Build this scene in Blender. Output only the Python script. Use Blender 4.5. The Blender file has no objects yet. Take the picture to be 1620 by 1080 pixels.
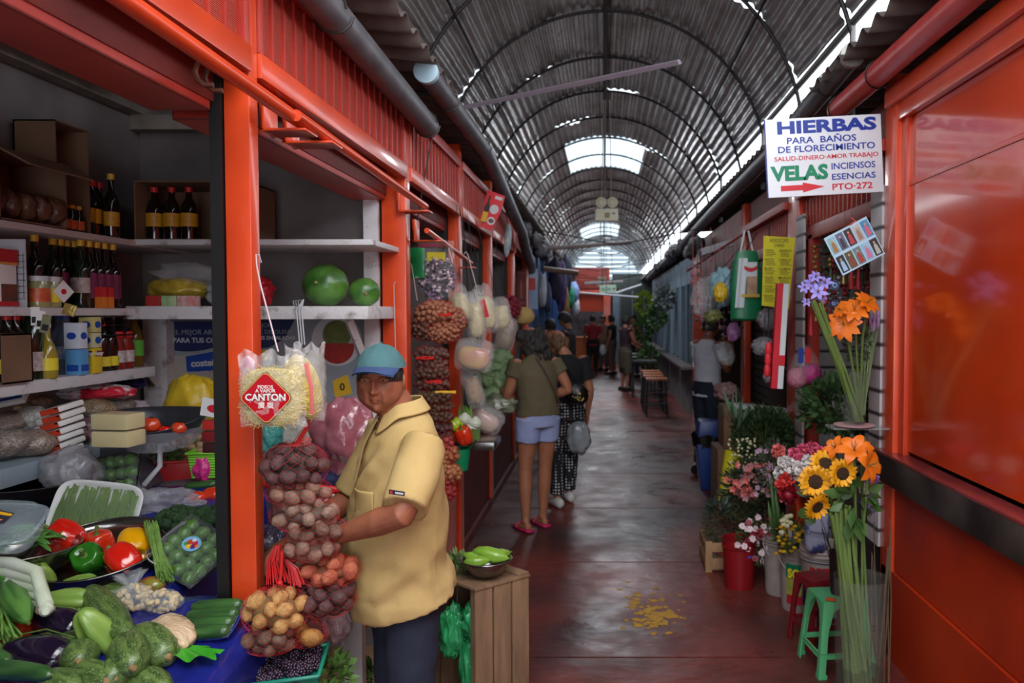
import bpy,bmesh,math,random
import numpy as np
from mathutils import Vector,Matrix,Euler,noise
sc=bpy.context.scene
C=sc.collection
PI=math.pi
# ---------------- camera, world, light, exposure ----------------
EYE=1.67;F=1260.0;VX=955.0;HY=495.0
TILT=math.atan((540-HY)/F)
cd=bpy.data.cameras.new('camera');cam=bpy.data.objects.new('camera',cd);C.objects.link(cam)
cam.location=(0,0,EYE);cam.rotation_euler=(PI/2-TILT,0,0)
cd.sensor_width=36;cd.lens=36*F/1620;cd.shift_x=-(VX-810)/1620;cd.clip_end=200;cd.clip_start=0.05
sc.camera=cam
cd.dof.use_dof=True;cd.dof.focus_distance=2.45;cd.dof.aperture_fstop=4.0
sc.view_settings.view_transform='Standard';sc.view_settings.look='None'
sc.view_settings.gamma=1;sc.view_settings.use_curve_mapping=False
sc.view_settings.exposure=0.0
w=bpy.data.worlds.new('overcast_sky');sc.world=w;w.use_nodes=True
bg=w.node_tree.nodes['Background'];bg.inputs[0].default_value=(0.82,0.92,1.0,1);bg.inputs[1].default_value=3.4
def daylight(name,loc,rot,sx,sy,energy,col=(0.9,0.95,1.0)):  # area lamp; serves sky openings and added fills
    l=bpy.data.lights.new(name,'AREA');l.shape='RECTANGLE';l.size=sx;l.size_y=sy;l.energy=energy;l.color=col
    o=bpy.data.objects.new(name,l);C.objects.link(o);o.location=loc;o.rotation_euler=rot
    return o
# daylight falling through the clear roof sheets and the side gap, plus added fills
daylight('overhead_fill',(0.35,-0.3,4.3),(math.radians(22),math.radians(6),0),2.6,2.4,150,(1.0,0.97,0.92))  # unseen lamp added above the camera to brighten the near stalls
daylight('crown_skylight_daylight',(0.02,14.6,4.3),(0,0,0),1.2,2.4,95)
daylight('crown_skylight_daylight_far',(0.02,26.0,4.3),(0,0,0),1.2,3.0,150)
daylight('side_gap_daylight',(1.58,.9,3.2),(0,math.radians(62),0),.5,4.6,40)
daylight('rear_fill',(.2,-3.0,1.9),(math.radians(90),0,0),2.2,2.2,26)  # unseen lamp added behind the camera to light faces
# ---------------- helpers ----------------
def px(x,y,d=None,X=None,Z=None):
    """a pixel of the 1620x1080 frame -> world point at depth d, or on plane x=X or z=Z"""
    u=(x-VX)/F;v=-(y-540)/F
    dy=math.cos(TILT)+v*math.sin(TILT);dz=-math.sin(TILT)+v*math.cos(TILT)
    if X is not None:s=X/u
    elif Z is not None:s=(Z-EYE)/dz
    else:s=d/dy
    return Vector((u*s,dy*s,EYE+dz*s))
def on(x,y,a,b,off=0.0):
    """pixel ray meets the sloping surface z = a + b*y, raised by off"""
    u=(x-VX)/F;v=-(y-540)/F
    dy=math.cos(TILT)+v*math.sin(TILT);dz=-math.sin(TILT)+v*math.cos(TILT)
    s=(a+off-EYE)/(dz-b*dy)
    return Vector((u*s,dy*s,EYE+dz*s))
def lin(c):
    if isinstance(c,str):
        c=c.lstrip('#');c=tuple(int(c[i:i+2],16)for i in(0,2,4))
    return tuple(((q/255)/12.92 if q/255<=.04045 else((q/255+.055)/1.055)**2.4)for q in c)
MATS={}
def mat(name,col,rough=.5,metal=0,col2=None,scale=8,amt=.5,bump=0,bscale=40,trans=0,alpha=1,emit=0,sss=0,coat=0,stretch=None,contrast=None,ior=1.45,spec=None,dirt=None):
    if name in MATS:return MATS[name]
    m=bpy.data.materials.new(name);m.use_nodes=True;nt=m.node_tree;N=nt.nodes;L=nt.links
    b=N['Principled BSDF'];c=lin(col)+(1,)
    b.inputs['Base Color'].default_value=c;b.inputs['Roughness'].default_value=rough;b.inputs['Metallic'].default_value=metal
    b.inputs['Alpha'].default_value=alpha;b.inputs['Transmission Weight'].default_value=trans;b.inputs['IOR'].default_value=ior
    if spec is not None:b.inputs['Specular IOR Level'].default_value=spec
    if coat:b.inputs['Coat Weight'].default_value=coat;b.inputs['Coat Roughness'].default_value=.08
    if sss:b.inputs['Subsurface Weight'].default_value=sss;b.inputs['Subsurface Radius'].default_value=(.02,.008,.004)
    if emit:b.inputs['Emission Color'].default_value=c;b.inputs['Emission Strength'].default_value=emit
    tc=N.new('ShaderNodeTexCoord');mp=N.new('ShaderNodeMapping');L.new(tc.outputs['Object'],mp.inputs[0])
    if stretch:mp.inputs['Scale'].default_value=stretch
    if col2 is not None:
        n=N.new('ShaderNodeTexNoise');n.inputs['Scale'].default_value=scale;n.inputs['Detail'].default_value=5;L.new(mp.outputs[0],n.inputs[0])
        r=N.new('ShaderNodeValToRGB');lo,hi=contrast or(.5-.25,.5+.25)
        r.color_ramp.elements[0].position=lo;r.color_ramp.elements[1].position=hi
        r.color_ramp.elements[0].color=c;r.color_ramp.elements[1].color=lin(col2)+(1,)
        L.new(n.outputs[0],r.inputs[0]);L.new(r.outputs[0],b.inputs['Base Color'])
    if bump:
        n2=N.new('ShaderNodeTexNoise');n2.inputs['Scale'].default_value=bscale;n2.inputs['Detail'].default_value=3;L.new(mp.outputs[0],n2.inputs[0])
        bp=N.new('ShaderNodeBump');bp.inputs['Strength'].default_value=bump;bp.inputs['Distance'].default_value=.01
        L.new(n2.outputs[0],bp.inputs['Height']);L.new(bp.outputs[0],b.inputs['Normal'])
    MATS[name]=m;return m
def wmat(o):
    M=o.matrix_basis.copy()
    while o.parent:o=o.parent;M=o.matrix_basis@M
    return M
class MB:
    def __init__(s,m=None):s.v=[];s.f=[];s.mi=[];s.ms=[];s.cur=0;s.T=None;s.mat(m)
    def mat(s,m):
        if m not in s.ms:s.ms.append(m)
        s.cur=s.ms.index(m);return s
    def add(s,vs,fs):
        n=len(s.v)
        if s.T is not None:vs=[s.T@Vector(v)for v in vs]
        s.v.extend([tuple(v)for v in vs]);s.f.extend([tuple(i+n for i in f)for f in fs]);s.mi.extend([s.cur]*len(fs));return s
    def box(s,a,b,M=None):
        vs=[Vector((x,y,z))for z in(a[2],b[2])for y in(a[1],b[1])for x in(a[0],b[0])]
        if M is not None:vs=[M@v for v in vs]
        return s.add(vs,[(0,2,3,1),(4,5,7,6),(0,1,5,4),(2,6,7,3),(0,4,6,2),(1,3,7,5)])
    def cbox(s,c,size,R=None):
        h=Vector(size)/2;M=Matrix.Translation(Vector(c))@(R.to_4x4()if R is not None else Matrix())
        return s.box(-h,h,M)
    def tube(s,pts,r,seg=8,cap=True,flat=1.0,up=None,rnd=False):
        pts=[Vector(p)for p in pts];n=len(pts)
        rs=list(r)if isinstance(r,(list,tuple))else[r]*n
        if rnd:
            mr=lambda q:min(q)if isinstance(q,(list,tuple))else q
            ml=lambda q,k:tuple(w*k for w in q)if isinstance(q,(list,tuple))else q*k
            a=pts[0]-(pts[1]-pts[0]).normalized()*mr(rs[0])*.6;bq=pts[-1]+(pts[-1]-pts[-2]).normalized()*mr(rs[-1])*.6
            pts=[a]+pts+[bq];rs=[ml(rs[0],.55)]+rs+[ml(rs[-1],.55)];n+=2
        t0=(pts[1]-pts[0]).normalized();u=Vector(up)if up is not None else(Vector((0,0,1))if abs(t0.z)<.9 else Vector((1,0,0)))
        vs=[]
        for i in range(n):
            t=(pts[min(i+1,n-1)]-pts[max(i-1,0)])
            t=t.normalized()if t.length>1e-9 else t0
            a=u-t*u.dot(t);a=a.normalized()if a.length>1e-6 else t.orthogonal().normalized();u=a;b=t.cross(a)
            rr=rs[i];ra,rb=(rr if isinstance(rr,(list,tuple))else(rr,rr*flat))
            for k in range(seg):
                q=2*PI*k/seg;vs.append(pts[i]+a*math.cos(q)*rb+b*math.sin(q)*ra)
        fs=[(i*seg+k,i*seg+(k+1)%seg,(i+1)*seg+(k+1)%seg,(i+1)*seg+k)for i in range(n-1)for k in range(seg)]
        if cap:fs+=[tuple(range(seg))[::-1],tuple((n-1)*seg+k for k in range(seg))]
        return s.add(vs,fs)
    def lathe(s,prof,c=(0,0,0),seg=20,M=None,fn=None,cap=False):
        c=Vector(c);vs=[];n=len(prof)
        for(r,z)in prof:
            for k in range(seg):
                q=2*PI*k/seg;rr=r*(fn(q,z)if fn else 1);p=Vector((rr*math.cos(q),rr*math.sin(q),z))
                vs.append((M@p if M is not None else p)+c)
        fs=[(i*seg+k,i*seg+(k+1)%seg,(i+1)*seg+(k+1)%seg,(i+1)*seg+k)for i in range(n-1)for k in range(seg)]
        if cap:fs+=[tuple(range(seg))[::-1],tuple((n-1)*seg+k for k in range(seg))]
        return s.add(vs,fs)
    def ell(s,c,r,R=None,seg=14,ring=9,fn=None):
        c=Vector(c);r=(r,r,r)if isinstance(r,(int,float))else tuple(r);vs=[]
        for i in range(ring+1):
            t=PI*i/ring
            for k in range(seg):
                q=2*PI*k/seg;d=Vector((math.sin(t)*math.cos(q),math.sin(t)*math.sin(q),math.cos(t)))
                g=fn(d)if fn else 1;p=Vector((d.x*r[0]*g,d.y*r[1]*g,d.z*r[2]*g))
                vs.append((R@p if R is not None else p)+c)
        fs=[(i*seg+k,(i+1)*seg+k,(i+1)*seg+(k+1)%seg,i*seg+(k+1)%seg)for i in range(ring)for k in range(seg)]
        return s.add(vs,fs)
    def grid(s,fn,nu,nv):
        vs=[fn(i/nu,j/nv)for j in range(nv+1)for i in range(nu+1)]
        return s.add(vs,[(j*(nu+1)+i,j*(nu+1)+i+1,(j+1)*(nu+1)+i+1,(j+1)*(nu+1)+i)for j in range(nv)for i in range(nu)])
    def prism(s,poly,h,M):
        n=len(poly);vs=[M@Vector((x,y,z))for z in(0,h)for(x,y)in poly]
        return s.add(vs,[tuple(range(n))[::-1],tuple(range(n,2*n))]+[(k,(k+1)%n,n+(k+1)%n,n+k)for k in range(n)])
    def mesh(s,name,bevel=0,remesh=0,smooth=0,subd=0):
        me=bpy.data.meshes.new(name);me.from_pydata(s.v,[],s.f);
        for m in s.ms:me.materials.append(m)
        me.polygons.foreach_set('material_index',s.mi);me.validate()
        bm=bmesh.new();bm.from_mesh(me)
        bmesh.ops.remove_doubles(bm,verts=bm.verts,dist=1e-6);bmesh.ops.dissolve_degenerate(bm,dist=1e-7,edges=bm.edges)
        bmesh.ops.recalc_face_normals(bm,faces=bm.faces)
        if bevel:bmesh.ops.bevel(bm,geom=[e for e in bm.edges if e.calc_face_angle(0)>.6],offset=bevel,segments=2,affect='EDGES',profile=.6)
        bm.to_mesh(me);bm.free()
        if remesh or subd:
            o=bpy.data.objects.new('tmp',me);C.objects.link(o)
            if remesh:
                md=o.modifiers.new('r','REMESH');md.mode='VOXEL';md.voxel_size=remesh;md.use_smooth_shade=True
                if smooth:q=o.modifiers.new('s','SMOOTH');q.factor=.5;q.iterations=smooth
            if subd:md=o.modifiers.new('u','SUBSURF');md.levels=subd;md.render_levels=subd
            bpy.context.view_layer.update();dg=bpy.context.evaluated_depsgraph_get()
            m2=bpy.data.meshes.new_from_object(o.evaluated_get(dg));bpy.data.objects.remove(o);bpy.data.meshes.remove(me);me=m2;me.name=name
        return me
    def build(s,name,parent=None,ang=40,bevel=0,remesh=0,smooth=0,subd=0,local=False,flat=False,loc=None):
        me=s.mesh(name,bevel,remesh,smooth,subd)
        o=bpy.data.objects.new(name,me);C.objects.link(o)
        if not flat:
            me.polygons.foreach_set('use_smooth',[True]*len(me.polygons));
            if ang<180:me.set_sharp_from_angle(angle=math.radians(ang))
        if parent is not None:
            if not local:me.transform(wmat(parent).inverted())
            o.parent=parent
        elif not local:
            if loc is None:
                co=np.empty(len(me.vertices)*3);me.vertices.foreach_get('co',co);co=co.reshape(-1,3)
                loc=Vector(((co[:,0].min()+co[:,0].max())/2,(co[:,1].min()+co[:,1].max())/2,co[:,2].min()))
            me.transform(Matrix.Translation(-Vector(loc)));o.location=loc
        return o
def tag(o,label,cat,group=None,kind=None):
    o['label']=label;o['category']=cat
    if group:o['group']=group
    if kind:o['kind']=kind
    return o
def T(name,label,cat,loc=(0,0,0),group=None,rz=0):
    o=bpy.data.objects.new(name,None);C.objects.link(o);o.location=loc;o.rotation_euler=(0,0,rz);o.empty_display_size=.05
    return tag(o,label,cat,group)
def struct(o):o['kind']='structure';return o
KIDS={}
def kids(o):return[c for c in C.objects if c.parent==o]
def dup(o,loc=None,rot=None,scale=None,label=None,group=None,parent=None,ks=None):
    c=o.copy();C.objects.link(c);c.parent=parent
    if loc is not None:c.location=loc
    if rot is not None:
        if hasattr(rot,'to_euler'):c.rotation_euler=rot.to_euler()
        else:c.rotation_euler=rot
    if scale is not None:c.scale=(scale,)*3 if not isinstance(scale,(tuple,list))else scale
    if label:c['label']=label
    if group:c['group']=group
    for k in(ks if ks is not None else kids(o)):dup(k,parent=c)
    return c
def lookz(d,roll=0):
    """rotation taking +z to direction d"""
    return Vector(d).to_track_quat('Z','Y').to_matrix().to_4x4()@Matrix.Rotation(roll,4,'Z')
FACE=Matrix(((1,0,0),(0,0,-1),(0,1,0))) # xy drawing plane -> xz plane facing -y
def frame(c,right=(1,0,0),up=(0,0,1)):
    r=Vector(right).normalized();u=Vector(up);u=(u-r*u.dot(r)).normalized();n=r.cross(u)
    M=Matrix((r,u,n)).transposed().to_4x4();M.translation=Vector(c);return M
def text(body,size,M,m,parent=None,name='lettering',ext=.0008,bold=0,xs=1.0,align='CENTER',sp=1.0,shear=0):
    cu=bpy.data.curves.new(name,'FONT');cu.body=body;cu.size=size;cu.extrude=ext;cu.offset=bold;cu.align_x=align;cu.align_y='CENTER'
    cu.space_character=sp;cu.resolution_u=3;cu.shear=shear
    o=bpy.data.objects.new('tmp',cu);C.objects.link(o);bpy.context.view_layer.update()
    me=bpy.data.meshes.new_from_object(o.evaluated_get(bpy.context.evaluated_depsgraph_get()));bpy.data.objects.remove(o)
    me.transform(M@Matrix.Diagonal((xs,1,1,1)));me.materials.clear();me.materials.append(m);me.name=name
    q=bpy.data.objects.new(name,me);C.objects.link(q)
    if parent is not None:me.transform(wmat(parent).inverted());q.parent=parent
    return q
R=random.Random(7)
def rnd(a,b):return R.uniform(a,b)
def rrot():return Euler((rnd(0,6.3),rnd(0,6.3),rnd(0,6.3)))
# ---------------- materials shared ----------------
def stripes(name,c1,c2,scale,rough=.4,axis='Z',bump=.5,duty=.5,metal=0):
    if name in MATS:return MATS[name]
    m=bpy.data.materials.new(name);m.use_nodes=True;N=m.node_tree.nodes;L=m.node_tree.links;b=N['Principled BSDF']
    tc=N.new('ShaderNodeTexCoord');w_=N.new('ShaderNodeTexWave');w_.bands_direction=axis;w_.inputs['Scale'].default_value=scale
    L.new(tc.outputs['Object'],w_.inputs[0]);r=N.new('ShaderNodeValToRGB');r.color_ramp.elements[0].position=duty-.08;r.color_ramp.elements[1].position=duty+.08
    r.color_ramp.elements[0].color=lin(c1)+(1,);r.color_ramp.elements[1].color=lin(c2)+(1,)
    L.new(w_.outputs[0],r.inputs[0]);L.new(r.outputs[0],b.inputs['Base Color']);b.inputs['Roughness'].default_value=rough;b.inputs['Metallic'].default_value=metal
    bp=N.new('ShaderNodeBump');bp.inputs['Strength'].default_value=bump;bp.inputs['Distance'].default_value=.004
    L.new(w_.outputs[0],bp.inputs['Height']);L.new(bp.outputs[0],b.inputs['Normal']);MATS[name]=m;return m
ORG=mat('orange_painted_steel',(214,72,28),.32,col2=(188,56,22),scale=5,bump=.08,bscale=18,coat=.3)
RED=mat('red_painted_steel',(178,52,38),.38,col2=(150,40,30),scale=6,bump=.1,bscale=20)
DRED=mat('dark_red_painted_wall',(118,34,24),.55,col2=(90,26,20),scale=4,bump=.15,bscale=30)
LOUV=stripes('slotted_red_sheet',(128,30,22),(214,96,80),60,.4,'Z',.8)
PANEL=mat('glossy_orange_panel',(204,64,20),.16,col2=(168,46,14),scale=1.6,bump=.03,bscale=3,coat=.5)
LOWP=mat('orange_lower_panel',(190,52,12),.42,col2=(150,36,10),scale=2.0,bump=.2,bscale=60)
STEEL=mat('blackened_steel_edge',(52,46,46),.38,metal=.6,col2=(120,112,104),scale=3,contrast=(.45,.8),bump=.1,bscale=30)
BLK=mat('black_paint',(14,12,13),.5)
GUT=mat('grey_plastic_pipe',(104,100,104),.45,col2=(66,62,66),scale=7,bump=.1,bscale=25)
RPIPE=mat('red_painted_pipe',(186,70,66),.35,col2=(160,48,44),scale=8)
WHITEP=mat('white_painted_wood',(196,192,190),.6,col2=(150,142,138),scale=7,bump=.2,bscale=30)
WALLW=mat('scuffed_white_wall',(128,118,118),.75,col2=(92,82,80),scale=3,bump=.15,bscale=14)
SHEET=mat('weathered_corrugated_sheet',(128,118,112),.5,metal=.35,col2=(78,68,64),scale=6,bump=.2,bscale=20)
def roofmat():
    m=bpy.data.materials.new('galvanised_roof_sheet');m.use_nodes=True;N=m.node_tree.nodes;L=m.node_tree.links;b=N['Principled BSDF']
    tc=N.new('ShaderNodeTexCoord');mp=N.new('ShaderNodeMapping');mp.inputs['Scale'].default_value=(1,.35,1);L.new(tc.outputs['Object'],mp.inputs[0])
    n=N.new('ShaderNodeTexNoise');n.inputs['Scale'].default_value=3.2;n.inputs['Detail'].default_value=6;L.new(mp.outputs[0],n.inputs[0])
    r=N.new('ShaderNodeValToRGB');r.color_ramp.elements[0].position=.3;r.color_ramp.elements[1].position=.72
    r.color_ramp.elements[0].color=lin((136,126,120))+(1,);r.color_ramp.elements[1].color=lin((216,214,216))+(1,)
    L.new(n.outputs[0],r.inputs[0]);L.new(r.outputs[0],b.inputs['Base Color']);b.inputs['Metallic'].default_value=.55
    mr=N.new('ShaderNodeMapRange');mr.inputs[3].default_value=.44;mr.inputs[4].default_value=.2;L.new(n.outputs[0],mr.inputs[0]);L.new(mr.outputs[0],b.inputs['Roughness'])
    n2=N.new('ShaderNodeTexNoise');n2.inputs['Scale'].default_value=4.5;n2.inputs['Detail'].default_value=2;L.new(tc.outputs['Object'],n2.inputs[0])
    bp=N.new('ShaderNodeBump');bp.inputs['Strength'].default_value=.5;bp.inputs['Distance'].default_value=.05;L.new(n2.outputs[0],bp.inputs['Height']);L.new(bp.outputs[0],b.inputs['Normal'])
    return m
ROOF=roofmat()
CLEARR=mat('translucent_roof_sheet',(235,240,240),.5,emit=.0)
nt=CLEARR.node_tree;tb=nt.nodes.new('ShaderNodeBsdfTranslucent');tb.inputs[0].default_value=(.5,.54,.56,1)
mx=nt.nodes.new('ShaderNodeMixShader');mx.inputs[0].default_value=.85;nt.links.new(nt.nodes['Principled BSDF'].outputs[0],mx.inputs[1]);nt.links.new(tb.outputs[0],mx.inputs[2])
nt.links.new(mx.outputs[0],nt.nodes['Material Output'].inputs[0])
def floormat():
    m=bpy.data.materials.new('red_polished_concrete');m.use_nodes=True;N=m.node_tree.nodes;L=m.node_tree.links;b=N['Principled BSDF']
    tc=N.new('ShaderNodeTexCoord')
    def nz(s,d,sc_=(1,1,1)):
        mp=N.new('ShaderNodeMapping');mp.inputs['Scale'].default_value=sc_;L.new(tc.outputs['Object'],mp.inputs[0])
        n=N.new('ShaderNodeTexNoise');n.inputs['Scale'].default_value=s;n.inputs['Detail'].default_value=d;L.new(mp.outputs[0],n.inputs[0]);return n
    a=nz(1.3,6,(1,.8,1));r=N.new('ShaderNodeValToRGB');e=r.color_ramp.elements;e[0].position=.34;e[0].color=lin((70,42,42))+(1,);e[1].position=.66;e[1].color=lin((128,54,46))+(1,)
    L.new(a.outputs[0],r.inputs[0])
    f=nz(38,4,(.5,1,1));mixf=N.new('ShaderNodeMix');mixf.data_type='RGBA';mixf.blend_type='MULTIPLY';mixf.inputs[0].default_value=.55
    L.new(r.outputs[0],mixf.inputs[6]);r3=N.new('ShaderNodeValToRGB');r3.color_ramp.elements[0].position=.35;r3.color_ramp.elements[1].position=.6;r3.color_ramp.elements[0].color=(.45,.42,.44,1)
    L.new(f.outputs[0],r3.inputs[0]);L.new(r3.outputs[0],mixf.inputs[7])
    g=nz(3.5,5);r2=N.new('ShaderNodeMapRange');r2.inputs[1].default_value=.3;r2.inputs[2].default_value=.7;r2.inputs[3].default_value=.24;r2.inputs[4].default_value=.52
    L.new(g.outputs[0],r2.inputs[0]);L.new(r2.outputs[0],b.inputs['Roughness']);L.new(mixf.outputs[2],b.inputs['Base Color'])
    bp=N.new('ShaderNodeBump');bp.inputs['Strength'].default_value=.35;bp.inputs['Distance'].default_value=.02;h=nz(9,4,(.6,1,1));L.new(h.outputs[0],bp.inputs['Height']);L.new(bp.outputs[0],b.inputs['Normal'])
    return m
FLOOR=floormat()
# ---------------- floor ----------------
b=MB(FLOOR)
js=[3.81+1.48*k for k in range(-5,16)]+[40]
prev=-4.0
for j in js:
    b.box((-6,prev+.008,-.1),(6,j-.008,0));prev=j
b.mat(BLK).box((-6,-4,-.12),(6,40,-.012));struct(b.build('floor'))
TILE=mat('tan_stall_floor_tile',(150,118,84),.5,col2=(108,84,62),scale=9)
b=MB(TILE)
for i in range(6):
    for j in range(6):b.box((-3+i*.33,2.0+j*.33,0),(-3+i*.33+.322,2.0+j*.33+.322,.006))
struct(b.build('floor.001'))
YEL=mat('flaked_yellow_paint',(196,150,40),.6,col2=(150,108,30),scale=30)
b=MB(YEL)
for k in range(170):
    a=rnd(0,6.28);q=abs(R.gauss(0,.5));cx,cy=.29+math.cos(a)*q*.17,4.33+math.sin(a)*q*.25
    if k>140:cx+=rnd(-.2,.1);cy+=rnd(-.15,.45)
    n=R.randint(5,8);s_=rnd(.008,.034)*(1-min(q,.9)*.5);b.prism([(math.cos(2*PI*i/n+.3)*s_*rnd(.5,1.5),math.sin(2*PI*i/n+.3)*s_*rnd(.5,1.4))for i in range(n)],.0012+rnd(0,.0006),Matrix.Translation((cx,cy,.0002)))
tag(b.build('floor_paint_patch',flat=True),'flaked yellow paint patch on the red concrete walkway','floor marking',kind='stuff')
# ---------------- barrel roof ----------------
RC=(.02,2.997);RR=1.597;RY0=7.73;RS=1.376
def arc(th,r,y):return Vector((RC[0]+r*math.cos(th),y,RC[1]+r*math.sin(th)))
TH0,TH1=math.radians(18.5),math.radians(172)
NB0,NB1=-4,20
def hole(i,th): # width of the daylight gap at the joint before bay i
    g=noise.noise(Vector((th*2.3,i*5.1,3.3)))
    return max(-.05,.5*(g-.13)-(.0 if i<9 else .02))
for i in range(NB0,NB1):
    y0=RY0+i*RS;y1=y0+RS
    parts=[]
    if i in(4,5):parts=[(TH0,math.radians(65),0),(math.radians(65),math.radians(115),1),(math.radians(115),TH1,0)]
    elif i in(13,14,15):parts=[(TH0,math.radians(72),0),(math.radians(72),math.radians(120),1),(math.radians(120),TH1,0)]
    else:parts=[(TH0,TH1,0)]
    for(a0,a1,clear)in parts:
        nw=int(44*(a1-a0)/(TH1-TH0)*8)+1;rows=7
        dr=0
        def fn(u,v,a0=a0,a1=a1,y0=y0,i=i,dr=dr):
            th=a0+(a1-a0)*u
            ya=y0+hole(i,th);y=ya+(y0+RS-ya)*v
            rr=RR+.010*math.sin((th-TH0)/(TH1-TH0)*44*2*PI)+.022*noise.noise(Vector((th*3.1,y*.9,1)))+.012*noise.noise(Vector((th*9,y*3,2)))-.014*v
            return arc(th,rr,y)
        bb=MB(CLEARR if clear else ROOF);bb.grid(fn,nw,rows)
        struct(bb.build('ceiling',ang=180))
RIB=mat('dark_roof_rib',(44,40,42),.5,metal=.4)
for i in range(NB0,NB1+1):
    y0=RY0+i*RS
    MBr=MB(RIB);MBr.tube([arc(math.radians(t),RR-.035,y0)for t in range(10,171,5)],.016,8)
    struct(MBr.build('trim_1'))
for th,r in((90,.02),(140,.012),(40,.012),(158,.016)):
    b=MB(RIB);b.tube([arc(math.radians(th),RR-.06,RY0+NB0*RS),arc(math.radians(th),RR-.06,RY0+NB1*RS)],r,8);struct(b.build('trim_2'))
b=MB(mat('grey_steel_tube',(128,124,124),.4,metal=.5));b.tube([arc(math.radians(17),RR-.01,RY0+NB0*RS),arc(math.radians(17),RR-.01,RY0+NB1*RS)],.026,10)
for i in range(NB0,NB1+1,2):
    p=arc(math.radians(17),RR-.01,RY0+i*RS);b.tube([p,(p.x,p.y,2.86)],.02,8)
struct(b.build('trim_3'))
# gable end with pale translucent louvres, seen far down the aisle
gy=RY0+NB1*RS
b=MB(CLEARR)
for k in range(7):
    z=3.13+k*.2;hw=math.sqrt(max(.01,RR**2-(z-RC[1])**2))-.04;b.box((RC[0]-hw,gy,z),(RC[0]+hw,gy+.02,z+.175))
struct(b.build('wall_back'))
b=MB(mat('pale_gable_beam',(170,166,170),.6));b.box((-2.3,gy-.1,3.0),(2.3,gy,3.14));struct(b.build('trim_4'))
b=MB(DRED);b.box((-2.3,gy,2.0),(2.6,gy+.1,3.02));struct(b.build('wall_back.001'))
# ---------------- stall roofs ----------------
def eave(x0,x1,ya,yb,z0,slope,name,pitch=.19,amp=.024):
    n=int((yb-ya)/pitch*8)
    def fn(u,v):
        y=ya+(yb-ya)*u;x=x0+(x1-x0)*v
        return Vector((x,y,z0+slope*abs(x-x0)+amp*math.sin(y/pitch*2*PI)))
    def fn2(u,v):return fn(u,v)+Vector((0,0,.006))
    bb=MB(SHEET);bb.grid(fn,n,4);bb.grid(fn2,n,4);bb.grid(lambda u,v:fn(u,0)+Vector((0,0,.006*v)),n,1)
    return struct(bb.build(name,ang=180))
eave(-.80,-3.6,-3,4.4,2.86,.10,'ceiling.001');eave(-.86,-3.6,4.3,12,2.84,.08,'ceiling.002');eave(-.95,-3.6,12,35,2.9,.05,'ceiling.003')
eave(1.17,4.2,-3,4.6,2.93,.08,'ceiling.004');eave(1.2,4.2,4.5,12.4,2.92,.06,'ceiling.005');eave(1.25,4.2,12.4,35,2.8,.05,'ceiling.006')
# ---------------- stall fronts, left side ----------------
XL=-.98
def louver(b,x,y0,y1,z0,z1,side=1):
    """slotted sheet standing in the plane x, with raised vertical ribs"""
    b.mat(LOUV).box((x-.006,y0,z0),(x+.006,y1,z1))
    n=max(3,int((y1-y0)/.085));b.mat(RED)
    for k in range(n+1):
        y=y0+(y1-y0)*k/n;b.box((x-.012,y-.007,z0),(x+.014,y+.007,z1))
def left_front(y0,y1,px0,px1,lab,post=True,wall=None,col=ORG,sill=None):
    """one bay from y0 to y1; its far post runs y1..px1 wide"""
    t=T('market_stall',lab,'market stall',(XL,y0,0))
    b=MB(col)
    if post:
        b.box((px0,y1,0),(-.965,y1+.09 if y1>3 else y1+.055,2.80));b.box((px0-.012,y1+.03,0),(px0,y1+.06,2.6))
        b.build('post',t,bevel=.004)
        b=MB(BLK);b.box((px0-.035,y1-.012,.1),(px0-.003,y1+.028,2.32));b.build('shutter_rail',t)
    b=MB(ORG);b.box((-1.0,y0,2.325),(-.955,y1,2.395));b.build('header_beam',t,bevel=.004)
    b=MB(RED);b.box((-1.0,y0,2.645),(-.955,y1,2.70));b.box((-1.0,y0,2.395),(-.96,y0+.03,2.645));b.box((-1.0,y1-.03,2.395),(-.96,y1,2.645));b.build('louver_frame',t,bevel=.003)
    b=MB();b.ms=[];louver(b,-.985,y0+.03,y1-.03,2.395,2.645);b.build('louver_panel',t)
    b=MB(DRED);b.box((-1.07,y0,2.24),(-1.055,y1,2.40));b.mat(RED).box((-1.22,y0+.02,2.215),(-1.06,y1-.02,2.255));b.box((-1.24,y0+.02,2.255),(-1.20,y1-.02,2.42));b.build('shutter_housing',t,bevel=.006)
    if wall is not None:
        b=MB(wall);b.box((-1.03,y0-.03,0),(-.99,y1+.0,sill or .82));b.box((-.995,y0,0),(-.965,y1+.05,.07));b.build('counter_wall',t)
        b=MB(mat('zinc_counter_top',(120,110,110),.35,metal=.6));b.box((-1.45,y0,sill or .82),(-.96,y1,(sill or .82)+.02));b.build('counter_top',t)
    return t
s0=left_front(-.6,2.19,-1.035,2.25,'nearest orange stall front on the left, above the vegetable display')
s1=left_front(2.25,3.9,-1.083,3.99,'second orange stall front, where the man in the yellow polo shirt stands')
s2=left_front(3.99,5.37,-1.045,5.45,'third orange stall front, behind the tall string of small brown potato nets')
s3=left_front(5.46,6.85,-1.04,6.91,'fourth stall front with a dark red wall, where the woman in the olive top shops',wall=DRED)
s4=left_front(6.94,8.6,-1.04,8.68,'fifth stall front on the left, beyond the hanging red card',wall=DRED)
s5=left_front(8.70,10.2,-1.04,10.2,'sixth stall front on the left, beside the fire extinguisher sign',wall=DRED)
b=MB(ORG);b.box((-1.03,-.6,0),(-.98,2.19,.70));b.build('counter_wall',s0)
b=MB(ORG);b.box((-1.03,4.05,0),(-.985,5.4,.78));b.build('counter_wall',s2)
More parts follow.
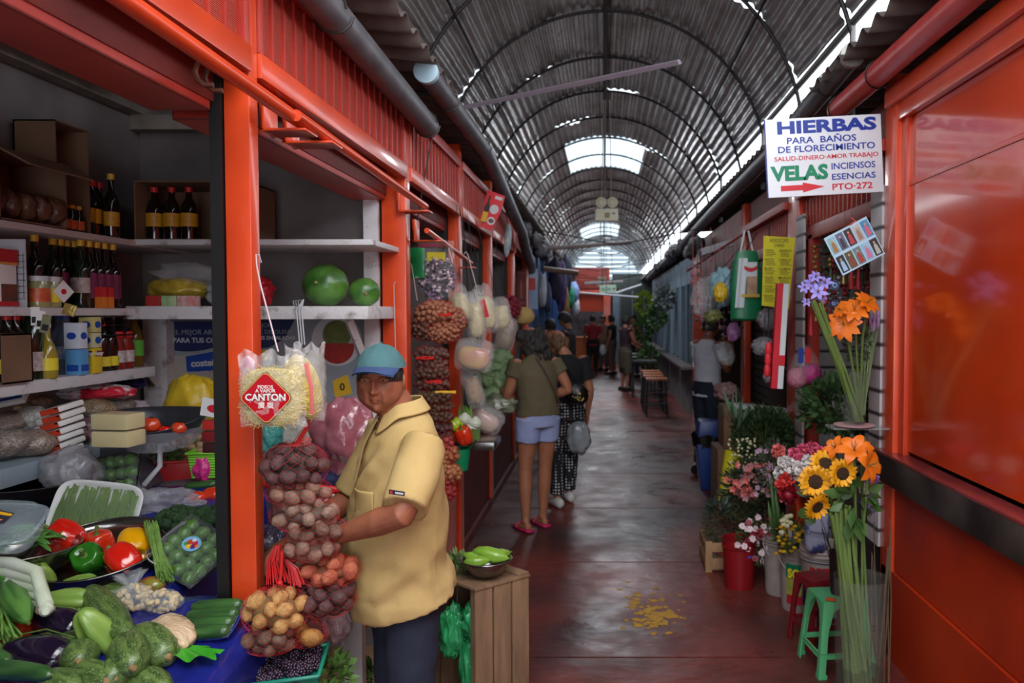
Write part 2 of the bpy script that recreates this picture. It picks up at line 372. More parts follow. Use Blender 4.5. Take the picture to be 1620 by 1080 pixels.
# rails hanging below the headers
def rail(y0,y1,z0,z1,x,t,r=.018,name='awning_rail'):
    b=MB(RPIPE if False else ORG);b.tube([(x,y0,z0),(x,y1,z1)],r,12);
    b.build(name,t)
    for y,z in((y0+.25,z0),(y1-.04,z1)):
        b=MB(ORG);b.box((-1.0,y-.05,z-.035),(x+.035,y+.05,z-.028));b.box((-1.0,y-.05,z-.035),(-.985,y+.05,z+.08));b.build('rail_bracket',t,bevel=.002)
rail(.35,2.42,2.285,2.235,-.90,s0,.02)
rail(2.3,3.95,2.235,2.195,-.88,s1,.017)
rail(3.98,5.3,2.08,2.0,-.88,s2,.014)
b=MB(mat('rusty_steel',(110,62,44),.6,metal=.5,col2=(70,40,34),scale=30))
for k in range(2):b.tube([(-1.0+.035*math.cos(a),2.04+k*.05,2.28+.035*math.sin(a))for a in[j*PI/5 for j in range(9)]],.007,6)
b.build('shutter_hook',s0)
# ---------------- interior of the near left stall ----------------
b=MB(WALLW);b.box((-2.33,-1.2,0),(-2.27,3.99,2.95));struct(b.build('wall_left'))
b=MB(WALLW);b.box((-2.27,3.93,0),(-1.09,3.99,2.95));struct(b.build('wall_left.001'))
WH=mat('chipped_white_shelf_paint',(206,202,204),.55,col2=(128,112,104),scale=14,contrast=(.55,.72),bump=.25,bscale=40)
WB=mat('old_white_roof_beam',(150,138,128),.7,col2=(110,98,90),scale=9)
b=MB(WB);b.box((-2.27,-.9,2.62),(-2.2,3.93,2.70));struct(b.build('trim_5'))
b=MB(WB);b.box((-2.0,-.9,2.66),(-1.93,3.5,2.76));struct(b.build('trim_6'))
b=MB(WB);b.box((-2.27,3.85,2.55),(-1.62,3.93,2.62));struct(b.build('trim_7'))
b=MB(WH);b.box((-2.235,3.86,.2),(-2.12,3.93,1.64));struct(b.build('trim_8'));b=MB(WH);b.box((-1.16,3.86,.2),(-1.09,3.93,2.4));struct(b.build('trim_9'))
def shelf(a,c,lab,name='wall_shelf',m=WH,group=None):
    b=MB(m);b.box(a,c);return tag(b.build(name,bevel=.004),lab,'shelf',group)
shelf((-2.27,-.8,1.96),(-2.03,3.93,1.985),'topmost long white shelf of the left stall, carrying the cardboard boxes')
shelf((-2.27,-.8,1.66),(-2.03,3.52,1.69),'thin white side shelf carrying the dark sauce bottles')
shelf((-2.27,-.8,1.385),(-2.03,3.6,1.43),'white side shelf carrying cartons and cola bottles')
shelf((-2.27,-.8,1.09),(-1.98,3.3,1.155),'lowest pale blue side shelf under the bags of beans',m=mat('pale_blue_shelf',(150,168,180),.5,col2=(120,130,138),scale=6))
sh=T('wall_shelf','thick white back shelf carrying the two green watermelons','shelf',(-1.5,3.7,1.64))
b=MB(WH);b.box((-2.07,3.45,1.643),(-1.02,3.93,1.70));b.build('board',sh,bevel=.004)
b=MB(WH);b.tube([(-2.17,3.48,1.64),(-2.17,3.9,1.30)],.02,4);b.build('bracket',sh);b=MB(WH);b.tube([(-1.12,3.5,1.64),(-1.12,3.9,1.3)],.022,4);b.build('bracket',sh)
shelf((-2.07,3.47,1.965),(-1.0,3.93,1.99),'upper white back shelf above the watermelons, holding the box of dark bottles')
# sloping display counter and its blue plastic sheet
SA,SB=.325,.225 # surface z = SA + SB*y
DS=mat('display_board',(90,84,90),.7)
b=MB(DS)
def quadslab(b,x0,x1,y0,y1,th=.03,off=0.0):
    z=lambda y:SA+SB*y+off
    vs=[(x0,y0,z(y0)),(x1,y0,z(y0)),(x1,y1,z(y1)),(x0,y1,z(y1))]
    b.add(vs+[(p[0],p[1],p[2]-th)for p in vs],[(0,1,2,3),(7,6,5,4),(0,4,5,1),(1,5,6,2),(2,6,7,3),(3,7,4,0)])
quadslab(b,-2.25,-1.03,.9,2.19);quadslab(b,-2.25,-1.32,2.19,3.4);b.box((-2.25,.95,0),(-2.2,1.0,.5));b.box((-1.1,.95,0),(-1.05,1.0,.5));b.box((-2.25,3.3,0),(-2.2,3.35,1.0));b.box((-1.38,3.3,0),(-1.33,3.35,1.0))
tag(b.build('display_counter'),'sloping display counter of the near left stall, under the vegetables','counter')
BLUE=mat('blue_plastic_sheeting',(30,38,128),.25,col2=(20,26,92),scale=6,bump=.6,bscale=14,coat=.3)
b=MB(BLUE)
def bf(u,v):
    y=.9+2.1*v;x=-1.95+u*1.12;z=SA+SB*y+.012
    n=noise.noise(Vector((x*6,y*6,0)))*.02+noise.noise(Vector((x*17,y*15,2)))*.008
    e=-.95-.33*(1 if y>2.28 else 0)
    if x>e:
        dx=x-e;x=e+.005+dx*.15+n*.5;z-=dx*1.4+.02+.012*math.sin(y*9)
    elif x>e-.08:z+=.004
    return Vector((x,min(y,3.0),z+abs(n)))
bo=b.grid(bf,56,60)
o=b.build('plastic_sheet',ang=180);md=o.modifiers.new('s','SOLIDIFY');md.thickness=.002
tag(o,'wrinkled blue plastic sheet draped over the vegetable counter','plastic sheet')
# ---------------- gutters ----------------
def pipe(name,lab,pts,r,m,capm=None,open_end=False,hook=()):
    t=T(name,lab,'drain pipe',pts[0]);b=MB(m);b.tube(pts,r,24,cap=not open_end)
    if open_end:b.tube(pts[::-1],r-.006,24,cap=False)
    b.build('pipe',t)
    if capm:d=(Vector(pts[0])-Vector(pts[1])).normalized();b=MB(capm);b.tube([Vector(pts[0])-d*.03,Vector(pts[0])+d*.012],r+.004,24);b.build('end_cap',t,bevel=.003)
    for(f,q)in hook:
        p=Vector(pts[0]).lerp(Vector(pts[1]),f);b=MB(BLK if q else mat('wire_tie',(70,66,66),.5,metal=.7));b.tube([p+Vector((math.cos(a)*(r+.006),.012*a,math.sin(a)*(r+.006)))for a in[k*PI/6 for k in range(13)]],.004,5);b.build('wire_tie',t)
    return t
pipe('gutter_pipe','near grey gutter pipe with an open end, above the louvered panel',[(-.90,.2,2.72),(-.90,4.12,2.625)],.056,GUT,open_end=True,hook=((.62,0),(.98,0)))
pipe('gutter_pipe','long grey gutter pipe with a pale end cap, running along the left eaves',[(-.86,3.9,2.84),(-.85,5.76,2.83),(-.85,8.3,2.5),(-.87,8.9,2.38),(-.93,10.2,2.3),(-1.0,11.5,2.0)],.056,GUT,mat('pale_blue_cap',(168,196,210),.4),hook=((.25,0),(.9,0)))
pipe('gutter_pipe','red painted gutter pipe over the closed right stall, its end above the herb sign',[(1.29,4.45,2.79),(1.30,.1,2.81)],.056,RPIPE,open_end=True,hook=((.02,1),(.16,1)))
pipe('gutter_pipe','long grey gutter pipe with a round white cap behind the herb sign',[(1.25,4.05,2.965),(1.25,6.0,2.86),(1.23,9,2.80),(1.2,13,2.70),(1.22,22,2.62)],.058,GUT,mat('dirty_white_cap',(190,186,180),.6,col2=(140,134,128),scale=20),hook=((.2,0),))
b=MB(GUT);b.tube([(1.3,12.6,2.7),(1.5,12.55,2.7)],.05,12);tag(b.build('pipe_joint'),'dark pipe branch at the corner of the blue grey stalls','drain pipe')
# ---------------- right side: closed stall ----------------
rs=T('market_stall','large closed stall on the right with glossy orange panels','market stall',(1.43,2,0))
b=MB(PANEL)
b.box((1.43,-.6,1.02),(1.46,3.80,2.27));b.build('wall_panel',rs)
b=MB(PANEL);b.box((1.43,-.6,2.276),(1.46,3.80,2.72));b.build('wall_panel',rs)
b=MB(mat('panel_trim_strip',(190,60,34),.3,coat=.3));b.box((1.425,-.6,2.262),(1.435,3.76,2.284));b.box((1.41,3.73,1.0),(1.44,3.80,2.7));b.build('panel_trim',rs,bevel=.002)
b=MB(ORG);b.box((1.385,3.80,0),(1.46,3.95,2.80));b.box((1.46,3.90,0),(1.62,3.95,2.8));b.build('post',rs,bevel=.004)
b=MB(ORG);b.box((1.36,-.6,2.66),(1.42,3.9,2.74));b.box((1.39,-.6,2.58),(1.425,3.8,2.66));b.build('top_rail',rs,bevel=.004)
b=MB(mat('worn_red_ledge',(150,58,58),.28,col2=(112,40,42),scale=7,coat=.3));b.box((1.345,-.6,.985),(1.44,3.95,1.0));b.build('ledge',rs,bevel=.003)
b=MB(STEEL);b.box((1.345,-.6,.855),(1.36,3.93,.985));b.build('steel_edge',rs,bevel=.003)
b=MB(LOWP);b.box((1.40,-.6,.43),(1.43,3.93,.9));b.build('lower_panel',rs)
b=MB(LOWP);b.box((1.385,-.6,0),(1.43,3.93,.425));b.build('lower_panel',rs)
# ---------------- right side: herb stall and the stalls beyond ----------------
SLAT=stripes('white_slat_board',(40,36,38),(180,174,176),2.7,.5,'Z',.3,.08)
def right_front(y0,y1,w,lab,top=True,z0=2.2):
    t=T('market_stall',lab,'market stall',(1.43,y0,0))
    b=MB(ORG);b.box((1.39,y1,0),(1.46,y1+w,2.75));b.build('post',t,bevel=.004)
    b=MB(RED);b.box((1.40,y0,z0),(1.45,y1,z0+.09));b.box((1.36,y0,z0+.3),(1.42,y1,z0+.36));b.build('header_beam',t,bevel=.004)
    b=MB();b.ms=[];louver(b,1.43,y0+.02,y1-.02,z0+.1,z0+.3);b.build('louver_panel',t)
    b=MB(DRED);b.box((1.44,y0,z0+.3),(1.46,y1,2.75));b.build('upper_panel',t)
    return t
r1=right_front(3.96,5.70,.33,'herb stall front with hanging charms and flowers on the right',z0=2.17)
b=MB(SLAT);b.box((1.375,3.955,.5),(1.39,4.12,2.3));b.build('slat_strip',r1);b=MB(SLAT);b.box((1.37,5.48,.4),(1.385,5.69,2.35));b.build('slat_strip',r1)
b=MB(RED);b.box((1.4,5.38,0),(1.46,5.47,2.2));b.build('door_jamb',r1)
r2=right_front(6.05,7.9,.16,'second stall front on the right, hung with plastic bags',z0=2.15)
r3=T('market_stall','third stall front on the right with plain faded red upper panels','market stall',(1.43,8.1,0))
b=MB(ORG);b.box((1.385,11.5,0),(1.46,12.35,2.75));b.build('post',r3)
FR=mat('faded_red_panel',(150,70,58),.45,col2=(126,54,46),scale=4)
for k in range(3):b=MB(FR);y=8.1+k*1.13;b.box((1.40,y+.01,2.0),(1.44,y+1.12,2.72));b.build('upper_panel',r3)
b=MB(DRED);b.box((1.40,8.1,0),(1.44,11.5,.8));b.build('counter_wall',r3)
# back walls of the right stalls
b=MB(SLAT);b.box((2.35,3.95,0),(2.4,12.4,2.8));struct(b.build('wall_right'))
b=MB(mat('dark_wall',(58,40,36),.8));b.box((1.47,7.0,0),(2.4,7.05,2.8));struct(b.build('wall_right.001'))
b=MB(SLAT);b.box((1.47,5.72,0),(2.4,5.75,2.8));struct(b.build('wall_right.002'))
b=MB(mat('dark_wall',(58,40,36),.8));b.box((1.47,12.38,0),(2.4,12.42,2.8));b.box((1.64,3.9,0),(2.4,3.95,2.8));struct(b.build('wall_right.003'))
b=MB(DRED);b.box((1.9,-2.6,0),(1.95,3.9,2.95));struct(b.build('wall_right.004'))
# ---------------- blue grey stalls, right ----------------
BG=mat('blue_grey_paint',(126,144,160),.5,col2=(100,116,132),scale=5)
CONC=mat('stained_concrete',(140,136,134),.7,col2=(84,80,80),scale=4,bump=.3,bscale=12)
DGL=mat('dark_glass',(30,34,38),.08,spec=.8)
for k in range(5):
    y0=12.5+k*2.1;y1=y0+2.1
    t=T('market_stall',['nearest','second','third','fourth','farthest'][k]+' blue grey kiosk of the right row, with dark windows over a concrete counter','market stall',(1.42,y0,0))
    b=MB(CONC);b.box((1.4,y0,0),(1.5,y1,.78));b.build('counter_wall',t)
    b=MB(mat('zinc_counter_top',(120,110,110),.35,metal=.6));b.box((1.22,y0+.02,.78),(1.5,y1-.1,.82));b.build('counter_top',t)
    for q in range(3):
        yy=y0+q*.98;b=MB(BG);b.box((1.40,yy,.8),(1.46,yy+.12,2.6));b.build('post',t)
    b=MB(BG);b.box((1.41,y0,2.15),(1.45,y1,2.6));b.build('upper_panel',t)
    for q in range(2):
        yy=y0+.12+q*.98;b=MB(DGL);b.box((1.43,yy,.85),(1.435,yy+.86,2.15));b.build('window_pane',t);b=MB(BG);b.box((1.41,yy+.4,.85),(1.45,yy+.44,2.15));b.build('window_mullion',t)
b=MB(BG);b.box((1.41,12.45,0),(2.5,12.5,2.6));struct(b.build('wall_right.005'))
b=MB(mat('dark_wall',(58,40,36),.8));b.box((1.9,12.5,0),(1.95,24,2.8));struct(b.build('wall_right.006'))
# ---------------- left side beyond: interior walls, blue stall ----------------
b=MB(WALLW);b.box((-2.33,3.99,0),(-2.27,10.3,2.9));struct(b.build('wall_left.002'))
for k,y in enumerate((5.45,6.95,8.7,10.3)):
    b=MB(WALLW);b.box((-2.27,y,0),(-1.1,y+.05,2.9));struct(b.build('wall_left.003'))
BLUEP=mat('blue_painted_metal',(44,78,130),.45,col2=(30,56,100),scale=5)
for k in range(3):
    y0=10.6+k*3.6
    t=T('market_stall',['first blue metal stall on the left, past the fire extinguisher sign','blue metal stall on the left hung with clothes','farthest blue metal stall on the left'][k],'market stall',(-1.0,y0,0))
    b=MB(BLUEP);b.box((-1.06,y0,0),(-1.0,y0+3.5,.9));b.box((-1.04,y0,2.1),(-1.0,y0+3.5,2.6));b.build('wall_panel',t)
    for q in range(4):b=MB(BLUEP);b.box((-1.05,y0+q*1.13,0),(-.96,y0+q*1.13+.1,2.6));b.build('post',t)
    b=MB(mat('dark_wall',(58,40,36),.8));b.box((-1.9,y0,0),(-1.85,y0+3.5,2.6));b.build('back_panel',t)
# ---------------- far cross aisle ----------------
t=T('market_stall','orange shuttered stall closing the far end of the aisle','market stall',(-.6,26,0))
b=MB(stripes('orange_shutter',(150,42,16),(206,70,30),8,.5,'Z',.5));b.box((-2.0,26,1.72),(.1,26.05,2.3));b.build('shutter',t)
b=MB(ORG);b.box((.0,25.9,0),(.22,26.05,2.4));b.box((-2.2,25.9,2.28),(.2,26,2.42));b.build('frame',t)
b=MB(mat('orange_counter_front',(210,110,50),.5));b.box((-1.1,23.4,0),(-.05,23.5,.92));b.box((-1.15,23.3,.92),(.02,23.7,.97));b.build('counter',t)
b=MB(mat('dim_shop_interior',(90,84,88),.7,col2=(40,38,44),scale=6));b.box((-2.0,26.6,0),(.1,26.65,2.3));b.build('back_panel',t)
t=T('market_stall','dark stall with a blue grey post at the far right end of the aisle','market stall',(.8,26,0))
b=MB(BG);b.box((.3,25.9,0),(.52,26.1,2.35));b.build('post',t)
b=MB(mat('dark_green_glass',(36,44,42),.3));b.box((.5,26.1,0),(2.3,26.2,2.5));b.build('glass_front',t)
b=MB(BG)
for k in range(5):b.box((.55+k*.38,26.05,0),(.58+k*.38,26.1,2.4))
b.build('glazing_bars',t)
b=MB(mat('dim_wall',(70,52,50),.8));b.box((-6,33,0),(6,33.1,2.6));struct(b.build('wall_back.002'))
b=MB(DRED);b.box((-2.4,27,2.5),(.2,27.1,3.2));struct(b.build('wall_back.003'));b=MB(mat('dark_green_glass',(36,44,42),.3));b.box((.3,27,2.5),(2.6,27.1,3.0));struct(b.build('wall_back.004'))
for sx in(-1,1):
    b=MB(mat('dim_wall',(70,52,50),.8));b.box((sx*3.7-.05,-3,0),(sx*3.7+.05,36,2.9));struct(b.build('wall_%s'%('left' if sx<0 else 'right')))
b=MB(mat('dim_wall',(70,52,50),.8));b.box((-3.7,-3.2,0),(-1.0,-3.1,3.0));b.box((1.45,-3.2,0),(3.7,-3.1,3.0));struct(b.build('wall_front'))
# ================= figure helpers =================
def sm(a,b,x):t=max(0,min(1,(x-a)/(b-a)));return t*t*(3-2*t)
def headmesh(b,c,Rm,s=1.0,seg=72,ring=56,old=0.0,pts=None):
    """a face on an egg: local +y is the front, +z up; c is the centre of the skull"""
    c=Vector(c);vs=[]
    def G(l,p,l0,p0,sl,sp):return math.exp(-((l-l0)/sl)**2-((p-p0)/sp)**2)
    for i in range(ring+1):
        ph=PI/2-PI*i/ring
        for k in range(seg):
            lo=-PI+2*PI*k/seg;al=abs(lo)
            d=Vector((math.sin(lo)*math.cos(ph),math.cos(lo)*math.cos(ph),math.sin(ph)))
            jaw=sm(0,-.9,d.z);p=Vector((d.x*(.076-.020*jaw),d.y*(.094 if d.y>0 else .098),d.z*(.108 if d.z>0 else .122)))
            if d.z<0 and d.y<0:p.y*=1-.35*jaw
            if d.z<0 and d.y>0:p.y*=1+.05*jaw
            p.x*=1+(.06+.16*old)*sm(.1,-.5,d.z)*(1-sm(-.85,-1,d.z));p+=Vector((d.x,d.y,0))*(.004+.006*old)*math.exp(-((al-1.15)/.45)**2-((ph+.62)/.25)**2)
            if d.y>.1:
                a=0
                a+=(.008+.003*old)*G(al,ph,.30,.24,.26,.07)-.014*G(al,ph,.34,.07,.17,.10)
                a+=.013*G(al,ph,0,-.02,.09,.16)+.026*G(al,ph,0,-.24,.105,.085)+.012*G(al,ph,.17,-.27,.07,.06)-.006*G(al,ph,0,.12,.1,.05)
                a+=.007*G(al,ph,.62,-.12,.22,.13)+.005*G(al,ph,0,-.43,.24,.09)
                mp=ph+.35*lo*lo*(1+1.6*old)
                a+=.006*G(al,mp,0,-.455,.22,.028)-.006*G(al,mp,0,-.50,.28,.018)+.008*G(al,mp,0,-.555,.17,.035)-.005*G(al,ph,0,-.66,.2,.035)
                a+=.012*G(al,ph,0,-.84,.24,.13)+.004*old*G(al,ph,.42,-.55,.1,.14)
                a-=.0075*(old+.1)*math.exp(-((al-(.22+.30*(-.25-ph)))/.045)**2)*sm(-.2,-.3,ph)*sm(-.72,-.5,ph)
                a+=.006*old*G(al,ph,.55,-.62,.16,.16)+.005*old*G(al,ph,.40,-.34,.10,.10)
                a-=.004*old*G(al,ph,.34,-.08,.15,.022)+.003*old*G(al,ph,.07,.24,.018,.07)
                for q in(.36,.44,.52):a-=.0012*old*math.exp(-((ph-q)/.012)**2)*sm(.6,.3,al)
                p+=d*a
            vs.append(c+Rm@(p*s))
            if pts is not None:pts[(i,k)]=vs[-1]
    if pts is not None:return
    b.add(vs,[(i*seg+k,(i+1)*seg+k,(i+1)*seg+(k+1)%seg,i*seg+(k+1)%seg)for i in range(ring)for k in range(seg)])
    for sx in(-1,1): # ears
        e=Vector((sx*.077,-.012,-.012));b.ell(c+Rm@(e*s),(.008*s,.019*s,.032*s),Rm@Euler((-.15,0,sx*-.35)).to_matrix(),14,10,fn=lambda q:1+.1*q.z)
        b.ell(c+Rm@(Vector((sx*.076,-.006,-.036))*s),(.006*s,.011*s,.013*s),Rm,10,8)
def hand(b,w,d,pn,side,s=1.0,curl=.5,spread=.10):
    """w wrist, d direction of the hand, pn palm normal, side=+1/-1 thumb side along d x pn"""
    w=Vector(w);d=Vector(d).normalized();pn=Vector(pn);pn=(pn-d*pn.dot(d)).normalized();e=d.cross(pn)*side
    b.tube([w-d*.02*s,w+d*.02*s,w+d*.055*s,w+d*.088*s],[(.024*s,.018*s),(.033*s,.017*s),(.041*s,.016*s),(.038*s,.013*s)],16,up=pn,rnd=True)
    for k in range(4):
        o=(1.5-k)*.0205*s;base=w+d*.085*s+e*o;ls=[.040,.044,.041,.032][k]*s;dd=(d+e*(1.5-k)*spread).normalized();pts=[base-dd*.01*s,base];q=0
        for j,f in enumerate((1,.68,.52)):
            q+=curl*(1,1.1,.7)[j];v=dd*math.cos(q)+pn*math.sin(q);pts.append(pts[-1]+v*ls*f)
        b.tube(pts,[.0095*s,.0095*s,.0088*s,.008*s,.0068*s],10,rnd=True)
    t0=w+d*.022*s+e*.028*s;t1=t0+(d*.6+e*.65+pn*.25).normalized()*.042*s;t2=t1+(d*.85+e*.2+pn*.4).normalized()*.030*s;t3=t2+(d*.9+pn*.5).normalized()*.024*s
    b.tube([w+d*.012*s+e*.014*s,t0,t1,t2,t3],[.014*s,.0145*s,.0115*s,.010*s,.0078*s],10,rnd=True)
def displace(me,fn):
    n=len(me.vertices);co=np.empty(n*3);me.vertices.foreach_get('co',co);no=np.empty(n*3);me.vertices.foreach_get('normal',no)if hasattr(me.vertices[0],'normal')else None
    co=co.reshape(-1,3);no=no.reshape(-1,3);a=np.array([fn(Vector(c))for c in co]);co+=no*a[:,None];me.vertices.foreach_set('co',co.ravel());me.update()
def hairball(b,c,Rm,s,length=0,vol=0,front=.22,sd=0,seg=56,ring=40,thick=.010):
    """close cap of hair over the skull, open at the face"""
    def f(u,v):
        ph=PI/2-(PI*.80)*v;lo=-PI+2*PI*u;d=Vector((math.sin(lo)*math.cos(ph),math.cos(lo)*math.cos(ph),math.sin(ph)))
        fr=sm(-.1,.55,math.cos(lo));lim=fr*front+(1-fr)*(-.62) # hairline latitude
        pp=max(ph,lim);d=Vector((math.sin(lo)*math.cos(pp),math.cos(lo)*math.cos(pp),math.sin(pp)))
        k=1 if pp>lim else .93
        base=Vector((d.x*.078,d.y*.098,d.z*.112));base+=d*((thick+vol*(1-fr*.7))*k+.006*noise.noise(d*6+Vector((sd,0,0)))+.003*noise.noise(d*17+Vector((sd,0,0))))
        return c+Rm@(base*s)
    b.grid(f,seg,ring)
SKIN=mat('brown_skin',(150,90,64),.55,col2=(118,66,48),scale=26,contrast=(.3,.8),bump=.08,bscale=300,sss=.08)
SKIN2=mat('olive_skin',(160,106,80),.45,col2=(146,92,68),scale=14,sss=.05)
HAIR=mat('black_hair',(24,20,20),.5,col2=(44,36,34),scale=60,bump=.9,bscale=160,stretch=(1,1,.25))
HAIRB=mat('brown_hair',(74,50,34),.5,col2=(116,84,56),scale=50,bump=.9,bscale=140)
def cordup(o,p,top,r=.003):
    b=MB(mat('thin_black_cord',(30,28,30),.6));b.tube([Vector(p),Vector(top)],r,5);b.build('cord',o)
def figure(name,label,loc,rz,H=1.65,vox=.009,skin=None,top=None,bottom=None,pose=None,long_bottom='trousers',top_hem=.92,sleeve=.5,hair=None,hairfn=None,shoe=None,fat=1.0,fb=None,faceold=0,head_yaw=0,head_pitch=0,group=None,leg_end=None,crop_names=('shirt','trousers'),extra=None,topfn=None,heads=1.0,seg_head=(56,44),skirt=False):
    s=H/1.70;Pm=Matrix.Translation(Vector(loc))@Matrix.Rotation(rz,4,'Z')
    J=dict(pelvis=(0,0,.93),waist=(0,.01,1.05),chest=(0,.01,1.25),shtop=(0,.0,1.405),neck=(0,.0,1.45),head=(0,.03,1.585),
             hl=(-.09,0,.90),kl=(-.095,.02,.49),al=(-.10,-.02,.085),hr=(.09,0,.90),kr=(.095,.02,.49),ar=(.10,-.02,.085),
             sl=(-.175,0,1.385),el=(-.23,-.02,1.12),wl=(-.24,.06,.88),sr=(.175,0,1.385),er=(.23,-.02,1.12),wr=(.24,.06,.88),
             dl=None,dr=None,pl=(.3,0,0),pr=(-.3,0,0),curl=.35,tl=(-.02,1,0),tr=(.02,1,0))
    if pose:J.update(pose)
    for k,v in list(J.items()):
        if isinstance(v,tuple)and k not in('dl','dr','pl','pr','tl','tr'):J[k]=Vector(v)*s
        elif isinstance(v,tuple):J[k]=Vector(v)
    f=fat*s;root=T(name,label,'person',loc,group)
    HR=(Matrix.Rotation(head_yaw,3,'Z')@Matrix.Rotation(head_pitch,3,'X'));WR=Pm.to_3x3()@HR
    b=MB(skin or SKIN);b.T=Pm
    b.tube([J['pelvis']-Vector((0,0,.05*s)),J['waist'],J['chest'],J['shtop']-Vector((0,0,.045*s)),J['shtop'],J['neck']],[(.145*f,.10*f),(.13*f,.095*f),(.155*f,.105*f),(.15*f,.085*f),(.09*s,.06*s),(.055*s,.055*s)],24,up=(0,1,0),rnd=True)
    b.tube([J['neck']-Vector((0,0,.05*s)),J['neck']+(J['head']-J['neck'])*.35,J['head']-Vector((0,.01*s,.02*s))],[(.062+.006*faceold)*s,(.053+.005*faceold)*s,.052*s],18,rnd=True)
    for q in 'lr':
        h,k,a=J['h'+q],J['k'+q],J['a'+q]
        b.tube([h+Vector((0,0,.03*s)),h.lerp(k,.45),k+(h-k)*.12,k,k.lerp(a,.30),k.lerp(a,.62),a+(k-a)*.08,a],[.088*f,.074*f,.056*f,.053*f,.054*f,.043*f,.034*s,.036*s],18,up=(0,1,0),rnd=True)
        tz=J['t'+q].normalized();b.tube([a+Vector((0,0,-.035*s))-tz*.045*s,a+Vector((0,0,-.04*s))+tz*.04*s,a+Vector((0,0,-.055*s))+tz*.12*s,a+Vector((0,0,-.06*s))+tz*.165*s],[(.030*s,.032*s),(.034*s,.034*s),(.040*s,.022*s),(.034*s,.014*s)],14,up=(0,0,1),rnd=True)
        sh,el,wr=J['s'+q],J['e'+q],J['w'+q]
        b.tube([sh,sh.lerp(el,.4),el+(sh-el)*.1,el,el.lerp(wr,.3),el.lerp(wr,.7),wr],[.050*f,.047*f,.039*f,.038*f,.040*f,.030*s,.0245*s],16,rnd=True)
        dd=J['d'+q]or(wr-el).normalized();hand(b,wr,dd,J['p'+q],-1 if q=='l' else 1,s,J['curl'])
    b.T=None;headmesh(b,Pm@J['head'],WR,s*1.0*heads,seg_head[0],seg_head[1],faceold)
    body=b.build('body',root,remesh=vox,smooth=1,ang=180)
    hc=Pm@J['head'];hs=s*heads
    for sx in(-1,1): # eyes and brows
        e=hc+WR@(Vector((sx*.0315,.0835,.0075))*hs);g=MB(mat('eye_white',(150,132,124),.3));g.ell(e,(.0125*hs,.007*hs,.006*hs),WR,12,8);g.mat(mat('iris_dark',(26,16,12),.15));g.ell(e+WR@(Vector((0,.0036,0))*hs),(.0055*hs,.0045*hs,.0055*hs),WR,10,8);g.build('eye',root,ang=180)
        g=MB(skin or SKIN)
        for zz,rr in((.0055,.0042),(-.0058,.0032)):g.tube([hc+WR@(Vector((sx*(.0315+q*.0145),.0895-abs(q)**2*.006-.001,.0075+zz*(1-.75*q*q)))*hs)for q in(-1,-.5,0,.5,1)],rr*hs,8,rnd=True)
        g.build('eyelid',root,ang=180)
        g=MB(hair or HAIR);g.tube([hc+WR@(Vector((sx*(.031+q*.020),.0975-abs(q+.2)**2*.012-.001,.0275+.003*(1-q*q)-.002*q))*hs)for q in(-1,-.4,.2,1)],[(.0022*hs,.0032*hs),(.003*hs,.0036*hs),(.003*hs,.0032*hs),(.001*hs,.0014*hs)],8);g.build('eyebrow',root,ang=180)
    P5={};headmesh(None,hc,WR,hs,72,56,faceold,P5)
    g=MB(mat('lips',(112,54,46),.45));g.tube([P5[(int(round((PI/2+.50+.35*lo*lo*(1+1.6*faceold))/PI*56)),int(round((lo+PI)/(2*PI)*72)))]+WR@Vector((0,.0008*hs,0))for lo in[q*PI/36 for q in(-4,-3,-2,-1,0,1,2,3,4)]],[.0012*hs,.0026*hs,.003*hs,.0034*hs,.0034*hs,.0034*hs,.003*hs,.0026*hs,.0012*hs],6);g.build('mouth',root,ang=180)
    if hairfn:hairfn(root,hc,WR,hs)
    elif hair:g=MB(hair);hairball(g,hc,WR,hs);g.build('hair',root,ang=180)
    if top:
        g=MB(top);g.T=Pm;z0=top_hem*s;pv=J['pelvis'];hem=Vector((pv.x,pv.y+.005,z0));e=.014*s
        if topfn:topfn(g,J,s,f)
        else:g.tube([hem,J['waist'].lerp(hem,.4),J['waist'],J['chest'],J['shtop']-Vector((0,0,.045*s)),J['shtop']+Vector((0,0,.004)),J['neck']-Vector((0,0,.012*s))],[(.162*f+e,.118*f+e),(.150*f+e,.110*f+e),(.138*f+e,.104*f+e),(.160*f+e,.110*f+e),(.155*f+e,.090*f+e),(.095*s+e,.064*s+e),(.062*s+.3*e,.062*s+.3*e)],26,up=(0,1,0))
        if sleeve>0:
            for q in 'lr':sh,el=J['s'+q],J['e'+q];g.tube([sh+(sh-el)*.05,sh.lerp(el,sleeve*.5),sh.lerp(el,sleeve)],[.058*f+e*.6,.056*f+e*.6,.054*f+e*.9],18);
            if sleeve>=1:
                for q in 'lr':el,wr=J['e'+q],J['w'+q];g.tube([J['s'+q].lerp(el,.8),el,el.lerp(wr,.95)],[.046*f+e*.6,.045*f+e*.6,.032*s+e*.6],16,rnd=True)
        me_o=g.build(crop_names[0],root,remesh=max(vox,.008),smooth=2,ang=180)
        displace(me_o.data,lambda c:.006*noise.noise(Vector((c.x*7,c.y*7,c.z*12)))+.003*noise.noise(Vector((c.x*20,c.y*20,c.z*24))))
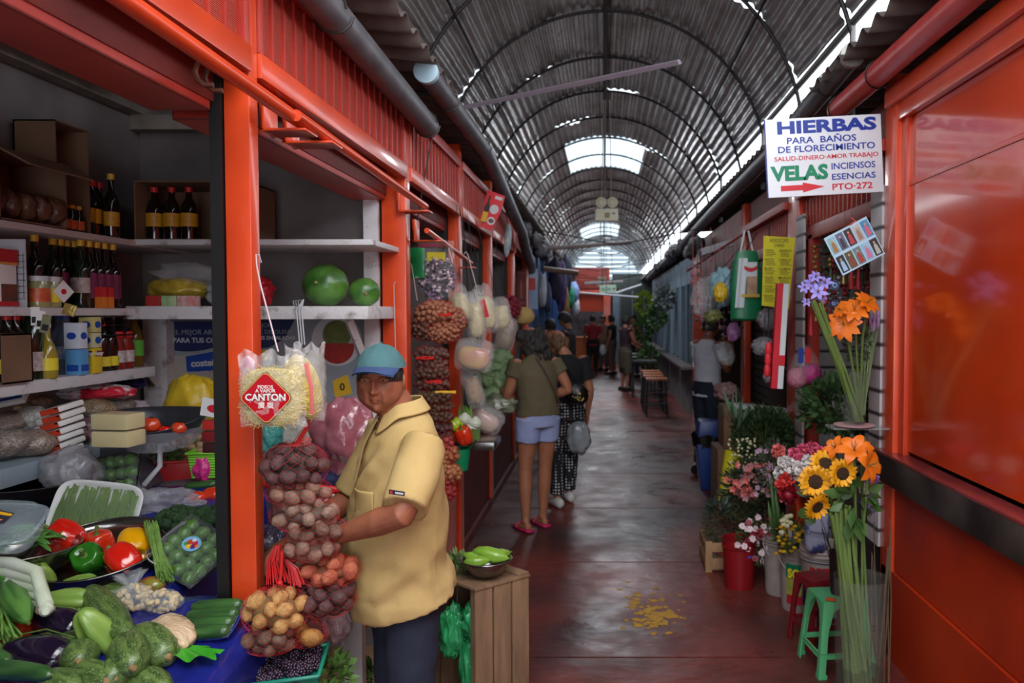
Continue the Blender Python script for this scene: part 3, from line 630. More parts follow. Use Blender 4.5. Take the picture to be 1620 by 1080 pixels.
    if bottom:
        f=(fb or fat)*s;g=MB(bottom);g.T=Pm;e=.013*s;le=leg_end if leg_end is not None else 1.0
        g.tube([J['pelvis']+Vector((0,0,.07*s)),J['pelvis'],J['pelvis']-Vector((0,0,.085*s))],[(.145*f+e,.108*f+e),(.158*f+e,.118*f+e),(.155*f+e,.11*f+e)],26,up=(0,1,0),rnd=False)
        for q in 'lr':
            h,k,a=J['h'+q],J['k'+q],J['a'+q];P2=[(h+Vector((0,0,.02*s)),.092*f+e),(h.lerp(k,.5),.078*f+e)]
            if skirt:P2=[(h,.10*f+e),(h.lerp(k,le*1.6),.09*f+e)]
            elif le>.6:P2+=[(k,.060*f+e),(k.lerp(a,.5),.054*f+e),(k.lerp(a,.9*le),.050*s+e)]
            else:P2=[(h+Vector((0,0,.02*s)),.094*f+e),(h.lerp(k,le),.088*f+e),(h.lerp(k,le+.04),.089*f+e)]
            g.tube([p for p,r in P2],[r for p,r in P2],18,up=(0,1,0))
        if skirt:g.tube([J['pelvis']+Vector((0,0,.07*s)),J['pelvis']-Vector((0,0,.05*s)),J['kl'].lerp(J['kr'],.5)+Vector((0,0,.04*s))],[(.15*f+e,.11*f+e),(.175*f+e,.13*f+e),(.18*f+e,.13*f+e)],26,up=(0,1,0))
        me_o=g.build(crop_names[1],root,remesh=max(vox,.008),smooth=2,ang=180)
        displace(me_o.data,lambda c:.004*noise.noise(Vector((c.x*14,c.y*14,c.z*18))))
    if shoe:
        for q in 'lr':
            a=Pm@J['a'+q];tz=(Pm.to_3x3()@J['t'+q]).normalized();g=MB(shoe[0]);z0=loc[2]if len(loc)>2 else 0
            base=Vector((a.x,a.y,z0))
            if shoe[1]=='sandal':
                g.tube([base-tz*.085*s+Vector((0,0,.014)),base+tz*.05*s+Vector((0,0,.012)),base+tz*.185*s+Vector((0,0,.010))],[(.038*s,.013),(.042*s,.011),(.040*s,.010)],16,up=(0,0,1),rnd=True)
                g.tube([base+tz*.09*s+tz.cross(Vector((0,0,1)))*w_*s+Vector((0,0,zz*s))for w_,zz in((-.045,.015),(-.036,.045),(0,.058),(.036,.045),(.045,.015))],.007,8)
            else:
                g.tube([base-tz*.075*s+Vector((0,0,.05*s)),base+tz*.02*s+Vector((0,0,.055*s)),base+tz*.12*s+Vector((0,0,.036*s)),base+tz*.20*s+Vector((0,0,.026*s))],[(.038*s,.048*s),(.044*s,.053*s),(.048*s,.034*s),(.040*s,.024*s)],16,up=(0,0,1),rnd=True)
            g.build('sandal' if shoe[1]=='sandal' else 'shoe',root,ang=60)
    return root,Pm,J,s,WR,hc
# ================= vegetables on the near left counter =================
def veg_mat(name,c1,c2,n,rough=.4,speck=None,bump=.3,hi=None):
    """lengthwise stripes round the local z axis plus speckle"""
    if name in MATS:return MATS[name]
    m=bpy.data.materials.new(name);m.use_nodes=True;N=m.node_tree.nodes;L=m.node_tree.links;b=N['Principled BSDF']
    tc=N.new('ShaderNodeTexCoord');g=N.new('ShaderNodeTexNoise');mp=N.new('ShaderNodeMapping');mp.inputs['Scale'].default_value=(n,n,n*.18);L.new(tc.outputs['Object'],mp.inputs[0]);L.new(mp.outputs[0],g.inputs[0]);g.inputs['Detail'].default_value=4
    g.inputs['Scale'].default_value=1.0
    r=N.new('ShaderNodeValToRGB');r.color_ramp.elements[0].position=.38;r.color_ramp.elements[1].position=.62;r.color_ramp.elements[0].color=lin(c1)+(1,);r.color_ramp.elements[1].color=lin(c2)+(1,)
    L.new(g.outputs[0],r.inputs[0]);out=r.outputs[0]
    if speck:
        s=N.new('ShaderNodeTexNoise');mp2=N.new('ShaderNodeMapping');mp2.inputs['Scale'].default_value=(1,1,.35);L.new(tc.outputs['Object'],mp2.inputs[0]);L.new(mp2.outputs[0],s.inputs[0]);s.inputs['Scale'].default_value=340;s.inputs['Detail'].default_value=1
        r2=N.new('ShaderNodeValToRGB');r2.color_ramp.elements[0].position=.58;r2.color_ramp.elements[1].position=.72
        L.new(s.outputs[0],r2.inputs[0]);mx=N.new('ShaderNodeMix');mx.data_type='RGBA';L.new(r2.outputs[0],mx.inputs[0]);L.new(out,mx.inputs[6]);mx.inputs[7].default_value=lin(speck)+(1,);out=mx.outputs[2]
    L.new(out,b.inputs['Base Color']);b.inputs['Roughness'].default_value=rough;b.inputs['Coat Weight'].default_value=.15
    bp=N.new('ShaderNodeBump');bp.inputs['Strength'].default_value=bump;bp.inputs['Distance'].default_value=.002;L.new(g.outputs[0],bp.inputs['Height']);L.new(bp.outputs[0],b.inputs['Normal'])
    MATS[name]=m;return m
M_ZUC=veg_mat('speckled_zucchini_skin',(48,72,32),(88,110,54),70,.42,(132,150,92))
M_CHAY=veg_mat('chayote_skin',(104,136,54),(130,158,74),24,.42,bump=.6)
M_CAIG=veg_mat('ribbed_gourd_skin',(54,98,38),(88,132,58),40,.35,bump=.8)
M_CUC=veg_mat('cucumber_skin',(32,64,30),(54,90,42),50,.35)
M_EGG=mat('eggplant_skin',(34,20,44),.12,col2=(22,14,30),scale=9,coat=.6)
M_RP=mat('red_pepper_skin',(190,20,18),.13,col2=(206,40,14),scale=12,coat=.7)
M_OP=mat('orange_red_pepper_skin',(212,62,26),.15,col2=(196,34,16),scale=14,coat=.6)
M_GP=mat('green_pepper_skin',(42,112,22),.14,col2=(28,88,18),scale=14,coat=.6)
M_YP=mat('yellow_pepper_skin',(226,166,10),.15,col2=(212,140,10),scale=14,coat=.6)
M_STEM=mat('green_stem',(92,116,50),.6,col2=(70,92,40),scale=30)
M_TAN=mat('dry_stem_end',(160,130,86),.8,col2=(120,92,60),scale=60)
M_TOM=mat('tomato_skin',(206,40,22),.16,col2=(218,70,30),scale=9,coat=.5)
M_WHT=mat('white_stalk',(206,208,196),.4,col2=(178,188,160),scale=14,stretch=(1,1,.2))
M_CAP=mat('tomato_red_orange',(196,64,30),.2,coat=.4)
def prof_tube(prof,L,seg=20,lobes=0,amp=0,bend=0,nz=0,sd=0,pw=1):
    """prof: list of (t, r); local +z axis; bend curves towards +x"""
    b_v=[];n=len(prof)
    def fn(u,v):
        t=v*(n-1);i=min(int(t),n-2);f=t-i;a,c=prof[i],prof[i+1]
        z=(a[0]*(1-f)+c[0]*f)*L;r=a[1]*(1-f)+c[1]*f;q=2*PI*u
        if lobes:r*=1-amp*(1-abs(math.cos(lobes*q/2)))**pw
        if nz:r*=1+nz*noise.noise(Vector((math.cos(q)*2+sd,math.sin(q)*2,z*22)))
        return Vector((r*math.cos(q)+bend*(1-(2*z/L-1)**2),r*math.sin(q),z-L/2))
    return fn
def veg_obj(name,m,prof,L,seg=20,ring=16,stem=None,stemm=None,**k):
    b=MB(m);fn=prof_tube(prof,L,seg,**k);b.grid(fn,seg,ring);o=b.build(name,local=True,ang=180)
    return o
def vegetable(name,label,cat,m,prof,L,px_,off,dirv,group=None,stem=None,roll=0,ab=None,scale=1,seg=24,ring=18,pos=None,**k):
    p=pos if pos is not None else on(px_[0],px_[1],SA if ab is None else ab[0],SB if ab is None else ab[1],off)
    t=T(name,label,cat,p,group);t.rotation_euler=lookz(dirv,roll).to_euler();t.scale=(scale,)*3
    b=MB(m);b.grid(prof_tube(prof,L,**k),seg,ring);s=b.mesh('flesh');o=bpy.data.objects.new('skin',s);C.objects.link(o);s.polygons.foreach_set('use_smooth',[True]*len(s.polygons));o.parent=t
    if stem:
        b=MB(stem[0]);z0=L*(prof[-1][0]-.5)-stem[3]if len(stem)>3 else L*.5-.004
        b.tube([(0,0,z0),(stem[1]*.1,0,z0+stem[2]*.6),(stem[1]*.5,0,z0+stem[2])],[stem[1]*1.4,stem[1],stem[1]*1.05],8);b.build('stem',t,local=True)
    return t
PZ=[(0,0.001),(.02,.012),(.08,.026),(.2,.036),(.45,.042),(.7,.038),(.9,.026),(.97,.016),(1,.006)]
def pr(p,s):return[(a,r*s)for a,r in p]
for(x,y,off,d,L,s,lab)in[
    (205,782+60,0,0,0,0,None),
    (170,968,.065,tuple(on(206,1012,SA,SB,.06)-on(136,928,SA,SB,.06)),.33,.98,'long speckled green zucchini pointing at the white plastic bag of roots, behind the chayotes'),
    (240,1022,.045,(.75,-.6,.0),.2,1.35,'fat speckled zucchini at the right edge of the pile, on the blue sheet'),
    (205,1035,.07,(.55,-.8,.02),.19,1.2,'round-ended speckled zucchini lying in the middle of the zucchini pile'),
    (196,1057,.045,(.1,-.98,.1),.17,1.12,'speckled zucchini with its stem scar facing the viewer, lower middle of the pile'),
    (125,1040,.05,(.5,-.8,.25),.17,1.1,'dark zucchini with an orange stem scar beside the eggplants'),
    (140,1068,.05,(.9,-.4,.1),.2,.95,'speckled zucchini at the bottom edge of the photo below the eggplants'),
    (236,1085,.02,(.8,-.6,.1),.17,1.1,'lowest speckled zucchini at the right of the pile, cut by the frame'),
    (180,940,.03,(.8,.3,.1),.12,.8,'small speckled zucchini lying across behind the long one')]:
    if lab:vegetable('zucchini',lab,'zucchini',M_ZUC,pr(PZ,s),L,(x,y),off,d,'speckled zucchinis on the blue sheet',stem=(M_TAN,.006*s,.008),nz=.05,sd=x,lobes=10,amp=.035)
PC=[(0,.001),(.03,.02),(.12,.036),(.35,.046),(.65,.042),(.88,.03),(.97,.018),(1,.003)]
for(x,y,off,d,L,s,r_,lab)in[
    (110,952,.06,(-.97,-.2,.1),.15,.92,.3,'light green chayote with long furrows lying sideways above the eggplants'),
    (62,918,.07,(.3,-.4,.8),.12,.95,1.0,'bumpy green chayote standing below the steel bowl of pea pods'),
    (13,908,.07,(.9,-.1,.3),.12,.8,0,'chayote half hidden behind the white stalks at the left edge'),
    (156,1002,.06,(-.35,-.35,.85),.165,1.02,2.2,'deeply furrowed chayote standing among the zucchinis')]:
    vegetable('chayote',lab,'chayote',M_CHAY,pr(PC,s),L,(x,y),off,d,'chayotes on the vegetable counter',roll=r_,lobes=5,amp=.36,nz=.12,sd=y,pw=1.3,stem=(M_STEM,.004,.01))
PE=[(0,.001),(.03,.02),(.12,.04),(.35,.052),(.6,.046),(.85,.032),(.95,.024),(1,.014)]
for(x,y,off,d,L,s,lab)in[(92,986,.05,(-.9,.35,.1),.19,.92,'glossy dark eggplant behind the other, beside the upright chayote'),(62,1035,.06,(-.95,.2,.05),.2,1.0,'glossy dark eggplant in front, under the two thin stems'),(35,1078,.04,(-.95,.2,.05),.2,.95,'dark eggplant cut off by the bottom edge of the photo')]:
    t=vegetable('eggplant',lab,'eggplant',M_EGG,pr(PE,s),L,(x,y),off,d,'eggplants on the counter',stem=(M_STEM,.008,.03),nz=.02)
for k in range(2):
    a=px(30+k*8,1004+k*6,2.0);c=px(118-k*4,1022+k*6-14,1.98);m_=a.lerp(c,.5)+Vector((0,0,.018));b=MB(M_STEM);b.tube([a,m_,c],.002,5);tag(b.build('stem_stalk'),['upper','lower'][k]+' thin pale stalk lying over the dark eggplants','stalk')
PG=[(0,.001),(.04,.012),(.15,.026),(.4,.034),(.7,.030),(.92,.014),(1,.003)]
vegetable('ribbed_gourd','dark green ribbed gourd with a pointed tip, lying over the white stalks','gourd',M_CAIG,pr(PG,1.05),.24,(26,952),.115,(.72,-.66,-.2),lobes=8,amp=.3,nz=.1,stem=(M_STEM,.004,.01))
vegetable('ribbed_gourd','light green ribbed gourd at the left edge, above the red capsicum','gourd',M_CAIG,pr(PG,.9),.2,(-10,905),.13,(.8,-.5,-.1),lobes=8,amp=.2,nz=.1)
t=T('leek_bunch','bunch of white vegetable stalks with root ends, over the red tomato','leek',on(45,945,SA,SB,.09))
for k in range(5):
    a=px(-30-k*4,888+k*16,2.22);c=px(58+k*3,905+k*13,2.12-k*.01);e=px(72+(k%2)*4,955+k*3,2.06-k*.012)
    b=MB(M_WHT);b.tube([a,a.lerp(c,.55)+Vector((0,0,.012)),c,e],[.016,.017,.017,.014],10,rnd=True);b.build('stalk',t)
b=MB(mat('root_end',(150,120,104),.9,bump=.8,bscale=120));b.ell(px(72,964,2.04),(.024,.02,.014));b.build('root_end',t)
t=vegetable('tomato','glossy orange red tomato under the white stalks','tomato',M_CAP,[(0,.002),(.06,.03),(.3,.046),(.6,.048),(.9,.034),(1,.01)],.085,(20,998),.04,(-.2,-.3,.9),lobes=4,amp=.06)
vegetable('cucumber','smooth green cucumber at the bottom left corner','cucumber',M_CUC,[(0,.001),(.03,.012),(.12,.019),(.5,.022),(.88,.018),(.97,.01),(1,.002)],.26,(16,1062),.14,(.9,-.3,.08),bend=.008,stem=(M_STEM,.003,.01))
vegetable('cucumber','short cucumber end at the lower left edge, beside the bean sheaf','cucumber',M_CUC,[(0,.001),(.03,.012),(.12,.019),(.5,.022),(.88,.018),(.97,.01),(1,.002)],.16,(-8,1040),.12,(.7,-.5,.1))
t=T('green_bean_bundle','loose sheaf of thin green beans at the left edge beside the eggplants','green beans',on(10,1010,SA,SB,.06))
for k in range(34):
    a=px(rnd(-35,0),rnd(940,975),2.12+rnd(-.03,.03));c=px(rnd(-5,38),rnd(1000,1045),2.0+rnd(-.04,.02));m_=a.lerp(c,.5)+Vector((rnd(-.01,.01),0,.015))
    b=MB(veg_mat('bean_green',(84,128,50),(120,158,74),30));b.tube([a,m_,c],[.0035,.004,.002],6);b.build('bean',t)
vegetable('zucchini','long slim zucchini lying between the eggplants and the upright chayote','zucchini',M_ZUC,pr(PZ,.8),.22,(112,1012),.03,(.5,-.85,.0),'speckled zucchinis on the blue sheet',stem=(M_TAN,.005,.01),lobes=10,amp=.035)
vegetable('chayote','small chayote wedged behind the long zucchini, near the pepper bowl','chayote',M_CHAY,pr(PC,.8),.12,(120,930),.02,(.7,.3,.3),'chayotes on the vegetable counter',lobes=5,amp=.34,nz=.1,pw=2.2)
vegetable('zucchini','short zucchini at the bottom edge between the pile and the eggplant','zucchini',M_ZUC,pr(PZ,1.0),.16,(95,1085),.05,(.8,-.5,.1),'speckled zucchinis on the blue sheet',stem=(M_TAN,.006,.01),lobes=10,amp=.035)
t=T('packet','small red and green packet of berries between the garlic bag and the asparagus','packet',on(240,925,SA,SB,.02));b=MB(mat('berry_mix',(170,50,36),.3,col2=(110,140,50),scale=40,coat=.5));b.ell(on(240,925,SA,SB,.025),(.04,.03,.025),seg=18,ring=12);b.build('contents',t,ang=180)
# peppers in the steel bowl
STL=mat('brushed_steel_bowl',(150,146,142),.22,metal=.95,col2=(120,116,112),scale=6,bump=.03,bscale=60)
def bowl(name,label,c,r,h,m=STL,rim=.004,base=.55,cat='bowl',tilt=None):
    t=T(name,label,cat,c);M=tilt
    pro=[(0,0),(r*base,0),(r*(base+.22),h*.28),(r*.93,h*.75),(r,h),(r*1.03,h),(r*1.03,h-rim),(r*.99,h-rim),(r*.90,h*.7),(r*(base+.18),h*.25+.003),(r*base,.004),(0,.004)]
    pro=[(0,0)]+[(r*base,0),(r*(base+.25),h*.3),(r*.95,h*.8),(r*1.04,h),(r*1.04,h+.002),(r*.985,h-.001),(r*.92,h*.8),(r*(base+.22),h*.33),(r*base,.004),(0,.004)]
    b=MB(m);b.lathe(pro,c,44,M=M);b.build('shell',t,ang=60)
    b=MB(m);b.lathe([(r*1.04+.003*math.cos(a),h+.003*math.sin(a))for a in[k*PI/3 for k in range(7)]],c,44,M=M);b.build('rim',t,ang=180)
    return t
cB=on(163,893,SA,SB,.02)
bowl('steel_bowl','wide steel bowl holding the red, green and yellow bell peppers',cB,.185,.06,base=.7,tilt=Matrix.Rotation(.24,3,'X'))
def pepper(label,m,p,s,d,roll=0):
    t=T('bell_pepper',label,'bell pepper',p,'bell peppers in the steel bowl');t.rotation_euler=lookz(d,roll).to_euler();t.scale=(s,)*3
    def fn(u,v):
        q=2*PI*u;th=PI*v;r=.043*math.sin(th)**.62*(1-.17*(1-abs(math.cos(2*q)))**1.2*(.5+.5*math.sin(th)))
        z=-.046*math.cos(th)**1+.0
        if v>.8:z-=.016*((v-.8)/.2)**1.2
        if v<.2:z+=.012*((.2-v)/.2)**1.5
        r*=1-.12*(1-v)
        return Vector((r*math.cos(q),r*math.sin(q),z))
    b=MB(m);b.grid(fn,36,20);b.build('skin',t,local=True,ang=180)
    b=MB(M_STEM);b.tube([(0,0,.026),(.001,0,.04),(.006,0,.056)],[.007,.0045,.0055],8);b.lathe([(.013,.028),(.01,.032),(.004,.036)],seg=10);b.build('stem',t,local=True)
    return t
zb=cB.z
pepper('large red bell pepper at the left end of the steel bowl',M_RP,px(102,850,2.47),1.32,(-.8,-.2,.6),.4)
pepper('orange red bell pepper behind the green one',M_OP,px(157,862,2.52),1.12,(-.1,-.2,1),.9)
pepper('green bell pepper at the front of the steel bowl',M_GP,px(140,884,2.38),1.2,(.15,-.75,.5),1.3)
pepper('bright red bell pepper at the front right of the bowl',M_RP,px(196,886,2.36),1.2,(-.75,.25,.5),.2)
pepper('yellow bell pepper with its stem turned down, at the right of the bowl',M_YP,px(210,862,2.46),1.25,(.45,-.7,-.5),.6)
pepper('second yellow bell pepper, low against the bowl rim',M_YP,px(226,888,2.46),.8,(.1,.3,1),.6)
# foam tray of green beans
FOAM=mat('white_foam_tray',(214,214,214),.6,bump=.05,bscale=90)
FILM=mat('clear_cling_film',(220,224,226),.06,alpha=.07,bump=1.0,bscale=26,spec=1.0)
BAGM=mat('clear_plastic_bag',(206,210,214),.09,alpha=.22,bump=1.0,bscale=20,spec=1.0)
BAGD=mat('milky_plastic_bag',(176,172,180),.13,alpha=.46,bump=1.0,bscale=18,spec=.8)
def tray(name,label,cat,M,wx,wy,dep,m,film=True,n=5):
    t=T(name,label,cat,M.translation)
    def fn(u,v): # rounded rectangle rings
        q=2*PI*u;ring=[(.72,0),(.82,0),(1,dep),(1.04,dep),(1.03,dep+.002),(.98,dep),(.80,.003),(.0,.003)]
        i=v*(len(ring)-1);k=min(int(i),len(ring)-2);f=i-k;s=ring[k][0]*(1-f)+ring[k+1][0]*f;z=ring[k][1]*(1-f)+ring[k+1][1]*f
        c_,s_=math.cos(q),math.sin(q);e=.45;return M@Vector((math.copysign(abs(c_)**e,c_)*wx/2*s,math.copysign(abs(s_)**e,s_)*wy/2*s,z))
    b=MB(m);b.grid(fn,40,14);b.build('tray',t,ang=50)
    if film:
        def f2(u,v):
            x=(u-.5)*wx*1.01;y=(v-.5)*wy*1.01;return M@Vector((x,y,dep+.006+.016*(1-(2*u-1)**4)*(1-(2*v-1)**4)+.003*noise.noise(Vector((x*60,y*60,1)))))
        b=MB(FILM);b.grid(f2,16,14);b.build('film',t,ang=180)
    return t
MT=frame(px(155,812,2.66),(1,.1,-.13),(0,.42,.9))
tray('foam_tray','white foam tray of trimmed green beans leaning behind the peppers','foam tray',MT,.27,.20,.025,FOAM)
BN=veg_mat('dark_bean_green',(62,92,34),(96,124,52),30)
for k in range(72):
    x=-.115+.23*(k%36)/35+rnd(-.004,.004);z=.012+.009*(k//36);a=rnd(-.02,.02)
    b=MB(BN);b.tube([MT@Vector((x-a,-.085+rnd(0,.02),z)),MT@Vector((x+rnd(-.004,.004),0,z+.004)),MT@Vector((x+a,.085+rnd(-.02,.003),z))],[.0035,.0042,.003],6)
    tag(b.build('green_bean'),'trimmed dark green bean packed in the white foam tray','green bean','beans in the foam tray')
# trays of small green limes
M_LIME=mat('lime_skin',(78,118,44),.3,col2=(58,96,36),scale=22,bump=.25,bscale=120,coat=.2)
LIMEME=[]
for k in range(3):
    b=MB(M_LIME);b.ell((0,0,0),(.0215,.0215,.024),seg=14,ring=10,fn=lambda d,k=k:1+.04*noise.noise(d*2+Vector((k*3,0,0)))+(.08 if abs(d.z)>.97 else 0));me=b.mesh('lime');me.polygons.foreach_set('use_smooth',[True]*len(me.polygons));LIMEME.append(me)
BTRAY=mat('black_foam_tray',(20,20,24),.35)
def limetray(label,M,wx,wy,nx,ny,limelab,grp,lab2,s=1.0,sticker=False):
    t=tray('lime_tray',label,'tray',M,wx,wy,.03,BTRAY)
    for i in range(nx):
        for j in range(ny):
            o=bpy.data.objects.new('lime',R.choice(LIMEME));C.objects.link(o)
            o.location=M@Vector(((i-(nx-1)/2)*wx*.88/nx+(j%2)*.006-.003,(j-(ny-1)/2)*wy*.9/ny,.026+rnd(-.003,.003)));o.rotation_euler=rrot();o.scale=(s,)*3
            tag(o,lab2,'lime',grp)
    if sticker:
        P_=M@Matrix.Translation((.0,.01,.0555));b=MB(mat('sticker_blue',(120,170,210),.3));b.prism([(.03*math.cos(a),.026*math.sin(a))for a in[k*PI/12 for k in range(24)]],.001,P_)
        for(x,y,r_,c_)in((.008,.006,.009,(190,40,70)),(-.008,.002,.009,(200,60,40)),(.012,-.006,.008,(90,40,120)),(-.014,-.008,.007,(70,140,50)),(.0,-.012,.008,(230,180,40)),(-.002,.012,.007,(220,210,220)),(.019,.002,.006,(230,120,40))):
            b.mat(mat('sticker_%d_%d'%(c_[0],c_[1]),c_,.35));b.prism([(x+r_*math.cos(a),y+r_*math.sin(a))for a in[k*PI/6 for k in range(12)]],.0016,P_)
        b.build('fruit_sticker',t,flat=True)
    return t
limetray('',frame(px(306,880,2.46),(.86,-.32,-.36),(-.10,.75,.62)),.215,.185,4,5,'','limes in the stickered tray','small green lime under film in the tray with a round fruit sticker',.98,True)['label']='black tray of green limes with a round fruit sticker, on the blue sheet'
limetray('',frame(px(190,752,2.86),(.93,0,.12),(-.12,.42,.9)),.17,.15,4,3,'','limes in the leaning tray','small green lime under film in the tray leaning on the scale',.95)['label']='black tray of green limes leaning against the weighing scale'
# pea pods bowl, clam shell, etc on the left
cP=on(30,895,SA,SB,.06);cP=px(35,905,2.33)
bowl('steel_bowl','steel bowl heaped with green pea pods at the left edge',cP+Vector((0,0,0)),.145,.075,base=.6)
POD=mat('pea_pod_green',(82,130,54),.4,col2=(58,104,40),scale=20)
for k in range(46):
    a=rnd(0,6.28);q=rnd(0,.1);p=cP+Vector((math.cos(a)*q,math.sin(a)*q*.9,.078+(.1-q)*.5+rnd(-.008,.01)))
    b=MB(POD);dd=Vector((math.cos(a*3.1),math.sin(a*3.1),rnd(-.25,.35))).normalized();L=rnd(.03,.045)
    b.tube([p-dd*L,p-dd*L*.5+Vector((0,0,.003)),p+Vector((0,0,.005)),p+dd*L*.6+Vector((0,0,.002)),p+dd*L],[(.001,.001),(.008,.004),(.009,.005),(.007,.004),(.001,.001)],8,up=(0,0,1))
    tag(b.build('pea_pod',ang=180),'flat green pea pod heaped in the steel bowl at the left','pea pod','pea pods in the bowl')
t=T('clamshell_box','clear ribbed plastic box with a yellow label, resting over the pea pods','plastic box',px(15,840,2.2))
MC=frame(px(5,828,2.2),(1,.1,-.06),(0,.92,.5))
CLP=mat('clear_rigid_plastic',(190,206,214),.08,alpha=.2,spec=.9)
b=MB(CLP);n=44
def clam(u,v):
    q=2*PI*u;ring=[(.0,-.055),(.80,-.055),(.93,-.01),(.95,0),(1.06,0),(1.06,.004),(.95,.006),(.86,.028),(.0,.032)]
    i=v*8;k=min(int(i),7);f=i-k;s=ring[k][0]*(1-f)+ring[k+1][0]*f;z=ring[k][1]*(1-f)+ring[k+1][1]*f
    if .05<v<.3:s*=1+.012*math.sin(u*60*2*PI/2)
    c_,s_=math.cos(q),math.sin(q);e=.5;return MC@Vector((math.copysign(abs(c_)**e,c_)*.095*s,math.copysign(abs(s_)**e,s_)*.075*s,z))
b.grid(clam,120,16);b.build('shell',t,ang=50)
b=MB(mat('label_dark',(50,44,60),.4));P_=MC@Matrix.Translation((-.01,-.005,.035));b.prism([(-.05,-.03),(.04,-.03),(.045,.01),(-.05,.035)],.001,P_);b.mat(mat('label_yellow',(222,168,30),.4));b.prism([(-.05,-.024),(.02,-.024),(.03,-.016),(-.05,-.008)],.002,P_);b.prism([(-.05,.012),(.042,-.002),(.044,.006),(-.05,.026)],.002,P_);b.build('paper_label',t,flat=True)
b=MB(BTRAY);
cT=px(30,790,2.75);bowl('dark_pan','blackened deep pan behind the plastic box at the left',px(40,800,2.75),.2,.09,m=mat('blackened_pan',(30,26,26),.45,metal=.4),cat='pan')
# asparagus bunch
t=T('asparagus_bunch','bunch of thin green asparagus standing beside the pepper bowl','asparagus',px(250,900,2.42))
ASP=veg_mat('asparagus_green',(92,128,56),(122,152,78),40)
for k in range(40):
    a=px(rnd(226,248),rnd(822,836),2.48+rnd(-.02,.02));m_=px(252+rnd(-9,9),880,2.38+rnd(-.015,.015));c=px(rnd(246,276),rnd(902,922),2.32+rnd(-.02,.01))
    b=MB(ASP);b.tube([a,a.lerp(m_,.2),m_,c],[.001,.0042,.003,.003],6);b.build('stalk',t)
b=MB(WHITEP);pm_=px(251,884,2.375);b.lathe([(.033,-.002),(.0345,0),(.033,.002)],pm_,16,M=Matrix.Rotation(.5,4,'Y'));b.build('tie_band',t)
# broccoli
BRO=mat('broccoli_green',(44,72,36),.8,col2=(28,50,26),scale=60,bump=1,bscale=160)
for(x,y,d,r_,lab)in((283,826,2.6,.064,'dark green broccoli head to the left, above the lime tray'),(335,826,2.62,.070,'dark green broccoli head to the right, beside the black rail')):
    p=px(x,y,d);t=T('broccoli',lab,'broccoli',p);b=MB(BRO)
    for k in range(60):
        dv=Vector((R.gauss(0,1),R.gauss(0,1),abs(R.gauss(0,1))+.1)).normalized();q=p+Vector((dv.x*r_,dv.y*r_,dv.z*r_*.62));b.ell(q,rnd(.012,.02),seg=8,ring=6,fn=lambda d_:1+.25*noise.noise(d_*6+q*40))
    b.ell(p,(r_*.95,r_*.95,r_*.6),seg=16,ring=8);b.build('florets',t,ang=180)
    b=MB(M_STEM);b.tube([p-Vector((0,0,.07)),p],[.02,.03],10);b.build('stalk',t)
# tied bags of peeled garlic and thin root slices
GAR=mat('peeled_garlic',(206,186,148),.4,col2=(180,156,116),scale=20)
GM=[]
for k in range(3):
    b=MB(GAR);b.ell((0,0,0),(.009,.008,.015),seg=10,ring=7,fn=lambda d,k=k:1+.15*noise.noise(d*1.5+Vector((k,0,0)))-.15*max(0,d.z));me=b.mesh('clove');me.polygons.foreach_set('use_smooth',[True]*len(me.polygons));GM.append(me)
def bagpile(name,lab,c,r,m,fill,n,flab,fgrp,fname='garlic_clove',fcat='garlic clove',neck=None,tie=None,neckm=None,seed=0,wob=.14,inner=.86,sc_=1.0):
    t=T(name,lab,'plastic bag',c)
    b=MB(m);b.ell(c,r,seg=36,ring=24,fn=lambda d:1+wob*noise.noise(d*2.2+Vector((seed,0,0)))+.06*noise.noise(d*7+Vector((seed,2,0))))
    b.build('bag',t,ang=180)
    if neck is not None:
        nk=Vector(neck);b=MB(neckm or m)
        def f(u,v):
            q=2*PI*u;rr=(.008+.03*abs(v-.25)**1.1*(1.3 if v>.25 else 1.4))*(1+.35*math.sin(q*7+v*3));base=c.lerp(nk,.35+.95*v)
            d=(nk-c).normalized();a=d.orthogonal().normalized();e=d.cross(a);return base+(a*math.cos(q)+e*math.sin(q))*rr
        b.grid(f,36,10);b.build('bag_neck',t,ang=180)
        if tie:b=MB(tie);p=c.lerp(nk,.35+.95*.25);b.tube([p+Vector((.01*math.cos(a),.01*math.sin(a),0))for a in[k*PI/4 for k in range(9)]],.0025,5);b.build('tie',t)
    for k in range(n):
        d=Vector((R.gauss(0,1),R.gauss(0,1),R.gauss(0,1))).normalized();d*=rnd(.62,1)**.5*inner
        o=bpy.data.objects.new(fname,R.choice(fill));C.objects.link(o);o.location=c+Vector((d.x*r[0],d.y*r[1],d.z*r[2]));o.rotation_euler=rrot();o.scale=(sc_*rnd(.85,1.15),)*3
        tag(o,flab,fcat,fgrp)
    return t
p1=on(212,947,SA,SB,.035);p2=on(258,952,SA,SB,.03)
bagpile('plastic_bag','tied clear bag of peeled garlic nearest the pepper bowl',p1,(.055,.048,.042),BAGM,GM,80,'peeled garlic clove in the bag nearest the pepper bowl','garlic in the first bag',neck=p1+Vector((-.02,.02,.05)),tie=WHITEP,seed=1)
bagpile('plastic_bag','second clear bag of peeled garlic, beside the blue sheet',p2,(.055,.04,.034),BAGM,GM,60,'peeled garlic clove in the bag lying on the blue sheet','garlic in the second bag',seed=4)
p3=on(272,1000,SA,SB,.05);p4=on(308,1026,SA,SB,.055)
t=T('plastic_bag','bag of pale sliced roots with a bright green knotted end','plastic bag',p3)
b=MB(mat('pale_root_slices',(206,180,148),.35,col2=(178,148,116),scale=20,stretch=(1,6,1),bump=.8,bscale=24));ax=(p4-p3).normalized()
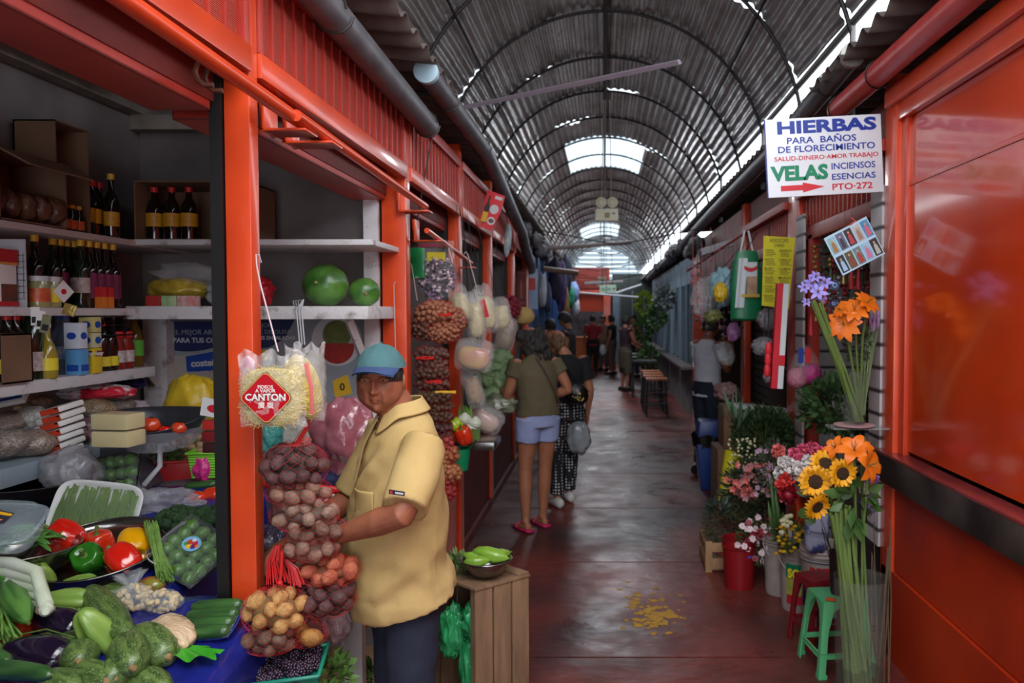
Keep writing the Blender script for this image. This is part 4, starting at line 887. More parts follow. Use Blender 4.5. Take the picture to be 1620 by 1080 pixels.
Rm=lookz(ax,0).to_3x3();b.ell(p3,(.048,.04,.085),Rm,36,24,fn=lambda d:1+.10*math.sin(d.x*22)*(1-abs(d.z))+.1*noise.noise(d*2));b.build('bag',t,ang=180)
b=MB(mat('bright_green_bag_end',(62,160,40),.3,col2=(40,120,30),scale=18,bump=.8,bscale=30))
b.grid(lambda u,v:p3.lerp(p4,.60+.42*v)+Vector((math.cos(u*6.28)*(.012+.05*v)*(1+.2*math.sin(u*30)),math.sin(u*6.28)*(.012+.02*v),-.012+.008*math.sin(u*40)*v)),50,8);b.build('green_bag_end',t,ang=180)
# tray of wrapped cucumbers on the sheet edge
Mq=frame(on(340,990,SA,SB,.03),(.97,-.1,.1),(0,.85,.52));t=tray('foam_tray','blue tray of dark green cucumbers in film, at the edge of the blue sheet','tray',Mq,.15,.115,.02,mat('blue_foam_tray',(40,60,150),.5))
for k in range(4):
    o=vegetable('cucumber','dark green cucumber wrapped in the blue tray','cucumber',M_CUC,[(0,.001),(.04,.012),(.12,.017),(.5,.019),(.88,.017),(.96,.012),(1,.002)],.15,None,0,Mq.to_3x3()@Vector((1,0,0)),'cucumbers wrapped in the blue tray',pos=Mq@Vector((0,-.042+.028*k,.03)),roll=k)
# tomato plate behind the broccoli
t=T('plate','white plate of red tomatoes and a green cucumber, above the broccoli','plate',px(340,800,2.95));b=MB(mat('white_china',(215,212,212),.25));b.lathe([(0,0),(.08,0),(.11,.02),(.113,.02),(.082,-.004),(0,-.004)],px(335,800,2.95),32);b.build('dish',t)
for k,(x,y,d,L)in enumerate(((311,789,2.9,.07),(337,782,2.92,.085))):
    vegetable('tomato',['small red tomato at the left of the white plate','long red tomato at the right of the white plate'][k],'tomato',M_TOM,[(0,.002),(.08,.018),(.3,.028),(.7,.028),(.92,.018),(1,.002)],L,None,0,(1,-.1,.12),pos=px(x,y,d))
vegetable('cucumber','green cucumber lying behind the plate of tomatoes','cucumber',M_CUC,[(0,.001),(.04,.012),(.12,.017),(.5,.019),(.88,.017),(.96,.012),(1,.002)],.12,None,0,(1,.1,.1),pos=px(318,768,3.0))
# ================= scale, crates and bags behind the vegetables =================
def crumple(name,lab,c,r,m,seed=0,wob=.3,fine=.1,cat='plastic bag',R3=None,sg=60,rg=36,group=None,fr=2.0):
    """one soft crumpled bag"""
    b=MB(m);b.ell(c,r,R3,sg,rg,fn=lambda d:1+wob*noise.noise(d*fr+Vector((seed,seed*.7,0)))+fine*(abs(noise.noise(Vector((d.x*5,d.y*5,d.z*2.2))+Vector((seed,1,3))))*2.2-.3)+fine*.45*abs(noise.noise(Vector((d.x*13,d.y*13,d.z*6))+Vector((seed,4,3)))))
    return tag(b.build(name,ang=180),lab,cat,group)
SCG=mat('grey_scale_enamel',(84,84,98),.3,col2=(60,60,72),scale=5,coat=.3)
t=T('weighing_scale','round-backed grey weighing scale under the metal pan','weighing scale',px(190,800,2.95))
c=px(190,770,3.0)
b=MB(SCG);b.tube([c+Vector((0,-.07,0)),c+Vector((0,.07,0))],.125,40);b.box(c+Vector((-.125,-.07,-.16)),c+Vector((.125,.07,0)));b.build('body',t,bevel=.006)
b=MB(mat('dial_glass',(150,144,156),.1,spec=.9));b.tube([c+Vector((.02,-.074,.01)),c+Vector((.02,-.07,.01))],.098,40);b.build('dial',t)
b=MB(mat('pink_dial_mark',(206,60,110),.4));b.prism([(-.02,-.02),(.03,-.02),(.02,.03),(-.01,.035)],.002,FACE.to_4x4()@Matrix.Identity(4)if False else frame(c+Vector((.03,-.078,.06))));b.build('dial_mark',t)
b=MB(SCG);b.box(c+Vector((-.05,-.04,.12)),c+Vector((.05,.04,.155)));b.build('neck',t,bevel=.004)
pc=px(252,672,2.9)
t=T('scale_pan','oval grey metal weighing pan wrapped in a clear bag and holding tomatoes','scale pan',pc)
def panf(u,v):
    q=2*PI*u;ring=[(0,-.055),(.5,-.05),(.8,-.02),(1.0,.03),(1.03,.032),(1.0,.024),(.8,-.026),(0,-.06)]
    i=v*7;k=min(int(i),6);f=i-k;s=ring[k][0]*(1-f)+ring[k+1][0]*f;z=ring[k][1]*(1-f)+ring[k+1][1]*f
    lift=.03*(s**2)*math.sin(q)+.01*math.cos(2*q)*s;return pc+Vector((math.cos(q)*.17*s,math.sin(q)*.13*s,z+lift))
b=MB(mat('worn_scale_pan',(88,90,98),.32,metal=.7,col2=(66,68,76),scale=12));b.grid(panf,48,21);b.build('dish',t,ang=180)
b=MB(BAGD);b.grid(lambda u,v:pc+Vector((math.cos(2*PI*u)*(.175-.06*v+.006*math.sin(u*60)),math.sin(2*PI*u)*(.135-.05*v),.005+.02*math.sin(2*PI*u)-.075*v)),60,6);b.build('bag_wrap',t,ang=180)
b=MB(mat('white_steel_bracket',(190,190,196),.4));b.tube([pc+Vector((.0,0,-.05)),pc+Vector((.0,0,-.15)),pc+Vector((-.06,0,-.22))],.009,8);b.build('bracket',t)
for k,(x,y,r_)in enumerate(((238,672,.034),(225,679,.026),(283,677,.026),(262,682,.024))):
    vegetable('tomato',['large orange tomato','red tomato','orange tomato','dark red tomato'][k]+[' in the weighing pan beside the wrapped cheeses',' half hidden behind the cheese blocks in the pan',' at the right side of the weighing pan',' lying low in the middle of the pan'][k],'tomato',[M_CAP,M_TOM,M_CAP,M_RP][k],[(0,.002),(.08,.6*r_),(.3,.95*r_),(.6,r_),(.9,.7*r_),(1,.01)],r_*1.6,None,0,(.2,0,1),pos=px(x,y,2.82))
CH=mat('pale_wrapped_cheese',(206,190,142),.35,col2=(186,168,120),scale=6,coat=.4)
for k,(x,y)in enumerate(((187,665),(188,692))):
    t=T('cheese_block',['upper','lower'][k]+' pale block of cheese in film, stacked in front of the scale pan','cheese',px(x,y,2.7));p=px(x,y,2.7)
    b=MB(CH);b.cbox(p,(.135,.09,.054),Matrix.Rotation(-.15+.06*k,3,'Z'));b.build('block',t,bevel=.008)
    b=MB(FILM);b.cbox(p,(.142,.096,.058),Matrix.Rotation(-.15+.06*k,3,'Z'));b.build('film',t,bevel=.008)
crumple('plastic_bag','large rounded milky bag in front of the blue shelf, left of the lime tray',px(112,745,2.8),(.10,.07,.085),BAGD,3,.15,.08)
crumple('plastic_bag','crumpled grey plastic bag lying behind the green bean tray',px(262,800,2.85),(.14,.09,.06),BAGD,9,.35,.16)
crumple('plastic_bag','thin clear bag hanging below the lime tray',px(222,788,2.78),(.06,.04,.03),BAGM,5,.3,.15)
crumple('plastic_bag','large yellow plastic bag behind the weighing pan',px(304,640,3.3),(.105,.09,.125),mat('yellow_plastic_bag',(196,164,36),.35,col2=(170,138,24),scale=7,bump=.4,bscale=14),6,.16,.05)
# tin tag and packets hanging by the black rail
t=T('hanging_tag','white hanging tag with a red oval badge, tilted beside the black rail','tag',px(338,645,2.6));MP=frame(px(336,645,2.6),(1,0,-.18),(.18,0,1))
b=MB(mat('white_card',(206,202,204),.4));b.prism([(-.036,-.03),(.036,-.03),(.036,.03),(-.036,.03)],.002,MP);b.build('card',t,flat=True)
b=MB(mat('badge_red',(186,28,40),.35));b.prism([(.022*math.cos(a),.013*math.sin(a))for a in[k*PI/10 for k in range(20)]],.003,MP@Matrix.Translation((.006,-.002,0)));b.build('badge',t,flat=True)
b=MB(BLK);b.tube([px(338,630,2.6),px(351,590,2.6)],.0015,5);b.build('string',t)
t=T('snack_packet_strip','strip of red snack packets hanging under the white tag','snack packets',px(338,710,2.62))
for k in range(3):
    p=px(337,672+k*18,2.62);b=MB(mat(['snack_red','snack_maroon','snack_dark'][k],[(176,44,40),(120,24,30),(60,26,28)][k],.25));b.cbox(p,(.065,.018,.034));b.build('packet',t,bevel=.006)
# red crate, green basket, pink bag
def basket(name,lab,cat,c,w,d,h,m,tilt=0,holes=True,flare=.85):
    t=T(name,lab,cat,c);b=MB(m);Rz=Matrix.Rotation(tilt,3,'Z')
    def ring(s,z):return[c+Rz@Vector((sx*w/2*s,sy*d/2*s,z))for sx,sy in((-1,-1),(1,-1),(1,1),(-1,1))]
    A,B_,Cc,D_=ring(flare,0),ring(1,h),ring(.96,h),ring(flare-.04,.006);vs=A+B_+Cc+D_;fs=[(3,2,1,0),(12,13,14,15)]
    for l in range(3):fs+=[(l*4+k,l*4+(k+1)%4,l*4+4+(k+1)%4,l*4+4+k)for k in range(4)]
    b.add(vs,fs);b.build('basket',t,bevel=.003)
    b=MB(m);q=ring(1.02,h);b.tube(q+[q[0]],.006,8);b.build('rim',t)
    return t
basket('plastic_crate','red plastic crate beside the pink bag, behind the tomatoes','crate',px(292,765,3.15),.17,.14,.10,mat('red_crate',(184,40,40),.4),.3)
b_=basket('plastic_basket','bright green plastic basket near the black rail','basket',px(342,752,3.1),.16,.14,.10,stripes('lime_basket',(96,168,40),(132,200,60),30,.4,'Z',.6),.1)
crumple('plastic_bag','bright pink plastic bag leaning on the red crate',px(322,738,3.05),(.035,.03,.06),mat('pink_plastic_bag',(206,50,130),.25,col2=(170,40,110),scale=10,bump=.8,bscale=24),2,.25,.1)
HERB=mat('herb_green',(70,96,48),.6,col2=(46,70,34),scale=20)
def leafy(name,lab,cat,c,r,n,m,ls=.03,lw=.012,stemm=None,stems=0,up=.3,group=None,kind=None,seed=0,droop=0):
    """bushy foliage: a thing with leaves (one part) and stems"""
    rr=random.Random(seed);t=T(name,lab,cat,Vector(c)-Vector((0,0,r[2])),group);b=MB(m)
    for k in range(n):
        d=Vector((rr.gauss(0,1),rr.gauss(0,1),rr.gauss(0,1))).normalized();q=rr.uniform(.35,1)**.6;p=Vector(c)+Vector((d.x*r[0]*q,d.y*r[1]*q,d.z*r[2]*q))
        dirv=(d+Vector((rr.uniform(-.6,.6),rr.uniform(-.6,.6),up+rr.uniform(-.4,.5)))).normalized();s=dirv.cross(Vector((rr.uniform(-1,1),rr.uniform(-1,1),rr.uniform(-1,1)))).normalized();L=ls*rr.uniform(.6,1.3);W=lw*rr.uniform(.7,1.3);nn=dirv.cross(s)
        b.add([p,p+dirv*L*.5+s*W-nn*W*.2,p+dirv*L-Vector((0,0,droop*L)),p+dirv*L*.5-s*W-nn*W*.2,p+dirv*L*.55+nn*W*.25],[(0,1,4),(1,2,4),(2,3,4),(3,0,4)])
    b.build('leaves',t,ang=180)
    if stems:
        b=MB(stemm or M_STEM)
        for k in range(stems):
            a=rr.uniform(0,6.28);q=rr.uniform(.1,.9);top=Vector(c)+Vector((math.cos(a)*r[0]*q,math.sin(a)*r[1]*q,r[2]*rr.uniform(-.2,.7)));b.tube([Vector(c)+Vector((math.cos(a)*r[0]*.15,math.sin(a)*r[1]*.15,-r[2])),top],.0022 if r[0]<.2 else .003,5)
        b.build('stems',t)
    return t
leafy('herb_bunch','dark leafy herb bunch below the weighing pan','herbs',px(248,722,3.1),(.09,.05,.04),260,HERB,.022,.006)
leafy('herb_bunch','loose celery tops beside the red crate','herbs',px(292,715,3.2),(.07,.05,.04),200,mat('pale_herb',(112,124,72),.6,col2=(150,128,92),scale=20),.028,.007)
# ginger pieces
b=MB(mat('ginger_skin',(170,138,104),.7,col2=(140,108,78),scale=20,bump=.5))
for k in range(9):b.ell(px(310+rnd(-14,10),705+rnd(-16,10),3.12),(rnd(.015,.025),.014,rnd(.012,.018)),Euler((rnd(0,3),rnd(0,3),0)).to_matrix(),10,7)
tag(b.build('ginger_root',ang=180),'knobbly pale ginger root beside the yellow bag','ginger')
# ================= bags of dry goods on the lowest side shelf =================
def grains(c1,c2,sc_=140):return mat('grain_%d_%d_%d'%(c1[0],c1[1],c1[2]),c1,.55,col2=c2,scale=sc_,contrast=(.4,.6),bump=.9,bscale=sc_,coat=.5)
for k,(x,y,d,r_,c1,c2,lab)in enumerate([
    (10,700,2.75,(.07,.07,.045),(150,128,112),(96,80,74),'clear bag of speckled beige beans at the left edge'),
    (52,700,2.85,(.075,.07,.045),(168,140,118),(104,84,74),'clear bag of speckled tan beans at the front of the lowest shelf'),
    (10,668,3.0,(.08,.08,.04),(140,110,96),(110,86,74),'clear bag of brown lentils behind the speckled beans'),
    (22,650,3.1,(.06,.06,.04),(176,158,96),(140,120,70),'clear bag of yellow split peas near the blue packet'),
    (52,668,3.05,(.06,.06,.06),(190,180,172),(160,150,142),'clear bag of white flour standing beside the orange packets'),
    (148,645,3.3,(.08,.07,.04),(176,146,104),(120,94,62),'clear bag of chickpeas behind the cheese blocks'),
    (135,680,3.1,(.05,.05,.05),(112,40,44),(70,24,30),'clear bag of dark red kidney beans beside the orange packets'),
    (190,642,3.4,(.06,.06,.035),(120,96,80),(80,60,52),'clear bag of brown beans below the crumpled red bags'),
    (55,635,3.2,(.07,.06,.03),(150,112,66),(104,74,44),'clear bag of golden raisins above the white flour')]):
    p=px(x,y,d);t=T('bean_bag',lab,'bag of dry goods',p)
    b=MB(grains(c1,c2));b.ell(p,r_,seg=32,ring=20,fn=lambda d_,k=k:1+.18*noise.noise(d_*2+Vector((k,0,0))));b.build('beans',t,ang=180)
    b=MB(FILM);b.ell(p,(r_[0]*1.08,r_[1]*1.08,r_[2]*1.15),seg=32,ring=20,fn=lambda d_,k=k:1+.18*noise.noise(d_*2+Vector((k,0,0)))+.1*abs(noise.noise(d_*7)));b.build('bag',t,ang=180)
OP=mat('orange_packet',(214,90,30),.3,col2=(196,50,36),scale=6,coat=.4);WP=mat('packet_white',(220,214,212),.35,coat=.3)
for k in range(7):
    p=px(94+(k%2)*3,646+k*11.5,2.95);t=T('food_packet','orange and white food packet stacked on the lowest shelf','food packet',p,'stacked orange food packets');Mq=frame(p,(1,-.15,.25),(0,1,.1))
    b=MB(WP);b.cbox((0,0,0),(.11,.12,.022));b.T=None;me=b.build('packet',t,local=True,bevel=.008);me.rotation_euler=Mq.to_3x3().to_euler()
    b=MB(OP);b.cbox((.012,-.0602,0),(.075,.003,.0205));q=b.build('label',t,local=True);q.rotation_euler=Mq.to_3x3().to_euler()
    b=MB(BLK);b.cbox((.044,-.0625,.005),(.012,.002,.006));q=b.build('printed_mark',t,local=True);q.rotation_euler=Mq.to_3x3().to_euler()
t=T('food_packet','blue and white packet lying at the left end of the lowest shelf','food packet',px(18,628,3.0));b=MB(WP);b.cbox((0,0,0),(.12,.08,.02));q=b.build('packet',t,local=True,bevel=.006);q.rotation_euler=(.7,-.2,.1);b=MB(mat('packet_blue',(30,60,130),.35));b.cbox((0,.01,.011),(.11,.018,.002));b.cbox((0.01,-.02,.011),(.08,.014,.002));q=b.build('label',t,local=True);q.rotation_euler=(.7,-.2,.1)
crumple('plastic_bag','long clear bag printed red and white lying under the cola bottles',px(150,620,3.35),(.16,.08,.035),mat('red_white_bag',(206,190,196),.2,col2=(196,40,60),scale=7,contrast=(.52,.58),bump=.6,bscale=20),12,.2,.1)
crumple('plastic_bag','small clear bag with red print near the back corner',px(210,645,3.6),(.06,.06,.03),mat('red_white_bag',(206,190,196),.2),16,.25,.12)
crumple('plastic_bag','dark blue crumpled bag under the middle side shelf',px(198,606,3.6),(.08,.08,.035),mat('navy_bag',(30,32,92),.3,col2=(18,20,60),scale=12,bump=1,bscale=26),19,.25,.12)
# ================= bottles and boxes on the side shelves =================
def bottle_me(prof,m_glass,m_cap,m_lab,lab,capr,caph,seg=16):
    out=[];b=MB(m_glass);b.lathe(prof,seg=seg,cap=True);out.append(('glass',b))
    if m_cap:h=prof[-1][1];b=MB(m_cap);b.lathe([(capr,h-.004),(capr,h+caph),(capr*.9,h+caph+.001)],seg=12,cap=True);out.append(('cap',b))
    if m_lab:z0,z1,r_=lab;b=MB(m_lab);b.lathe([(r_,z0),(r_,z1)],seg=seg);out.append(('paper_label',b))
    return out
def bottle(name,lab,p,kind,group=None,cat='bottle'):
    k=BK[kind];key='B'+kind
    if key not in KIDS:
        t=T(name,lab,cat,p,group);ch=[b.build(n,t,local=True)for n,b in bottle_me(*k)];KIDS[key]=(t,ch);return t
    t0,ch=KIDS[key];return dup(t0,p,label=lab,group=group,ks=ch)
DG=mat('dark_sauce_glass',(28,16,16),.08,coat=.4);GG=mat('green_wine_glass',(18,34,20),.08,coat=.4);YG=mat('yellow_oil',(150,130,40),.1,coat=.5);CG=mat('cola',(24,14,14),.1,coat=.4);PG_=mat('pale_brine_glass',(150,146,100),.12,coat=.5);CLW=mat('clear_water_bottle',(110,126,150),.08,alpha=.6)
YC=mat('yellow_cap',(206,160,40),.4);RC_=mat('red_cap',(196,40,36),.4);WC=mat('white_cap',(200,200,204),.4)
LY=mat('label_amber',(206,150,30),.45,col2=(160,110,24),scale=40);LP=mat('label_purple',(130,40,84),.4,col2=(96,28,66),scale=30);LR=mat('label_red',(186,40,36),.4,col2=(206,120,60),scale=40);LB=mat('label_blue',(60,84,150),.4,col2=(200,206,220),scale=50);LYEL=mat('label_yellow2',(220,200,50),.4);LG=mat('label_green',(90,170,60),.4);LW=mat('label_white',(206,200,198),.4,col2=(150,120,120),scale=60)
tall=[(.028,0),(.03,.01),(.03,.15),(.022,.18),(.0125,.20),(.0115,.25)]
fat=[(.036,0),(.037,.01),(.037,.13),(.028,.165),(.014,.19),(.013,.22)]
BK={'sauce':(tall,DG,YC,LY,(.05,.11,.0305),.014,.02),'purple':(tall,DG,YC,LP,(.04,.14,.0305),.014,.02),'green':(tall,GG,YC,LW,(.06,.12,.0305),.014,.02),
      'soy':(fat,DG,RC_,LY,(.06,.12,.0375),.016,.018),'jar':([(.034,0),(.036,.01),(.036,.085),(.032,.095),(.032,.1)],PG_,WC,LR,(.02,.07,.0365),.034,.014),'jar2':([(.034,0),(.036,.01),(.036,.085),(.032,.095),(.032,.1)],PG_,WC,LYEL,(.02,.07,.0365),.034,.014),
      'cola':(fat,CG,RC_,LYEL,(.03,.08,.0375),.014,.014),'soda':([(.03,0),(.033,.01),(.03,.06),(.034,.1),(.024,.15),(.012,.18),(.012,.19)],CG,RC_,LYEL,(.02,.06,.034),.014,.014),'redjar':([(.034,0),(.037,.01),(.037,.1),(.03,.125),(.03,.14)],mat('red_sauce',(120,30,26),.12,coat=.4),RC_,LW,(.03,.08,.0375),.032,.02),
      'wine':([(.036,0),(.038,.01),(.038,.17),(.02,.21),(.014,.24),(.014,.3)],GG,None,LW,(.03,.1,.0385),.014,.014),'oil':([(.03,0),(.034,.01),(.034,.09),(.02,.13),(.012,.15),(.012,.19)],YG,WC,LYEL,(.03,.075,.0345),.014,.014),
      'water':(fat,CLW,mat('blue_cap',(40,70,150),.4),LB,(.06,.11,.0375),.014,.014),'greenfizz':(fat,mat('amber_soda',(96,70,24),.1),mat('green_cap',(60,140,50),.4),LG,(.05,.12,.0375),.014,.014),'small':([(.018,0),(.02,.005),(.02,.06),(.012,.08),(.01,.1)],DG,YC,LR,(.015,.05,.0205),.011,.01)}
def shx(x_px,X,z):p=px(x_px,495,X=X);return Vector((X,p.y,z))
# top shelf: in and beside the cardboard boxes (front x=-2.12)
for k,xx in enumerate((106,117,128)):bottle('sauce_bottle','small clear topped bottle on the top shelf between the cardboard boxes',shx(xx,-2.1,1.985),'small','small bottles on the top shelf')
for k,xx in enumerate((138,150,161)):bottle('sauce_bottle','dark bottle with red cap and yellow label, behind the open box on the top shelf',shx(xx,-2.15,1.985),'soy','yellow label bottles on the top shelf')
bottle('sauce_bottle','shorter dark bottle with a yellow label, at the end of the top side shelf',shx(180,-2.08,1.985),'sauce')
for k in range(3):bottle('sauce_bottle','dark bottle with a yellow label inside the cardboard box in the corner',Vector((-2.03+k*.078,3.62,1.998)),'soy','bottles in the corner box')
CARD=mat('brown_cardboard',(124,92,70),.8,col2=(104,76,58),scale=4,bump=.1)
def openbox(lab,c,w,d,h,side='-y',flap=True,m=CARD):
    """a carton lying on its side, open towards the aisle or the camera"""
    t=T('cardboard_box',lab,'cardboard box',c);b=MB(m);th=.006;c=Vector(c)
    if side=='-y':
        b.box(c+Vector((-w/2,-d/2,0)),c+Vector((w/2,d/2,th)));b.box(c+Vector((-w/2,-d/2,h-th)),c+Vector((w/2,d/2,h)));b.box(c+Vector((-w/2,-d/2,0)),c+Vector((-w/2+th,d/2,h)));b.box(c+Vector((w/2-th,-d/2,0)),c+Vector((w/2,d/2,h)));b.box(c+Vector((-w/2,d/2-th,0)),c+Vector((w/2,d/2,h)))
    else:
        b.box(c+Vector((-w/2,-d/2,0)),c+Vector((w/2,d/2,th)));b.box(c+Vector((-w/2,-d/2,h-th)),c+Vector((w/2,d/2,h)));b.box(c+Vector((-w/2,-d/2,0)),c+Vector((w/2,-d/2+th,h)));b.box(c+Vector((-w/2,d/2-th,0)),c+Vector((w/2,d/2,h)));b.box(c+Vector((-w/2,-d/2,0)),c+Vector((-w/2+th,d/2,h)))
    b.build('carton',t)
    if flap:
        b=MB(m)
        if side=='-y':b.box(Vector((-w/2,-.0,-.003)),Vector((w/2,.07,.003)),Matrix.Translation(c+Vector((0,-d/2,h)))@Matrix.Rotation(2.5,4,'X'))
        else:b.box(Vector((0,-d/2,-.003)),Vector((.12,d/2,.003)),Matrix.Translation(c+Vector((w/2,0,h)))@Matrix.Rotation(.5,4,'Y'))
        b.build('flap',t)
    return t
openbox('open cardboard box of dark bottles in the back corner of the upper shelf',(-1.82,3.68,1.992),.50,.3,.26,flap=False)
t=openbox('open cardboard box of snack bags on the top side shelf',(-2.14,2.86,1.987),.22,.34,.24,'+x')
openbox('tall upright cardboard box behind the snack box on the top shelf',(-2.17,3.16,1.987),.16,.2,.42,'+x',flap=False)
openbox('cardboard box cut by the left edge on the top side shelf',(-2.14,2.42,1.987),.22,.4,.26,'+x',flap=False)
b=MB(mat('box_print_maroon',(70,26,30),.7));b.prism([(.05*math.cos(a),.075*math.sin(a))for a in[k*PI/12 for k in range(24)]],.002,frame((-2.085,3.16,2.12),(0,1,0),(0,0,1)));
for k in range(5):crumple('snack_bag','crinkled snack bag inside the open box on the top shelf',Vector((-2.10+.01*k,2.74+.06*k,2.05)),(.05,.035,.05),mat('snack_bag_brown',(112,70,44),.35,col2=(50,34,34),scale=16,bump=.6),k,.2,.1,'snack bag',group='snack bags in the top shelf box',sg=20,rg=14)
b=MB(mat('round_jar_badge',(120,60,64),.4));b.tube([(-1.62,3.53,2.07),(-1.62,3.534,2.07)],.035,24);tag(b.build('round_badge'),'round pinkish badge on the front of the corner box','badge')
# second shelf: sauces, z=1.69, x about -2.1
for k,xx in enumerate((130,143,155,167,180)):
    bottle('sauce_bottle','tall dark bottle with yellow cap and purple label on the thin side shelf',shx(xx,-2.08,1.69),'purple' if k else 'green','purple label bottles on the thin shelf')if k else bottle('sauce_bottle','first yellow-capped dark bottle of the row, with a pale label',shx(xx,-2.08,1.69),'green')
bottle('sauce_bottle','tall dark bottle with a yellow cap beside the wire display rack',shx(57,-2.12,1.69),'sauce')
for k,xx in enumerate((62,80)):
    bottle('pickle_jar',['pickle jar with a red and green label on the thin shelf','pickle jar with a yellow label on the thin shelf'][k],shx(xx,-2.06,1.69),['jar','jar2'][k],cat='jar')
for k,xx in enumerate((86,98,108,118)):bottle('sauce_bottle','dark red sauce bottle with a white cap, behind the small hanging tags',shx(xx,-2.15,1.69),'purple' if k%2 else 'green','dark bottles behind the tags')
t=T('sachet_card','white diamond shaped card with a red apple in front of the sauce bottles','card',shx(101,-2.03,1.74));Mq=frame(shx(101,-2.02,1.75),(.3,1,0),(0,0,1))@Matrix.Rotation(.78,4,'Z');b=MB(WP);b.prism([(-.03,-.03),(.03,-.03),(.03,.03),(-.03,.03)],.002,Mq);b.build('card',t,flat=True);b=MB(mat('badge_red',(186,28,40),.35));b.prism([(.011*math.cos(a),.011*math.sin(a))for a in[k*PI/6 for k in range(12)]],.003,Mq);b.build('badge',t,flat=True)
for k,(xx,z)in enumerate(((160,1.69),(171,1.69))):
    p=shx(xx,-2.04,z);t=T('juice_carton','small orange and red carton in front of the purple label bottles','carton',p,'small orange cartons');b=MB(mat('carton_orange',(220,120,40),.4));b.box(p+Vector((-.015,-.018,0)),p+Vector((.015,.018,.045)));b.mat(mat('carton_red',(200,40,40),.4));b.box(p+Vector((-.015,-.018,.045)),p+Vector((.015,.018,.085)));b.build('box',t)
# wire rack with red and white coffee packet, far left
t=T('display_rack','white wire display rack holding a packet at the left edge of the thin shelf','display rack',(-2.1,2.75,1.69));b=MB(mat('white_wire',(190,190,196),.4))
y0,y1=shx(14,-2.05,0).y,shx(38,-2.05,0).y;b.box((-2.2,y1,1.69),(-2.04,y1+.004,1.93));b.build('side_panel',t)
b=MB(mat('thin_wire',(90,90,96),.5))
for k in range(7):b.tube([(-2.19+k*.024,y1-.004,1.72),(-2.19+k*.024,y1-.004,1.88)],.0012,4)
for k in range(8):b.tube([(-2.2,y1-.004,1.72+k*.022),(-2.04,y1-.004,1.72+k*.022)],.0012,4)
b.build('mesh',t)
p=shx(10,-2.06,1.69);t=T('coffee_packet','red and white packet with a brown picture, standing in the wire rack','food packet',p);b=MB(WP);b.box(p+Vector((-.05,-.03,0)),p+Vector((-.0,.055,.2)));b.build('packet',t,bevel=.006)
b=MB(mat('badge_red',(186,28,40),.35));b.box(p+Vector((-.002,-.031,.155)),p+Vector((.003,.056,.2)));b.box(p+Vector((-.002,-.031,.004)),p+Vector((.003,.056,.02)));b.mat(mat('packet_brown',(120,60,36),.5,col2=(50,30,24),scale=24));b.box(p+Vector((-.002,-.02,.02)),p+Vector((.003,.05,.08)));b.mat(mat('packet_gold',(206,150,60),.4));b.box(p+Vector((-.002,-.031,.147)),p+Vector((.0035,.056,.155)));b.build('printed_front',t,flat=True)
b=MB(mat('patterned_strip',(90,84,84),.5,col2=(170,150,90),scale=30));b.box((-2.1,y1+.01,1.69),(-2.07,y1+.035,1.93));tag(b.build('sachet_strip'),'hanging strip of patterned sachets beside the wire rack','sachets')
# back shelf goods (top of thick shelf z=1.70)
crumple('biscuit_bag','clear bag of yellow wrapped biscuits on the thick back shelf',Vector((-1.93,3.62,1.775)),(.13,.08,.055),mat('yellow_biscuits',(190,166,60),.35,col2=(150,124,40),scale=22,bump=.6,bscale=30,coat=.5),8,.16,.06)
crumple('plastic_bag','clear plastic bag top over the yellow biscuits',Vector((-1.88,3.62,1.84)),(.12,.07,.05),BAGM,18,.35,.2)
for k in range(3):
    t=T('tea_box',['red end tea box','green and white tea box','white tea box with a red panel'][k]+' under the bag of yellow biscuits','box',(-1.95+k*.07,3.49,1.70));b=MB(mat('tea_%d'%k,[(180,50,44),(110,160,80),(206,196,190)][k],.5,col2=[(150,40,40),(190,200,170),(190,60,60)][k],scale=30));b.box((-1.985+k*.068,3.455,1.70),(-1.92+k*.068,3.53,1.745));b.build('box',t,bevel=.002)
crumple('plastic_bag','crumpled silver plastic bag beside the red bag on the back shelf',Vector((-1.70,3.6,1.75)),(.075,.07,.06),mat('silver_bag',(170,168,176),.25,col2=(120,118,126),scale=14,bump=1,bscale=24),21,.3,.15)
crumple('plastic_bag','bulging red plastic bag on the back shelf behind the post',Vector((-1.60,3.62,1.765)),(.10,.08,.075),mat('red_plastic_bag',(176,26,38),.3,col2=(140,18,30),scale=9,bump=.7,bscale=18),23,.14,.08)
# third shelf z=1.43
KX=-2.08
bottle('wine_bottle','dark green wine bottle on the cola shelf',shx(48,KX,1.43),'wine')
bottle('oil_bottle','yellow oil bottle with a yellow label beside the wine bottle',shx(73,KX+.03,1.43),'oil')
for k,xx in enumerate((92,103)):bottle('water_bottle','pale blue water bottle behind the oil bottle',shx(xx,KX-.06+.03*k,1.43),'water','water bottles on the cola shelf')
for k,xx in enumerate((160,172)):bottle('soda_bottle','small cola bottle with a red cap and yellow label',shx(xx,KX,1.43),'soda','small cola bottles')
for k,xx in enumerate((182,196)):bottle('sauce_jar',['dark red jar with a red lid beside the cola bottles','large dark red jar with a red lid and white label'][k],shx(xx,KX,1.43),'redjar',cat='jar')
bottle('soda_bottle','amber soda bottle with a green label at the corner of the shelf',shx(212,KX-.02,1.43),'greenfizz')
for k in range(4):bottle('soda_bottle','dark cola bottle with a red label stacked at the left end of the shelf',shx(10+7*k,KX-.05*(k%2),1.43 if k<2 else 1.43),'cola','cola bottles at the left end')
